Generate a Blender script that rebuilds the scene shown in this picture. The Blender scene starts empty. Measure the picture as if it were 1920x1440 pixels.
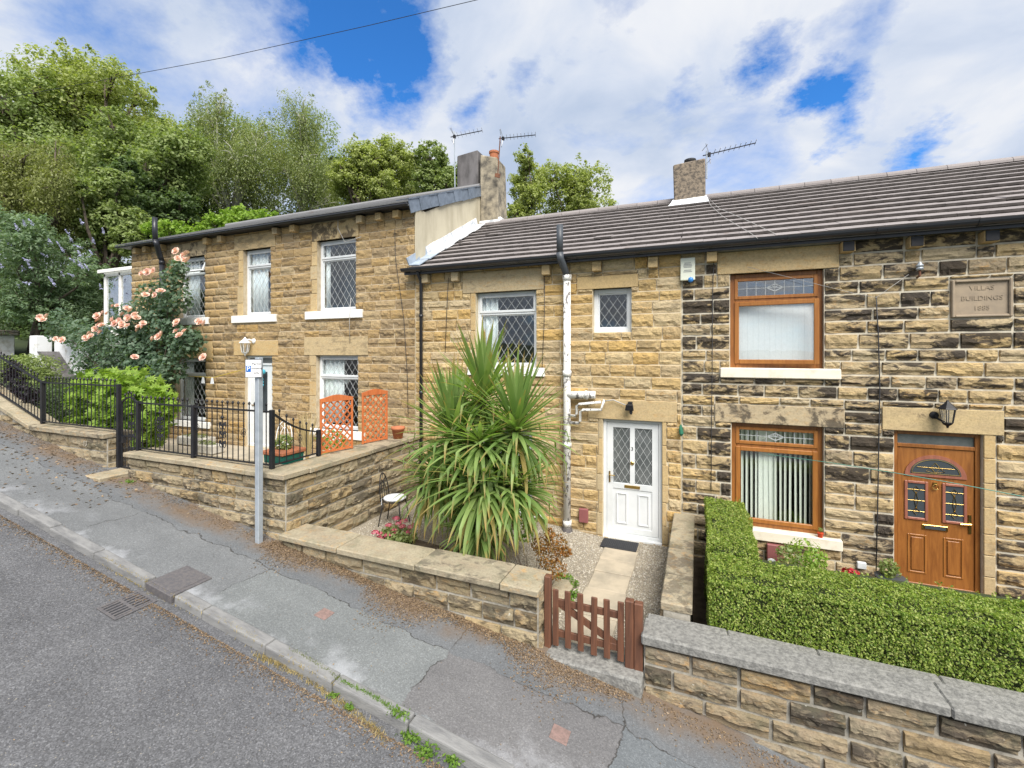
import bpy, bmesh, math, random
import numpy as np
from mathutils import Matrix, Vector, noise as mnoise

# ------------------------------------------------------------------ camera, sky, sun, exposure
sc = bpy.context.scene
col = sc.collection
R = math.radians
rng = np.random.default_rng(7)
random.seed(11)

F_PX, YAW, HOR = 850.0, R(22.4), 662.0          # focal length in photo pixels, yaw left of the facade normal, horizon row
CY, SY = math.cos(YAW), math.sin(YAW)

cam_d = bpy.data.cameras.new('camera')
cam_d.sensor_width = 36.0
cam_d.lens = 36.0 * F_PX / 1920.0
cam_d.shift_y = -(720 - HOR) / 1920.0
cam_d.clip_start = 0.05
cam_d.clip_end = 2000
cam = bpy.data.objects.new('camera', cam_d)
cam.location = (0, 0, 0)
cam.rotation_euler = (R(90), 0, YAW)
col.objects.link(cam)
sc.camera = cam

SUN_EL, SUN_AZ = 50.0, 141.0                     # degrees; azimuth clockwise from +Y (towards the houses)
sv = Vector((math.sin(R(SUN_AZ)) * math.cos(R(SUN_EL)), math.cos(R(SUN_AZ)) * math.cos(R(SUN_EL)), math.sin(R(SUN_EL))))
sun_d = bpy.data.lights.new('sun', 'SUN')
sun_d.energy = 4.5
sun_d.angle = R(40)
sun_d.color = (1.0, 0.955, 0.89)
sun = bpy.data.objects.new('sun', sun_d)
sun.rotation_euler = sv.to_track_quat('Z', 'Y').to_euler()
col.objects.link(sun)

sc.view_settings.view_transform = 'Standard'
sc.view_settings.look = 'None'
sc.view_settings.gamma = 1.0
sc.view_settings.exposure = 0.60
sc.view_settings.use_curve_mapping = False

def ray(x, y):
    u = (x - 960) / F_PX
    return Vector((u * CY - SY, CY + u * SY, (HOR - y) / F_PX))
def at(x, y, Y):
    r = ray(x, y); return r * (Y / r.y)
def atz(x, y, Z):
    r = ray(x, y); return r * (Z / r.z)
def atd(x, y, t):
    return ray(x, y) * t

class NT:
    """tiny node-tree helper"""
    def __init__(s, tree): s.t = tree; s.n = tree.nodes; s.l = tree.links
    def new(s, typ, ins=None, **kw):
        n = s.n.new(typ)
        for k, v in kw.items(): setattr(n, k, v)
        for k, v in (ins or {}).items(): s.set(n.inputs[k], v)
        return n
    def set(s, sock, v):
        if isinstance(v, bpy.types.NodeSocket): s.l.new(v, sock)
        else: sock.default_value = v
    def math(s, op, a, b=0.0, c=0.0, clamp=False):
        n = s.n.new('ShaderNodeMath'); n.operation = op; n.use_clamp = clamp
        for i, v in enumerate((a, b, c)): s.set(n.inputs[i], v)
        return n.outputs[0]
    def vmath(s, op, a, b=(0, 0, 0), out=0):
        n = s.n.new('ShaderNodeVectorMath'); n.operation = op
        s.set(n.inputs[0], a); s.set(n.inputs[1], b)
        return n.outputs[out]
    def noise(s, vec, scale, detail=4.0, rough=0.55, dist=0.0, out=0):
        n = s.new('ShaderNodeTexNoise', {'Scale': scale, 'Detail': detail, 'Roughness': rough, 'Distortion': dist})
        if vec is not None: s.l.new(vec, n.inputs['Vector'])
        return n.outputs[out]
    def ramp(s, fac, stops, interp='LINEAR'):
        n = s.n.new('ShaderNodeValToRGB'); cr = n.color_ramp; cr.interpolation = interp
        while len(cr.elements) < len(stops): cr.elements.new(0.5)
        for e, (p, c) in zip(cr.elements, stops):
            e.position = p
            e.color = (c, c, c, 1) if isinstance(c, (int, float)) else (*c, 1)
        s.set(n.inputs[0], fac)
        return n.outputs[0]
    def mix(s, fac, a, b, blend='MIX'):
        n = s.n.new('ShaderNodeMix'); n.data_type = 'RGBA'; n.blend_type = blend
        s.set(n.inputs[0], fac)
        for i, v in ((6, a), (7, b)):
            if isinstance(v, tuple) and len(v) == 3: v = (*v, 1)
            s.set(n.inputs[i], v)
        return n.outputs[2]
    def maprange(s, v, a, b, c=0.0, d=1.0):
        n = s.n.new('ShaderNodeMapRange'); n.clamp = True
        s.set(n.inputs[0], v)
        for i, k in enumerate((a, b, c, d)): n.inputs[i + 1].default_value = k
        return n.outputs[0]

# world: Nishita sky with broken cloud over it
world = bpy.data.worlds.new('World'); sc.world = world; world.use_nodes = True
W = NT(world.node_tree); W.n.clear()
sky = W.new('ShaderNodeTexSky', sky_type='NISHITA', sun_disc=False)
sky.sun_elevation = R(SUN_EL); sky.sun_rotation = R(SUN_AZ)
sky.air_density = 1.0; sky.dust_density = 0.2; sky.ozone_density = 3.0
blue = W.vmath('SCALE', sky.outputs[0]); blue.node.inputs['Scale'].default_value = 0.115
blue = W.mix(1.0, blue, (0.30, 0.80, 1.28), 'MULTIPLY')
g = W.new('ShaderNodeTexCoord').outputs['Generated']
sep = W.new('ShaderNodeSeparateXYZ', {0: g})
zz = W.math('ADD', W.math('MAXIMUM', sep.outputs[2], 0.0), 0.32)
comb = W.new('ShaderNodeCombineXYZ', {0: W.math('DIVIDE', sep.outputs[0], zz), 1: W.math('DIVIDE', sep.outputs[1], zz), 2: 0.35})
cv = comb.outputs[0]
wob = W.noise(cv, 2.6, 8, 0.65, out=1)
wv = W.vmath('SCALE', W.vmath('SUBTRACT', wob, (0.5, 0.5, 0.5))); wv.node.inputs['Scale'].default_value = 0.30
gd = W.vmath('ADD', g, wv)
n1 = W.noise(cv, 1.9, 9, 0.6, 0.5)
n2 = W.noise(cv, 5.2, 8, 0.62, 0.3)
dens = W.math('ADD', W.math('MULTIPLY', n1, 0.72), W.math('MULTIPLY', n2, 0.28))
dens = W.math('ADD', dens, 0.09)
for (gx, gy, rad, amt) in ((585, 15, 0.115, 0.44), (730, 78, 0.12, 0.46), (900, 170, 0.06, 0.24), (430, -10, 0.10, 0.18), (150, 10, 0.10, 0.20),
                           (1425, 95, 0.065, 0.32), (1550, 182, 0.066, 0.38), (1735, 292, 0.06, 0.36), (1180, 0, 0.08, 0.20), (1650, 20, 0.10, 0.20),
                           (1000, 150, 0.06, 0.18), (1260, 165, 0.05, 0.16)):
    d = ray(gx, gy).normalized()
    dist = W.vmath('DISTANCE', gd, tuple(d), out=1)
    hole = W.maprange(dist, rad, 0.0, 0.0, amt)
    dens = W.math('SUBTRACT', dens, hole)
cover = W.maprange(dens, 0.33, 0.58)
n3 = W.noise(W.vmath('ADD', cv, (3.1, 1.7, 0.4)), 2.6, 8, 0.55, 0.35)
ccol = W.ramp(n3, [(0.30, (0.50, 0.60, 0.78)), (0.47, (0.68, 0.75, 0.88)), (0.60, (0.84, 0.87, 0.93)), (0.75, (0.93, 0.94, 0.96))])
cc = W.vmath('SCALE', ccol); cc.node.inputs['Scale'].default_value = 0.66
bg = W.new('ShaderNodeBackground', {'Color': W.mix(cover, blue, cc), 'Strength': 1.0})
W.l.new(bg.outputs[0], W.new('ShaderNodeOutputWorld').inputs[0])

# ------------------------------------------------------------------ helpers
def wm(p):
    m = p.matrix_basis.copy()
    return wm(p.parent) @ p.matrix_parent_inverse @ m if p.parent else m
def adopt(o, p):
    if p is not None:
        o.parent = p; o.matrix_parent_inverse = wm(p).inverted()
def tag(o, label=None, cat=None, group=None, kind=None):
    if label: o['label'] = label
    if cat: o['category'] = cat
    if group: o['group'] = group
    if kind: o['kind'] = kind
    return o
def thing(name, loc, label, cat, group=None):
    o = bpy.data.objects.new(name, None); o.location = loc; o.empty_display_size = 0.1
    col.objects.link(o)
    return tag(o, label, cat, group)
def link(name, me, mat=None, parent=None, loc=None, rot=None, scale=None):
    o = bpy.data.objects.new(name, me); col.objects.link(o)
    if loc is not None: o.location = loc
    if rot is not None: o.rotation_euler = rot
    if scale is not None: o.scale = scale
    if mat is not None and not me.materials: me.materials.append(mat)
    adopt(o, parent)
    return o

class MB:
    def __init__(s): s.v = []; s.f = []
    def add(s, vs, fs):
        b = len(s.v); s.v += [tuple(v) for v in vs]; s.f += [tuple(i + b for i in f) for f in fs]; return s
    def box(s, x0, x1, y0, y1, z0, z1):
        return s.add([(x0,y0,z0),(x1,y0,z0),(x1,y1,z0),(x0,y1,z0),(x0,y0,z1),(x1,y0,z1),(x1,y1,z1),(x0,y1,z1)],
                     [(0,3,2,1),(4,5,6,7),(0,1,5,4),(1,2,6,5),(2,3,7,6),(3,0,4,7)])
    def hexa(s, pts):                                # 4 bottom, 4 top
        return s.add(pts, [(0,3,2,1),(4,5,6,7),(0,1,5,4),(1,2,6,5),(2,3,7,6),(3,0,4,7)])
    def bar(s, a, b, w, d, up=(0, -1, 0)):           # rectangular bar from a to b; d measured along up
        a, b, up = Vector(a), Vector(b), Vector(up)
        t = (b - a).normalized(); n = (up - t * up.dot(t)).normalized(); c = t.cross(n)
        p = []
        for q in (a, b): p += [q - c*w/2 - n*d/2, q + c*w/2 - n*d/2, q + c*w/2 + n*d/2, q - c*w/2 + n*d/2]
        return s.hexa(p)
    def tube(s, pts, rad, n=8, caps=True):
        pts = [Vector(p) for p in pts]
        if not hasattr(rad, '__len__'): rad = [rad] * len(pts)
        vs, fs = [], []
        ref = Vector((0.31, 0.17, 0.93))
        for i, p in enumerate(pts):
            t = (pts[min(i+1, len(pts)-1)] - pts[max(i-1, 0)]).normalized()
            a = t.cross(ref)
            if a.length < 1e-3: a = t.cross(Vector((1, 0, 0)))
            a.normalize(); b = t.cross(a)
            for k in range(n):
                an = 2*math.pi*k/n
                vs.append(p + (a*math.cos(an) + b*math.sin(an)) * rad[i])
        for i in range(len(pts)-1):
            for k in range(n):
                k2 = (k+1) % n
                fs.append((i*n+k, i*n+k2, (i+1)*n+k2, (i+1)*n+k))
        if caps:
            fs.append(tuple(range(n-1, -1, -1))); fs.append(tuple((len(pts)-1)*n + k for k in range(n)))
        return s.add(vs, fs)
    def lathe(s, prof, c=(0, 0, 0), n=16, sx=1, sy=1):
        vs, fs = [], []
        for r, z in prof:
            for k in range(n):
                a = 2*math.pi*k/n
                vs.append((c[0] + r*math.cos(a)*sx, c[1] + r*math.sin(a)*sy, c[2] + z))
        m = len(prof)
        for i in range(m-1):
            for k in range(n):
                k2 = (k+1) % n
                fs.append((i*n+k, i*n+k2, (i+1)*n+k2, (i+1)*n+k))
        fs.append(tuple(range(n-1, -1, -1))); fs.append(tuple((m-1)*n+k for k in range(n)))
        return s.add(vs, fs)
    def prism(s, poly, y0, y1):                      # polygon in XZ, extruded along Y
        n = len(poly)
        vs = [(x, y0, z) for x, z in poly] + [(x, y1, z) for x, z in poly]
        fs = [tuple(range(n)), tuple(range(2*n-1, n-1, -1))] + [((i+1) % n, i, n+i, n+(i+1) % n) for i in range(n)]
        return s.add(vs, fs)
    def prismx(s, poly, x0, x1):                     # polygon in YZ, extruded along X
        n = len(poly)
        vs = [(x0, y, z) for y, z in poly] + [(x1, y, z) for y, z in poly]
        fs = [tuple(range(n-1, -1, -1)), tuple(range(n, 2*n))] + [(i, (i+1) % n, n+(i+1) % n, n+i) for i in range(n)]
        return s.add(vs, fs)
    def mesh(s, name, mat=None, smooth=False, bevel=0.0, segs=1, jit=0.0):
        me = bpy.data.meshes.new(name); me.from_pydata(s.v, [], s.f)
        bm = bmesh.new(); bm.from_mesh(me)
        bmesh.ops.recalc_face_normals(bm, faces=bm.faces)
        if bevel: bmesh.ops.bevel(bm, geom=list(bm.edges), offset=bevel, segments=segs, affect='EDGES', profile=0.6, clamp_overlap=True)
        if jit:
            for v in bm.verts:
                q = v.co * 6.0; v.co += mnoise.noise_vector(q) * jit
        bm.to_mesh(me); bm.free()
        if smooth:
            me.polygons.foreach_set('use_smooth', [True] * len(me.polygons))
        if mat is not None: me.materials.append(mat)
        return me
    def build(s, name, mat, parent=None, **kw):
        return link(name, s.mesh(name, mat, **kw), None, parent)

def np_mesh(name, V, quads, mat, smooth=False):
    """mesh from numpy vertex array (n,3) and quad index array (m,4) or triangles (m,3)"""
    me = bpy.data.meshes.new(name)
    k = quads.shape[1]
    me.vertices.add(len(V)); me.vertices.foreach_set('co', V.astype(np.float32).ravel())
    me.loops.add(quads.size); me.loops.foreach_set('vertex_index', quads.astype(np.int32).ravel())
    me.polygons.add(len(quads)); me.polygons.foreach_set('loop_start', (np.arange(len(quads)) * k).astype(np.int32))
    me.update(calc_edges=True)
    if smooth: me.polygons.foreach_set('use_smooth', np.ones(len(quads), bool))
    me.materials.append(mat)
    return me

def unit(a): return a / np.maximum(np.linalg.norm(a, axis=1, keepdims=True), 1e-9)
def leaf_mesh(name, P, Nrm, length, width, mat, D=None, fold=0.18):
    n = len(P)
    if np.isscalar(length): length = np.full(n, length)
    length = (length * rng.uniform(0.65, 1.25, n))[:, None]
    Nrm = unit(Nrm)
    if D is None: D = rng.normal(size=(n, 3))
    D = unit(D - Nrm * np.sum(D * Nrm, 1, keepdims=True))
    Wd = np.cross(Nrm, D) * length * width * 0.5
    up = Nrm * length * width * fold
    V = np.stack([P - D*length*0.5, P + Wd + up - D*length*0.06, P + D*length*0.5, P - Wd + up - D*length*0.06], 1).reshape(-1, 3)
    return np_mesh(name, V, np.arange(n*4).reshape(-1, 4), mat)

def mesh_text(body, size, mat, name, parent, loc, rot=(R(90), 0, 0), depth=0.002, align='CENTER', sx=1.0):
    cu = bpy.data.curves.new('lettering', 'FONT'); cu.body = body; cu.size = size; cu.align_x = align; cu.align_y = 'CENTER'
    cu.extrude = depth; cu.resolution_u = 3
    tmp = bpy.data.objects.new('lettering_tmp', cu); col.objects.link(tmp)
    dg = bpy.context.evaluated_depsgraph_get()
    me = bpy.data.meshes.new_from_object(tmp.evaluated_get(dg))
    bpy.data.objects.remove(tmp); bpy.data.curves.remove(cu)
    me.materials.clear(); me.materials.append(mat); me.name = name
    return link(name, me, None, parent, loc, rot, (sx, 1, 1))

# ------------------------------------------------------------------ materials (all procedural)
def base_mat(name):
    m = bpy.data.materials.new(name); m.use_nodes = True
    t = NT(m.node_tree); b = t.n.get('Principled BSDF')
    pos = t.new('ShaderNodeNewGeometry').outputs['Position']
    return m, t, b, pos
def plain(name, c, rough=0.6, metal=0.0, c2=None, scale=8.0, lo=0.4, hi=0.65, bump=0.0, bscale=60.0, spec=0.4, stretch=None):
    m, t, b, pos = base_mat(name)
    b.inputs['Roughness'].default_value = rough; b.inputs['Metallic'].default_value = metal
    b.inputs['Specular IOR Level'].default_value = spec
    vec = t.vmath('MULTIPLY', pos, stretch) if stretch else pos
    if c2:
        f = t.maprange(t.noise(vec, scale, 6, 0.62), lo, hi)
        t.set(b.inputs['Base Color'], t.mix(f, c, c2))
    else:
        f = t.noise(vec, scale * 3, 4, 0.6)
        t.set(b.inputs['Base Color'], t.mix(f, tuple(k*0.9 for k in c), tuple(min(1, k*1.08) for k in c)))
    if bump:
        bn = t.new('ShaderNodeBump', {'Strength': bump, 'Distance': 0.01, 'Height': t.noise(vec, bscale, 6, 0.6)})
        t.l.new(bn.outputs[0], b.inputs['Normal'])
    return m
def stone_mat(name, cols, soot=0.2, grey=0.3, dark=(0.035, 0.03, 0.028), moss=0.0, bump=0.55, sootz=2.4):
    m, t, b, pos = base_mat(name)
    oi = t.new('ShaderNodeObjectInfo').outputs['Random']
    isl = t.new('ShaderNodeNewGeometry').outputs['Random Per Island']
    rnd = t.math('FRACT', t.math('ADD', oi, t.math('MULTIPLY', isl, 7.31)))
    rnd2 = t.math('FRACT', t.math('MULTIPLY', rnd, 17.77))
    rnd3 = t.math('FRACT', t.math('MULTIPLY', rnd, 53.13))
    n = len(cols)
    c = t.ramp(rnd, [((i + 0.5) / n, k) for i, k in enumerate(cols)])
    off = t.vmath('ADD', pos, t.new('ShaderNodeCombineXYZ', {0: t.math('MULTIPLY', rnd, 9.0), 1: 0.0, 2: t.math('MULTIPLY', rnd2, 9.0)}).outputs[0])
    bed = t.vmath('MULTIPLY', off, (1.0, 1.0, 2.2))
    f1 = t.maprange(t.noise(bed, 5.0, 7, 0.62, 0.6), 0.42, 0.70)
    c = t.mix(t.math('MULTIPLY', f1, grey), c, (0.25, 0.19, 0.135))
    f2 = t.maprange(t.noise(bed, 9.0, 5, 0.6, 0.8), 0.52, 0.72)
    c = t.mix(t.math('MULTIPLY', f2, t.math('MULTIPLY', rnd3, 0.75)), c, (0.46, 0.26, 0.085))
    f3 = t.noise(off, 42.0, 4, 0.7)
    c = t.mix(0.85, c, t.ramp(f3, [(0.25, 0.62), (0.5, 0.98), (0.8, 1.22)]), 'MULTIPLY')
    sn = t.math('ADD', t.noise(t.vmath('MULTIPLY', off, (1, 1, sootz)), 4.2, 7, 0.66, 0.5), t.math('MULTIPLY', t.math('SUBTRACT', rnd2, 0.5), 0.24))
    sn = t.math('ADD', sn, t.math('MULTIPLY', t.math('SUBTRACT', t.noise(pos, 0.8, 5, 0.6), 0.5), 0.45))
    sm = t.math('MULTIPLY', t.maprange(sn, 0.60 - 0.115*soot, 0.70 - 0.135*soot), min(1.0, 0.35 + soot*0.68))
    c = t.mix(sm, c, dark)
    if moss:
        mn = t.maprange(t.noise(pos, 3.3, 8, 0.68), 0.5, 0.72)
        c = t.mix(t.math('MULTIPLY', mn, moss), c, (0.11, 0.115, 0.07))
        ln = t.maprange(t.noise(pos, 26, 3, 0.5), 0.70, 0.74)
        c = t.mix(t.math('MULTIPLY', ln, 0.5), c, (0.52, 0.52, 0.46))
    t.set(b.inputs['Base Color'], c)
    b.inputs['Roughness'].default_value = 0.92; b.inputs['Specular IOR Level'].default_value = 0.2
    h = t.math('ADD', t.noise(bed, 14, 7, 0.65, 0.5), t.math('MULTIPLY', f3, 0.35))
    bn = t.new('ShaderNodeBump', {'Strength': bump, 'Distance': 0.032, 'Height': h})
    t.l.new(bn.outputs[0], b.inputs['Normal'])
    return m
def leaf_mat(name, cols, trans=0.35, rough=0.5, by_object=False, spec=0.35, tip=None):
    m, t, b, pos = base_mat(name)
    rnd = t.new('ShaderNodeNewGeometry').outputs['Random Per Island']
    if by_object:
        rnd = t.math('FRACT', t.math('ADD', t.new('ShaderNodeObjectInfo').outputs['Random'], t.math('MULTIPLY', rnd, 3.7)))
    big = t.noise(pos, 0.9, 3, 0.6)
    f = t.math('ADD', t.math('MULTIPLY', rnd, 0.62), t.math('MULTIPLY', t.maprange(big, 0.3, 0.7), 0.38))
    n = len(cols)
    c = t.ramp(f, [(i / max(1, n-1), k) for i, k in enumerate(cols)])
    if tip:                                          # withered ends, pale midrib side to side
        at_ = t.new('ShaderNodeAttribute', attribute_name='along').outputs['Fac']
        c = t.mix(t.maprange(t.math('ADD', at_, t.math('MULTIPLY', rnd, 0.16)), 0.86, 1.06), c, tip)
        c = t.mix(t.math('MULTIPLY', t.maprange(at_, 0.22, 0.0), 0.6), c, (0.42, 0.43, 0.20))
    t.set(b.inputs['Base Color'], c)
    b.inputs['Roughness'].default_value = rough; b.inputs['Specular IOR Level'].default_value = spec
    tr = t.new('ShaderNodeBsdfTranslucent', {'Color': t.mix(1.0, c, (1.25, 1.35, 0.6), 'MULTIPLY')})
    mx = t.new('ShaderNodeMixShader', {0: trans})
    t.l.new(b.outputs[0], mx.inputs[1]); t.l.new(tr.outputs[0], mx.inputs[2])
    t.l.new(mx.outputs[0], t.n['Material Output'].inputs[0])
    return m
def glass_mat(name, tint=(0.95, 0.97, 0.97), refl=1.0):
    m, t, b, pos = base_mat(name)
    t.n.remove(b)
    bk = t.new('ShaderNodeNewGeometry').outputs['Backfacing']   # thin pane: both faces behave as air to glass
    fr = t.new('ShaderNodeFresnel', {'IOR': t.maprange(bk, 0.0, 1.0, 1.5, 1/1.5)})
    wav = t.new('ShaderNodeBump', {'Strength': 0.03, 'Distance': 0.02, 'Height': t.noise(pos, 3.0, 2, 0.5)})
    gl = t.new('ShaderNodeBsdfGlossy', {'Roughness': 0.015, 'Color': (1, 1, 1, 1)}); t.l.new(wav.outputs[0], gl.inputs['Normal'])
    tr = t.new('ShaderNodeBsdfTransparent', {'Color': (*tint, 1)})
    mx = t.new('ShaderNodeMixShader', {0: t.math('MULTIPLY', fr.outputs[0], 1.45 * refl, clamp=True)})
    t.l.new(tr.outputs[0], mx.inputs[1]); t.l.new(gl.outputs[0], mx.inputs[2])
    t.l.new(mx.outputs[0], t.n['Material Output'].inputs[0])
    return m

M = {}
SAND = [(0.54,0.385,0.175), (0.46,0.325,0.155), (0.58,0.44,0.235), (0.48,0.385,0.235), (0.56,0.37,0.135), (0.42,0.32,0.185), (0.55,0.44,0.27)]
DULL = [(0.47,0.355,0.19), (0.39,0.30,0.165), (0.52,0.405,0.235), (0.42,0.345,0.22), (0.52,0.375,0.175), (0.35,0.28,0.18)]
M['stone_left'] = stone_mat('sandstone_blocks_brown', [(0.43,0.305,0.15), (0.36,0.255,0.125), (0.47,0.35,0.19), (0.39,0.305,0.18), (0.45,0.30,0.12), (0.33,0.245,0.14)], 0.2, 0.45)
M['stone_mid'] = stone_mat('sandstone_blocks_golden', SAND, 0.04, 0.28)
M['stone_right'] = stone_mat('sandstone_blocks_sooted', DULL, 0.82, 0.5)
M['stone_garden'] = stone_mat('sandstone_blocks_weathered', [(0.36,0.295,0.185), (0.28,0.235,0.155), (0.39,0.33,0.22), (0.32,0.275,0.19), (0.36,0.275,0.15)], 0.46, 0.5, moss=0.5)
M['stone_street'] = stone_mat('sandstone_blocks_dark', [(0.285,0.23,0.15), (0.215,0.18,0.125), (0.315,0.26,0.18), (0.25,0.212,0.155), (0.30,0.225,0.125)], 0.62, 0.6, moss=0.5)
M['ashlar'] = stone_mat('dressed_sandstone', [(0.53,0.40,0.215), (0.50,0.365,0.18), (0.47,0.38,0.235)], 0.0, 0.22, bump=0.12)
M['ashlar_sooty'] = stone_mat('dressed_sandstone_sooty', [(0.50,0.385,0.21), (0.45,0.365,0.235)], 0.62, 0.35, bump=0.12, sootz=1.0)
M['coping'] = stone_mat('coping_sandstone', [(0.35,0.305,0.215), (0.32,0.28,0.20), (0.37,0.32,0.225)], 0.26, 0.45, moss=0.6, bump=0.35)
M['coping_grey'] = stone_mat('coping_concrete', [(0.31,0.30,0.275), (0.29,0.285,0.265), (0.32,0.31,0.285)], 0.42, 0.2, moss=0.5, bump=0.9)
M['concrete_cap'] = plain('lichened_concrete', (0.26,0.255,0.235), 0.95, c2=(0.13,0.128,0.12), scale=26, lo=0.38, hi=0.66, bump=1.0, bscale=45)
M['name_stone'] = plain('weathered_name_stone', (0.36,0.285,0.20), 0.9, c2=(0.28,0.225,0.165), scale=5, bump=0.15)
M['mortar_left'] = plain('lime_mortar_warm', (0.52,0.44,0.31), 0.95, c2=(0.40,0.32,0.21), bump=0.3)
M['mortar_mid'] = plain('lime_mortar_pale', (0.62,0.54,0.39), 0.95, c2=(0.50,0.42,0.28), bump=0.3)
M['mortar_right'] = plain('cement_pointing_cream', (0.60,0.55,0.44), 0.95, c2=(0.46,0.41,0.32), bump=0.3)
M['mortar_garden'] = plain('cement_mortar_grey', (0.40,0.37,0.31), 0.95, c2=(0.22,0.205,0.17), bump=0.4)
M['render'] = plain('cream_render', (0.50,0.455,0.34), 0.9, c2=(0.34,0.30,0.215), scale=2.2, lo=0.42, hi=0.75, bump=0.15, stretch=(1, 1.2, 0.35))
M['render_dark'] = plain('stained_chimney_render', (0.36,0.31,0.225), 0.95, c2=(0.10,0.09,0.075), scale=4.5, lo=0.40, hi=0.66, bump=0.9, bscale=28)
M['cement_dark'] = plain('dark_cement_face', (0.16,0.15,0.15), 0.95, c2=(0.075,0.07,0.07), scale=3.5, bump=0.3, stretch=(1, 1, 0.4))
M['roughcast'] = plain('brown_roughcast', (0.26,0.21,0.155), 0.95, c2=(0.10,0.085,0.07), scale=14, lo=0.42, hi=0.6, bump=1.0, bscale=40)
M['white_paint'] = plain('white_upvc', (0.70,0.715,0.72), 0.4, c2=(0.60,0.625,0.63), scale=2.0)
M['sill_white'] = plain('white_painted_sill', (0.80,0.79,0.76), 0.6, c2=(0.58,0.56,0.50), scale=6, lo=0.52, hi=0.8, bump=0.1)
M['sill_cream'] = plain('cream_painted_sill', (0.76,0.70,0.58), 0.65, c2=(0.56,0.47,0.34), scale=5, lo=0.5, hi=0.78, bump=0.15)
M['white_wall'] = plain('white_painted_wall', (0.72,0.73,0.74), 0.85, c2=(0.40,0.37,0.31), scale=2.6, lo=0.54, hi=0.70, bump=0.25)
M['lead'] = plain('lead_came', (0.42,0.44,0.44), 0.55)
M['black_metal'] = plain('black_painted_iron', (0.012,0.013,0.017), 0.5, c2=(0.022,0.021,0.022), spec=0.3)
M['black_plastic'] = plain('black_gutter_plastic', (0.022,0.024,0.030), 0.35, spec=0.5)
M['grey_plastic'] = plain('dark_grey_plastic', (0.060,0.068,0.078), 0.45)
M['peeling'] = plain('peeling_white_paint', (0.72,0.71,0.67), 0.7, c2=(0.16,0.15,0.145), scale=16, lo=0.53, hi=0.60, bump=0.4, stretch=(1, 1, 0.6))
M['brass'] = plain('brass', (0.62,0.43,0.14), 0.28, 1.0)
M['rust'] = plain('rusty_iron', (0.20,0.085,0.045), 0.9, c2=(0.09,0.05,0.035), scale=20, bump=0.4)
M['galv'] = plain('galvanised_grey', (0.42,0.46,0.50), 0.45, 0.3, c2=(0.34,0.38,0.42))
M['aluminium'] = plain('dull_aluminium', (0.34,0.34,0.35), 0.5, 0.6)
M['oak'] = None
def wood_mat(name, a, b2, rough, vec=(1.0, 1.0, 0.10), scale=18):
    m, t, b, pos = base_mat(name)
    v = t.vmath('MULTIPLY', pos, vec)
    w = t.noise(v, scale, 5, 0.6, 1.4)
    c = t.mix(t.maprange(w, 0.36, 0.66), a, b2)
    t.set(b.inputs['Base Color'], c)
    b.inputs['Roughness'].default_value = rough
    bn = t.new('ShaderNodeBump', {'Strength': 0.12, 'Distance': 0.005, 'Height': w}); t.l.new(bn.outputs[0], b.inputs['Normal'])
    return m
M['oak'] = wood_mat('golden_oak_woodgrain', (0.315,0.122,0.026), (0.205,0.072,0.015), 0.42)
M['oak_light'] = wood_mat('golden_oak_frame', (0.36,0.148,0.033), (0.28,0.102,0.021), 0.40)
M['rosewood'] = wood_mat('reddish_glazing_bead', (0.32,0.12,0.075), (0.24,0.085,0.055), 0.4)
M['gate_wood'] = wood_mat('brown_stained_timber', (0.155,0.064,0.033), (0.085,0.036,0.02), 0.65)
M['trellis'] = wood_mat('orange_stained_timber', (0.56,0.165,0.045), (0.40,0.105,0.03), 0.75)
M['pale_wood'] = wood_mat('pale_timber', (0.50,0.33,0.15), (0.36,0.22,0.09), 0.75)
M['glass'] = glass_mat('window_glass')
M['glass_bright'] = glass_mat('window_glass_bright', refl=2.6)
M['glass_dark'] = plain('obscure_door_glass', (0.085,0.095,0.095), 0.16, c2=(0.15,0.16,0.16), scale=4, spec=0.9, bump=0.15, bscale=30)
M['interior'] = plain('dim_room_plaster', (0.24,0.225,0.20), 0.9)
M['curtain'] = plain('pale_net_curtain', (0.84,0.87,0.86), 0.9)
M['blind'] = plain('grey_green_blind_fabric', (0.84,0.86,0.76), 0.85)
M['blind_white'] = plain('white_blind_fabric', (0.78,0.80,0.81), 0.8)
M['dark_door'] = plain('dark_slate_board', (0.045,0.055,0.062), 0.5)
def tile_mat(name, a, b2, lich):
    m, t, b, pos = base_mat(name)
    oi = t.new('ShaderNodeObjectInfo').outputs['Random']
    c = t.mix(oi, a, b2)
    c = t.mix(0.7, c, t.ramp(t.noise(pos, 60, 4, 0.7), [(0.25, 0.75), (0.75, 1.2)]), 'MULTIPLY')
    f = t.maprange(t.noise(pos, 2.2, 8, 0.72), 0.52, 0.74)
    c = t.mix(t.math('MULTIPLY', f, 0.42), c, (0.13, 0.115, 0.105))
    l = t.maprange(t.noise(pos, 9.0, 6, 0.75), 0.66, 0.72)
    c = t.mix(t.math('MULTIPLY', l, lich), c, (0.42, 0.42, 0.39))
    rm = t.math('MULTIPLY', t.maprange(t.noise(pos, 1.1, 4, 0.6), 0.60, 0.72), t.maprange(t.noise(pos, 14, 5, 0.7), 0.5, 0.6))
    c = t.mix(t.math('MULTIPLY', rm, 0.75), c, (0.15, 0.085, 0.055))
    t.set(b.inputs['Base Color'], c); b.inputs['Roughness'].default_value = 0.9; b.inputs['Specular IOR Level'].default_value = 0.2
    bn = t.new('ShaderNodeBump', {'Strength': 0.35, 'Distance': 0.01, 'Height': t.noise(pos, 70, 5, 0.7)}); t.l.new(bn.outputs[0], b.inputs['Normal'])
    return m
M['tile'] = tile_mat('concrete_roof_tile', (0.285,0.258,0.25), (0.245,0.222,0.215), 0.45)
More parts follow.
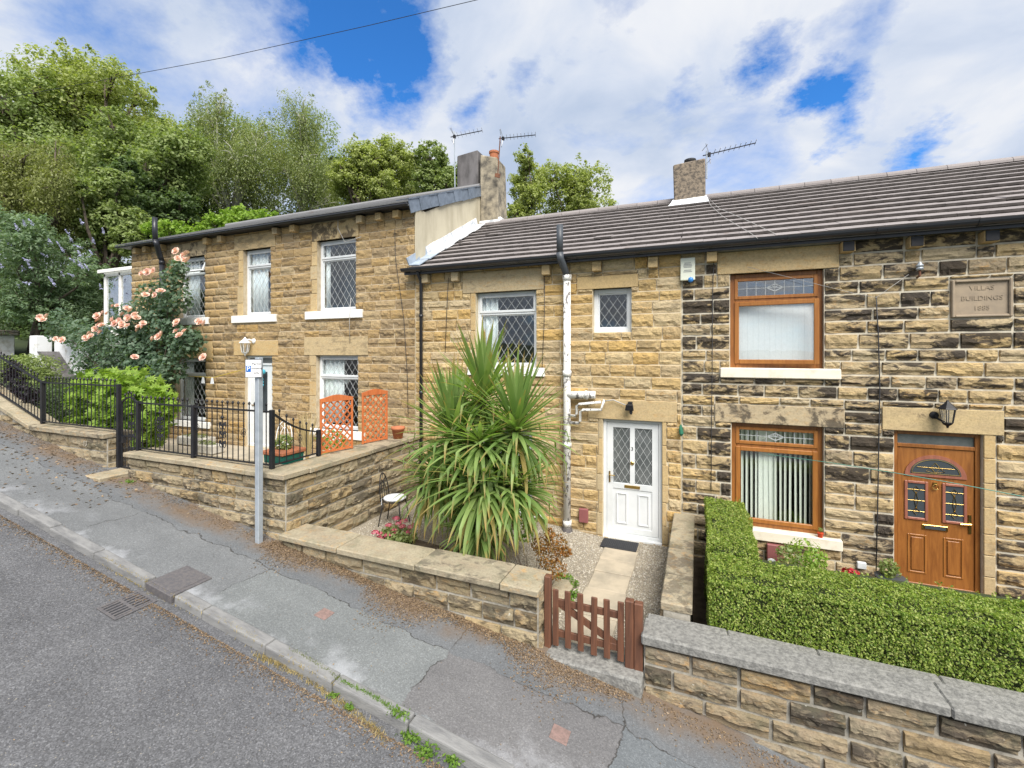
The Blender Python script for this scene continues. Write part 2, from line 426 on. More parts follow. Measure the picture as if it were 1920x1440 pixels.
M['tile_edge'] = plain('shade_and_algae_tile_edge', (0.080,0.071,0.066), 0.95, c2=(0.13,0.115,0.107), scale=9)  # shade line between tile rows painted into the edge colour, with some algae
M['slate'] = tile_mat('grey_slate', (0.30,0.30,0.30), (0.22,0.22,0.225), 0.35)
M['slate_blue'] = plain('blue_grey_slate', (0.165,0.20,0.25), 0.55, c2=(0.105,0.13,0.165), scale=7)
M['flash_white'] = plain('white_painted_flashing', (0.72,0.73,0.73), 0.7, c2=(0.38,0.41,0.45), scale=7, lo=0.46, hi=0.64, bump=0.5)
M['flash_lead'] = plain('lead_flashing', (0.36,0.42,0.49), 0.5, c2=(0.26,0.31,0.37), scale=7, bump=0.3)
M['terracotta'] = plain('terracotta', (0.44,0.155,0.07), 0.8, c2=(0.33,0.125,0.065), bump=0.1)
M['asphalt'] = None
def ground_mat(name, a, b2, speck, sp_amt, bump=0.5, patch=None, cracks=False):
    m, t, b, pos = base_mat(name)
    f = t.maprange(t.noise(pos, 1.3, 7, 0.62), 0.36, 0.66)
    c = t.mix(f, a, b2)
    v = t.new('ShaderNodeTexVoronoi', {'Scale': 95.0}); t.l.new(pos, v.inputs['Vector'])
    vs = t.new('ShaderNodeSeparateColor', {0: v.outputs['Color']})
    c = t.mix(0.38 if cracks else 0.72, c, t.ramp(vs.outputs[0], [(0.0, 0.55), (0.55, 1.0), (0.9, 1.35), (1.0, 1.9)]), 'MULTIPLY')
    c = t.mix(0.5, c, t.ramp(t.noise(t.vmath('MULTIPLY', pos, (0.25, 1.6, 1.0)), 1.1, 6, 0.6), [(0.3, 0.78), (0.7, 1.2)]), 'MULTIPLY')
    s = t.maprange(t.noise(pos, 55, 2, 0.5), 0.69, 0.74)
    c = t.mix(t.math('MULTIPLY', s, sp_amt), c, speck)
    wob = t.vmath('SCALE', t.vmath('SUBTRACT', t.noise(pos, 2.6, 5, 0.6, out=1), (0.5, 0.5, 0.5))); wob.node.inputs['Scale'].default_value = 0.34
    pw = t.vmath('ADD', pos, wob)
    sp = t.new('ShaderNodeSeparateXYZ', {0: pw})
    if patch:
        for (x0, x1, y0, y1, pc, amt) in patch:
            inx = t.math('MULTIPLY', t.math('GREATER_THAN', sp.outputs[0], x0), t.math('LESS_THAN', sp.outputs[0], x1))
            iny = t.math('MULTIPLY', t.math('GREATER_THAN', sp.outputs[1], y0), t.math('LESS_THAN', sp.outputs[1], y1))
            c = t.mix(t.math('MULTIPLY', t.math('MULTIPLY', inx, iny), amt), c, t.mix(1.0, c, pc, 'MULTIPLY'))
    if cracks:
        brk = t.maprange(t.noise(pos, 1.7, 3, 0.5), 0.40, 0.50)
        lines = None
        for ax, val in ((1, 4.02), (0, -2.35), (0, -0.62), (0, -4.9), (0, -7.4), (0, 0.75)):
            d = t.math('ABSOLUTE', t.math('SUBTRACT', sp.outputs[ax], val))
            l = t.maprange(d, 0.010, 0.002)
            lines = l if lines is None else t.math('MAXIMUM', lines, l)
        c = t.mix(t.math('MULTIPLY', lines, t.math('MULTIPLY', brk, 0.85)), c, (0.035, 0.032, 0.028))
        # pale salty bloom along the kerb and brown debris stain along the wall foot
        e = t.math('MULTIPLY', t.maprange(sp.outputs[1], 3.62, 3.27), t.maprange(t.noise(pos, 2.1, 5, 0.65), 0.5, 0.68))
        c = t.mix(t.math('MULTIPLY', e, 0.55), c, (0.42, 0.43, 0.45))
        e2 = t.math('MULTIPLY', t.maprange(sp.outputs[1], 4.10, 4.36), t.maprange(t.noise(pos, 1.4, 6, 0.65), 0.38, 0.58))
        c = t.mix(t.math('MULTIPLY', e2, 0.9), c, (0.16, 0.112, 0.072))
    t.set(b.inputs['Base Color'], c); b.inputs['Roughness'].default_value = 0.93; b.inputs['Specular IOR Level'].default_value = 0.25
    h = t.math('ADD', t.noise(pos, 110, 4, 0.7), t.math('MULTIPLY', vs.outputs[1], 0.5))
    bn = t.new('ShaderNodeBump', {'Strength': bump, 'Distance': 0.008, 'Height': h}); t.l.new(bn.outputs[0], b.inputs['Normal'])
    return m
M['asphalt'] = ground_mat('worn_road_asphalt', (0.135,0.136,0.141), (0.102,0.103,0.108), (0.42,0.38,0.30), 0.6, 0.8)
M['pavement'] = ground_mat('worn_pavement_tarmac', (0.166,0.172,0.174), (0.136,0.141,0.144), (0.40,0.38,0.33), 0.3, 0.5,
    patch=((-2.35, -0.62, 3.20, 4.02, (0.93, 0.88, 0.87), 1.0), (-4.9, -2.35, 3.20, 4.02, (1.08, 1.10, 1.08), 1.0), (-30, 8, 4.02, 6.0, (0.86, 0.87, 0.89), 1.0), (-0.62, 0.75, 3.20, 4.02, (0.88, 0.92, 0.95), 1.0)), cracks=True)
M['gravel_bed'] = ground_mat('gravel_bed', (0.34,0.30,0.235), (0.25,0.22,0.17), (0.55,0.52,0.46), 0.7, 1.0)
M['pebble'] = leaf_mat('buff_gravel_chips', [(0.50,0.45,0.36), (0.30,0.265,0.215), (0.42,0.375,0.29), (0.56,0.52,0.45), (0.24,0.215,0.18), (0.45,0.39,0.29)], 0.0, 0.9, spec=0.2)
M['soil'] = plain('dry_garden_soil', (0.13,0.10,0.07), 0.98, c2=(0.08,0.06,0.042), bump=0.8, bscale=30)
M['flag'] = plain('buff_paving_flag', (0.43,0.37,0.28), 0.9, c2=(0.30,0.265,0.205), scale=3, bump=0.2)
M['kerb'] = plain('grey_kerb_stone', (0.23,0.228,0.222), 0.9, c2=(0.15,0.15,0.15), scale=7, bump=0.45, bscale=40, stretch=(0.5, 2, 2))
M['hill'] = plain('undergrowth_earth', (0.055,0.075,0.03), 0.95, c2=(0.03,0.045,0.02), scale=1.5, bump=0.8, bscale=3)
M['cast_iron'] = plain('worn_cast_iron', (0.12,0.115,0.12), 0.6, 0.3, c2=(0.17,0.155,0.15), scale=30, bump=0.6, bscale=70)
M['cover_red'] = plain('red_cover_plate', (0.25,0.165,0.145), 0.85, c2=(0.17,0.12,0.105), scale=22, bump=0.5)
M['rubber'] = plain('black_rubber', (0.030,0.032,0.036), 0.7)
M['maroon'] = plain('maroon_box', (0.24,0.085,0.085), 0.6)
M['sign_blue'] = plain('sign_blue', (0.012,0.12,0.42), 0.4)
M['sign_white'] = plain('sign_white', (0.80,0.80,0.80), 0.45)
M['ink'] = plain('black_ink', (0.03,0.03,0.035), 0.6)
M['ink_grey'] = plain('grey_ink', (0.25,0.26,0.26), 0.6)
M['alarm'] = plain('alarm_cream', (0.72,0.74,0.62), 0.5)
M['blue_lens'] = plain('blue_lens', (0.05,0.24,0.62), 0.15)
M['balloon'] = plain('turquoise_foil', (0.06,0.42,0.55), 0.25)
M['green_pot'] = plain('green_glazed_pot', (0.012,0.115,0.085), 0.3)
M['blue_pot'] = plain('dark_blue_pot', (0.025,0.05,0.11), 0.35)
M['rag'] = plain('green_rag', (0.02,0.13,0.075), 0.8)
M['cable'] = plain('dark_cable', (0.035,0.035,0.038), 0.6)
M['white_cable'] = plain('white_cable', (0.40,0.39,0.37), 0.6)
M['cushion'] = plain('white_cushion', (0.70,0.72,0.74), 0.9)
M['bark'] = plain('tree_bark', (0.14,0.11,0.085), 0.95, c2=(0.07,0.055,0.045), bump=0.8, bscale=20)
M['birch_bark'] = plain('birch_bark', (0.46,0.44,0.40), 0.85, c2=(0.12,0.11,0.10), scale=5, lo=0.55, hi=0.65)
M['yucca_trunk'] = plain('fibrous_trunk', (0.17,0.125,0.085), 0.95, c2=(0.09,0.065,0.045), bump=0.8, bscale=25)
LG = dict(
 lime=[(0.19,0.24,0.06), (0.29,0.34,0.095), (0.40,0.44,0.16), (0.24,0.30,0.08)],
 mid=[(0.13,0.19,0.06), (0.21,0.275,0.09), (0.31,0.37,0.145), (0.18,0.235,0.075)],
 dark=[(0.065,0.105,0.04), (0.11,0.165,0.06), (0.17,0.235,0.085)],
 birch=[(0.15,0.20,0.08), (0.23,0.28,0.12), (0.30,0.34,0.15), (0.25,0.26,0.08)],
 olive=[(0.14,0.165,0.055), (0.21,0.235,0.08), (0.27,0.29,0.11), (0.17,0.185,0.06)],
 blue=[(0.10,0.175,0.085), (0.17,0.255,0.14), (0.24,0.32,0.19), (0.12,0.20,0.09)],
 bright=[(0.12,0.23,0.03), (0.21,0.34,0.045), (0.30,0.42,0.075), (0.16,0.28,0.04)],
 hedge=[(0.075,0.14,0.02), (0.17,0.27,0.035), (0.30,0.39,0.065), (0.44,0.48,0.15), (0.13,0.22,0.03), (0.17,0.26,0.04), (0.26,0.19,0.07)],
 rose=[(0.045,0.09,0.05), (0.09,0.155,0.09), (0.17,0.24,0.165), (0.105,0.165,0.08)],
 rust=[(0.25,0.085,0.025), (0.36,0.17,0.04), (0.18,0.12,0.035), (0.30,0.12,0.03)],
 weed=[(0.09,0.19,0.025), (0.16,0.28,0.04), (0.24,0.32,0.07)],
 straw=[(0.36,0.28,0.13), (0.45,0.36,0.18), (0.28,0.21,0.10)],
 litter=[(0.22,0.145,0.085), (0.15,0.10,0.06), (0.32,0.23,0.14), (0.11,0.075,0.05), (0.42,0.33,0.21)],
 cord=[(0.115,0.205,0.05), (0.19,0.30,0.085), (0.30,0.40,0.14), (0.155,0.25,0.07), (0.38,0.46,0.18)],
 cordold=[(0.42,0.40,0.11), (0.34,0.36,0.11), (0.46,0.34,0.12), (0.30,0.34,0.10)],
 pink=[(0.68,0.35,0.30), (0.76,0.48,0.41), (0.82,0.60,0.50), (0.70,0.38,0.26)],
 sedum=[(0.50,0.075,0.14), (0.62,0.16,0.22), (0.40,0.06,0.10), (0.60,0.10,0.24)],
 lilac=[(0.42,0.42,0.66), (0.52,0.52,0.74), (0.34,0.34,0.56)],
 red=[(0.42,0.02,0.025), (0.30,0.015,0.02)],
 moss=[(0.10,0.15,0.03), (0.17,0.21,0.05), (0.24,0.26,0.08)],
 purple=[(0.012,0.010,0.014), (0.030,0.018,0.028)])
for k, v in LG.items():
    M['lf_' + k] = leaf_mat('foliage_' + k, v, 0.12 if k in ('pink', 'sedum', 'litter', 'lilac', 'red', 'purple') else 0.42, 0.5, by_object=k in ('cord', 'cordold', 'pink', 'sedum'), tip=(0.40, 0.27, 0.10) if k in ('cord', 'cordold') else None)

# ------------------------------------------------------------------ the sloping street
GX = [-60, -30, -20, -13.25, -9.76, -8.92, -5.44, -3.5, -1.56, -0.485, 0.29, 0.65, 3.0, 6.0, 20, 60]
GZ = [3.6, 1.3, -0.22, -1.35, -1.93, -2.06, -2.58, -2.86, -3.13, -3.305, -3.45, -3.53, -3.98, -4.5, -6.2, -8.5]
def g(x):
    return sum(float(np.interp(x + o, GX, GZ)) for o in (-0.6, -0.3, 0, 0.3, 0.6)) / 5
def garden_z(x):                                     # gravel level of the middle garden
    return -3.19 + max(0.0, -1.5 - x) * 0.080
FY = 7.9                                             # facade plane
KY0, KY1 = 3.10, 3.232                                # kerb

def strip(name, y0, y1, dz, mat, x0=-30.0, x1=12.0, step=0.35, cross=0.0, lip=0.0):
    xs = np.arange(x0, x1 + 1e-6, step); ys = np.linspace(y0, y1, max(2, int((y1 - y0) / 0.4) + 1))
    V, Fq = [], []
    for x in xs:
        for y in ys: V.append((x, y, g(x) + dz + cross * (y - y1)))
    ny = len(ys)
    for i in range(len(xs) - 1):
        for j in range(ny - 1): Fq.append((i*ny+j, (i+1)*ny+j, (i+1)*ny+j+1, i*ny+j+1))
    me = np_mesh(name, np.array(V), np.array(Fq), mat, smooth=True)
    o = link(name, me); tag(o, kind='structure'); return o
road = strip('road', -5.5, KY0 + 0.02, -0.070, M['asphalt'])
pavement = strip('pavement', KY1 - 0.02, 5.0, 0.0, M['pavement'], x0=-30, x1=12)

def terrain(x, y):
    if y < 4.4: return g(x) - 0.28
    if x > -15.25:
        if y < 14.5: return -3.75
        return -3.0 + min(7.0, (y - 14.5) * 0.30) + max(0.0, min(4.0, (-x) * 0.10))
    z = g(x) - 0.12
    if x < -18.95: return z + (max(0.0, y - 11.2) * 0.34 if y < 40 else 9.8)
    if y > 7.95: z = max(z, 0.25) + min(6.0, (y - 7.95) * 0.22) + min(3.0, (-15.25 - x) * 0.10)
    return z
xs = sorted(set([-900, -400, -150, -80, -50] + list(np.arange(-40, 16, 1.0)) + [-15.26, -15.24, -18.94, -18.96] + [25, 50, 120, 400, 900]))
ys = sorted(set([-900, -400, -100, -40, -15, -6] + list(np.arange(-5, 46, 1.0)) + [4.39, 4.41, 7.94, 7.97, 14.49, 14.52] + [60, 100, 200, 450, 900]))
V = np.array([(x, y, terrain(x, y)) for x in xs for y in ys]); ny = len(ys)
Q = np.array([(i*ny+j, (i+1)*ny+j, (i+1)*ny+j+1, i*ny+j+1) for i in range(len(xs)-1) for j in range(ny-1)])
tag(link('ground', np_mesh('ground', V, Q, M['hill'])), kind='structure')

# kerb: each stone is a piece of the kerb
kerb = bpy.data.objects.new('kerb', None); col.objects.link(kerb); tag(kerb, kind='structure')
x = -22.0
kb = []
while x < 6.0:
    L = random.uniform(0.80, 1.0)
    kb.append((x, x + L - 0.018)); x += L
GULLY = (-5.66, -5.20)                               # the gully cover interrupts the kerb
for a, b in kb:
    for (a2, b2) in ([(a, min(b, GULLY[0])), (max(a, GULLY[1]), b)] if (a < GULLY[1] and b > GULLY[0]) else [(a, b)]):
        if b2 - a2 < 0.12: continue
        dy = random.uniform(-0.010, 0.010); dz = random.uniform(-0.004, 0.008)
        m = MB(); za, zb = g(a2) + 0.012 + dz, g(b2) + 0.012 + dz
        y0, y1 = KY0 + dy, KY1 + dy
        m.hexa([(a2,y0,za-0.22),(b2,y0,zb-0.22),(b2,y1,zb-0.22),(a2,y1,za-0.22),(a2,y0+0.008,za),(b2,y0+0.008,zb),(b2,y1,zb),(a2,y1,za)])
        link('kerb_stone', m.mesh('kerb_stone', M['kerb'], bevel=0.014, segs=2), None, kerb)

# ------------------------------------------------------------------ rock-faced stone blocks
def grid(i, n, e):                                   # first and last rows sit close to the arris
    return 0.0 if i == 0 else 1.0 if i == n else e + (1 - 2*e) * (i - 1) / (n - 2)
def rock_mesh(name, seed, nx, nz, relief):
    r = random.Random(seed); V, Fq = [], []
    ox, oz = r.uniform(0, 50), r.uniform(0, 50)
    ledge = [(r.uniform(-0.5, 0.5), r.uniform(-0.38, 0.02), r.uniform(0.25, 0.7)) for _ in range(2)]
    for i in range(nx + 1):
        for j in range(nz + 1):
            u = grid(i, nx, 0.014) - 0.5; v = grid(j, nz, 0.035) - 0.5
            edge = min(0.5 - abs(u), (0.5 - abs(v)) * 0.8)
            if edge < 1e-6:
                V.append((u, 0.022, v)); continue
            k = min(1.0, edge / 0.16)
            h = 0.72 + 0.13 * k
            h += 0.42 * mnoise.noise(Vector((ox + u * 3.2, oz + v * 2.0, seed)))
            h += 0.22 * mnoise.noise(Vector((ox + u * 8, oz + v * 5, seed + 3)))
            for lu, lv, la in ledge:                 # broken bedding ledges
                if v < lv + 0.30 * lu * u + 0.16 * mnoise.noise(Vector((u * 5, lu * 9, seed))): h -= la * 0.72
            V.append((u + (r.uniform(-.3, .3) / nx if edge > 0.08 else 0), -relief * max(0.08, h), v + (r.uniform(-.25, .25) / nz if edge > 0.08 else 0)))
    for i in range(nx):
        for j in range(nz):
            q = (i*(nz+1)+j, (i+1)*(nz+1)+j, (i+1)*(nz+1)+j+1, i*(nz+1)+j+1)
            if (i + j) % 2: Fq += [(q[0], q[1], q[2]), (q[0], q[2], q[3])]
            else: Fq += [(q[0], q[1], q[3]), (q[1], q[2], q[3])]
    return V, Fq
def rock_set(mat, n, nx, nz, relief, seed0):
    out = []
    for i in range(n):
        V, Fq = rock_mesh('stone', seed0 + i, nx, nz, relief)
        me = bpy.data.meshes.new('stone'); me.from_pydata(V, [], Fq); me.materials.append(mat)
        out.append((me, np.array(V), np.array(Fq)))
    return out

def courses(x0, x1, z0, z1, blocked, ch, lr, rnd, joint=0.012):
    """cut a rectangle into coursed blocks, leaving the blocked rectangles free"""
    out = []
    z = z1
    shift = 0
    while z > z0 + 0.03:
        h = rnd.uniform(*ch); zb = max(z0, z - h)
        if zb - z0 < 0.07: zb = z0
        cuts = sorted(set([x0, x1] + [c for b in blocked if b[2] < z - 1e-4 and b[3] > zb + 1e-4 for c in (b[0], b[1]) if x0 < c < x1]))
        spans = []
        for a, b in zip(cuts, cuts[1:]):
            if b - a < 1e-4: continue
            mx = (a + b) / 2; lo, hi = zb, z
            for r in blocked:
                if r[0] < mx < r[1] and r[2] < hi and r[3] > lo:
                    top, bot = hi - r[3], r[2] - lo
                    if top >= bot: lo = max(lo, r[3])
                    else: hi = min(hi, r[2])
            if hi - lo < 0.045: continue
            if spans and abs(spans[-1][1] - a) < 1e-4 and abs(spans[-1][2] - lo) < 1e-4 and abs(spans[-1][3] - hi) < 1e-4: spans[-1][1] = b
            else: spans.append([a, b, lo, hi])
        for a, b, lo, hi in spans:
            p = a; first = True
            while p < b - 1e-4:
                L = rnd.uniform(*lr)
                if first and a == x0 and shift % 2: L *= 0.55
                first = False
                e = p + L
                if b - e < lr[0] * 0.55: e = b
                if b - p <= lr[1] * 1.1 and e > b: e = b
                e = min(e, b)
                if e - p > 0.03: out.append(((p + e) / 2, (lo + hi) / 2, e - p - joint, hi - lo - joint))
                p = e
        z = zb; shift += 1
    return out

def lay(parent, stones, rocks, place, rnd, keep=300, score=None):
    """stones as single pieces (the nearest 300) and the rest joined in one"""
    st = sorted(stones, key=score) if score else list(stones)
    rest = st[keep:]
    for (u, z, w, h) in st[:keep]:
        me = rnd.choice(rocks)[0]
        loc, rz = place(u, z)
        link('stone', me, None, parent, loc, (0, 0, rz), (w, 1.0, h))
    if rest:
        V, Fs, b = [], [], 0
        for (u, z, w, h) in rest:
            me, v, f = rnd.choice(rocks); loc, rz = place(u, z)
            p = v * np.array([w, 1.0, h]); c, s = math.cos(rz), math.sin(rz)
            p = np.stack([p[:, 0]*c - p[:, 1]*s, p[:, 0]*s + p[:, 1]*c, p[:, 2]], 1) + np.array(loc)
            V.append(p); Fs.append(f + b); b += len(p)
        me = np_mesh('stonework', np.concatenate(V), np.concatenate(Fs), rocks[0][0].materials[0])
        tag(link('stonework', me, None, parent), kind='stuff')

# ------------------------------------------------------------------ facade building blocks
def wall_panel(parent, x0, x1, z0, z1, holes, mat, y0=FY, y1=FY + 0.32, name='wall'):
    xs = sorted(set([x0, x1] + [c for h in holes for c in h[:2]])); zs = sorted(set([z0, z1] + [c for h in holes for c in h[2:]]))
    m = MB()
    for a, b in zip(xs, xs[1:]):
        for c, d in zip(zs, zs[1:]):
            mx, mz = (a+b)/2, (c+d)/2
            if any(h[0] < mx < h[1] and h[2] < mz < h[3] for h in holes): continue
            m.box(a, b, y0, y1, c, d)
    me = m.mesh(name, mat)
    bm = bmesh.new(); bm.from_mesh(me); bmesh.ops.remove_doubles(bm, verts=bm.verts, dist=1e-5)
    dup = {}
    for f in bm.faces:                                # drop the inner faces between cells
        k = tuple(round(c, 4) for c in f.calc_center_median()); dup.setdefault(k, []).append(f)
    bmesh.ops.delete(bm, geom=[f for v in dup.values() if len(v) > 1 for f in v], context='FACES_ONLY')
    bmesh.ops.recalc_face_normals(bm, faces=bm.faces); bm.to_mesh(me); bm.free()
    return link(name, me, None, parent)

def block(parent, name, x0, x1, y0, y1, z0, z1, mat, bevel=0.006, jit=0.0):
    return MB().box(x0, x1, y0, y1, z0, z1).build(name, mat, parent, bevel=bevel, jit=jit)

def lattice(x0, x1, z0, z1, y, dw, dh, parent, w=0.0055, mat=None):
    m = MB(); k = dh / dw; cx, cz = (x0+x1)/2, (z0+z1)/2
    n = int(((x1-x0) + (z1-z0)/k) / dw) + 3
    for sgn in (1, -1):
        for i in range(-n, n + 1):
            c = (i + 0.5) * dw
            pts = []
            # line z-cz = sgn*k*(x-cx-c)
            for xx in (x0, x1):
                zz = cz + sgn*k*(xx-cx-c)
                if z0 <= zz <= z1: pts.append((xx, zz))
            for zz in (z0, z1):
                xx = cx + c + (zz-cz)/(sgn*k)
                if x0 < xx < x1: pts.append((xx, zz))
            if len(pts) >= 2:
                a, b = pts[0], pts[1]
                if (a[0]-b[0])**2 + (a[1]-b[1])**2 > 1e-4: m.bar((a[0], y, a[1]), (b[0], y, b[1]), w, 0.005 + 0.001*(sgn > 0))
    return m.build('lead_lattice', mat or M['lead'], parent)
def frame_mb(m, x0, x1, z0, z1, w, y0, y1, wb=None):
    wb = wb or w
    m.box(x0, x0+w, y0, y1, z0, z1); m.box(x1-w, x1, y0, y1, z0, z1)
    m.box(x0+w, x1-w, y0, y1, z1-w, z1); m.box(x0+w, x1-w, y0, y1, z0, z0+wb)
    return m
def pane(x0, x1, z0, z1, y, parent, mat=None):
    m = MB(); m.box(x0, x1, y, y+0.006, z0, z1)
    return m.build('pane', mat or M['glass'], parent)

def window(house, x0, x1, z0, z1, split=0.72, y=FY+0.10, open_top=0.0, fmat='white_paint', fw=0.065, sash_all=False, lat=(0.17, 0.25), single=False, label=None):
    m = frame_mb(MB(), x0, x1, z0, z1, fw, y, y+0.07)
    zt = z0 + (z1-z0)*split
    if not single: m.box(x0+fw, x1-fw, y+0.001, y+0.07, zt-0.03, zt+0.03)
    w = m.build('window', M[fmat], house, bevel=0.004)
    if label: w['label'] = label
    # fixed lower light with its bead
    a, b, c, d = x0+fw, x1-fw, z0+fw, (z1-fw if single else zt-0.03)
    bd = frame_mb(MB(), a, b, c, d, 0.022, y+0.022, y+0.05); bd.build('glazing_bead', M[fmat], w, bevel=0.003)
    pane(a+0.02, b-0.02, c+0.02, d-0.02, y+0.034, w)
    if lat: lattice(a+0.022, b-0.022, c+0.022, d-0.022, y+0.031, lat[0], lat[1], w)
    if not single:
        c, d = zt+0.03, z1-fw
        s = frame_mb(MB(), a-0.022, b+0.022, c-0.018, d+0.012, 0.046, y-0.016, y+0.032)
        so = s.build('top_sash', M[fmat], w, bevel=0.004)
        kids = [so]
        kids.append(pane(a+0.022, b-0.022, c+0.026, d-0.032, y+0.010, w))
        if lat: kids.append(lattice(a+0.025, b-0.025, c+0.028, d-0.034, y+0.007, lat[0], lat[1]*0.9, w))
        if open_top:
            mt = Matrix.Translation((0, y, d)) @ Matrix.Rotation(-open_top, 4, 'X') @ Matrix.Translation((0, -y, -d))
            for k in kids: k.data.transform(mt)
    return w

def curtain(x0, x1, z0, z1, y, label, mat='curtain', waves=5):
    n = waves * 6; V, Fq = [], []
    for i in range(n + 1):
        f = i / n
        yy = y + 0.022 * math.sin(f * waves * 2 * math.pi) + 0.01 * math.sin(f * 17.0)
        for z in (z0, z1): V.append((x0 + (x1-x0)*f, yy, z))
    for i in range(n): Fq.append((2*i, 2*i+2, 2*i+3, 2*i+1))
    me = np_mesh('curtain', np.array(V), np.array(Fq), M[mat], smooth=True)
    o = link('curtain', me)
    md = o.modifiers.new('thickness', 'SOLIDIFY'); md.thickness = 0.004
    return tag(o, label, 'curtain')

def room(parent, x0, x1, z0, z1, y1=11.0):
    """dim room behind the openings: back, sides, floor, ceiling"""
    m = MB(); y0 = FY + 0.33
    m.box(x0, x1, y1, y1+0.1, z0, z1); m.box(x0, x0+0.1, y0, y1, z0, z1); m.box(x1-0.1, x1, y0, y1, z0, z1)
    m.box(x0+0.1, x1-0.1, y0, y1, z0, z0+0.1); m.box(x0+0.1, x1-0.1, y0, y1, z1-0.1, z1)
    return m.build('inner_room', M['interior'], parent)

def cable(house, pts, r=0.006, mat='cable', name='cable'):
    return MB().tube(pts, r, 5).build(name, M[mat], house, smooth=True)

# ================================================================== LEFT HOUSE
rs = random.Random(5)
LH = thing('terraced_house', (-10.25, 7.9, -2.3), 'taller brown sandstone house with white leaded windows behind the iron railings', 'house', 'houses of the terrace')
LX0, LX1, LZ0, LZ1 = -15.1, -5.41, -2.35, 2.98
WL = dict(a=(-12.98, -11.93, 0.93, 2.56), b=(-10.50, -9.55, 0.93, 2.56), c=(-8.08, -6.96, 0.95, 2.56),
          d=(-13.12, -11.90, -1.80, -0.13), e=(-10.43, -9.50, -2.31, -0.06), f=(-8.11, -6.90, -1.72, -0.05))
wall_panel(LH, LX0, LX1, LZ0, 3.02, list(WL.values()), M['mortar_left'])
sill = lambda k, zt, x0, x1, h=0.17: block(LH, 'sill', x0, x1, FY-0.065, FY+0.12, zt-h, zt, M['sill_white'], 0.008)
sills_L = [(-13.20, -11.76, 0.75, 0.93), (-10.86, -9.34, 0.75, 0.93), (-8.40, -6.76, 0.77, 0.95), (-13.3, -11.7, -1.96, -1.80), (-8.32, -6.70, -1.90, -1.72)]
for a, b, c, d in sills_L: block(LH, 'sill', a, b, FY-0.065, FY+0.12, c, d, M['sill_white'], 0.008)
lints_L = [(-13.32, -11.86, 2.56, 2.93), (-10.80, -9.38, 2.56, 2.93), (-8.22, -6.88, 2.56, 2.95), (-13.4, -11.62, -0.13, 0.30), (-10.82, -9.30, -0.06, 0.30), (-8.46, -6.62, -0.05, 0.36)]
for i, (a, b, c, d) in enumerate(lints_L): block(LH, 'lintel', a, b, FY-0.028, FY+0.11, c, d, M['ashlar'] if i not in (0, 2) else M['ashlar_sooty'], 0.005)
jambs_L = []
for k in 'abcdf':
    a, b, c, d = WL[k]
    zz = c
    while zz < d - 0.05:                             # long and short jamb stones on the left of each opening
        h = min(rs.uniform(0.30, 0.42), d - zz)
        if d - zz - h < 0.12: h = d - zz
        wj = rs.choice((0.15, 0.19))
        block(LH, 'jamb_stone', a-wj, a-0.004, FY-0.022, FY+0.12, zz+0.005, zz+h-0.005, M['ashlar'], 0.006)
        jambs_L.append((a-wj-0.006, a, zz, zz+h)); zz += h
corb_px = [(262, 0), (281, 0), (310, 0), (394, 0), (421, 0), (524, 0), (557, 0), (681, 0), (716, 0), (749, 0)]
corb_L = []
for cx, _ in corb_px:
    X = at(cx, 440, FY).x
    if any(a-0.085 < X < b+0.085 for a, b, c, d in lints_L[:3]): X = min((q for l in lints_L[:3] for q in (l[0]-0.09, l[1]+0.09)), key=lambda q: abs(q-X))
    corb_L.append((X-0.085, X+0.085, 2.80, 2.97))
    block(LH, 'corbel', X-0.075, X+0.075, FY-0.15, FY+0.1, 2.81, 2.965, M['ashlar'], 0.006, 0.01)
blocked = list(WL.values()) + sills_L + lints_L + jambs_L + corb_L
stones = courses(LX0+0.01, LX1-0.01, LZ0, LZ1, blocked, (0.155, 0.205), (0.26, 0.52), rs)
rocksL = rock_set(M['stone_left'], 18, 10, 6, 0.030, 100)
lay(LH, stones, rocksL, lambda u, z: ((u, FY-0.002, z), 0.0), rs, 300, score=lambda s: -s[0])
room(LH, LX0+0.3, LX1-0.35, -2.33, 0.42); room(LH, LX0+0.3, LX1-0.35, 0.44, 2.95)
# shell: side, gable and back walls (rendered), roof
RZ = 4.43; RY = 10.9
gab = MB(); gab.prismx([(FY+0.33, LZ0), (13.9, LZ0), (13.9, 3.0), (RY, RZ-0.06), (FY+0.33, 3.0)], LX1-0.30, LX1); gab.build('gable_wall', M['render'], LH)
gab = MB(); gab.prismx([(FY+0.33, LZ0), (13.9, LZ0), (13.9, 3.0), (RY, RZ-0.06), (FY+0.33, 3.0)], LX0, LX0+0.28); gab.build('gable_wall', M['stone_left'], LH)
MB().box(LX0+0.28, LX1-0.30, 13.6, 13.9, LZ0, 3.0).build('wall', M['stone_left'], LH)
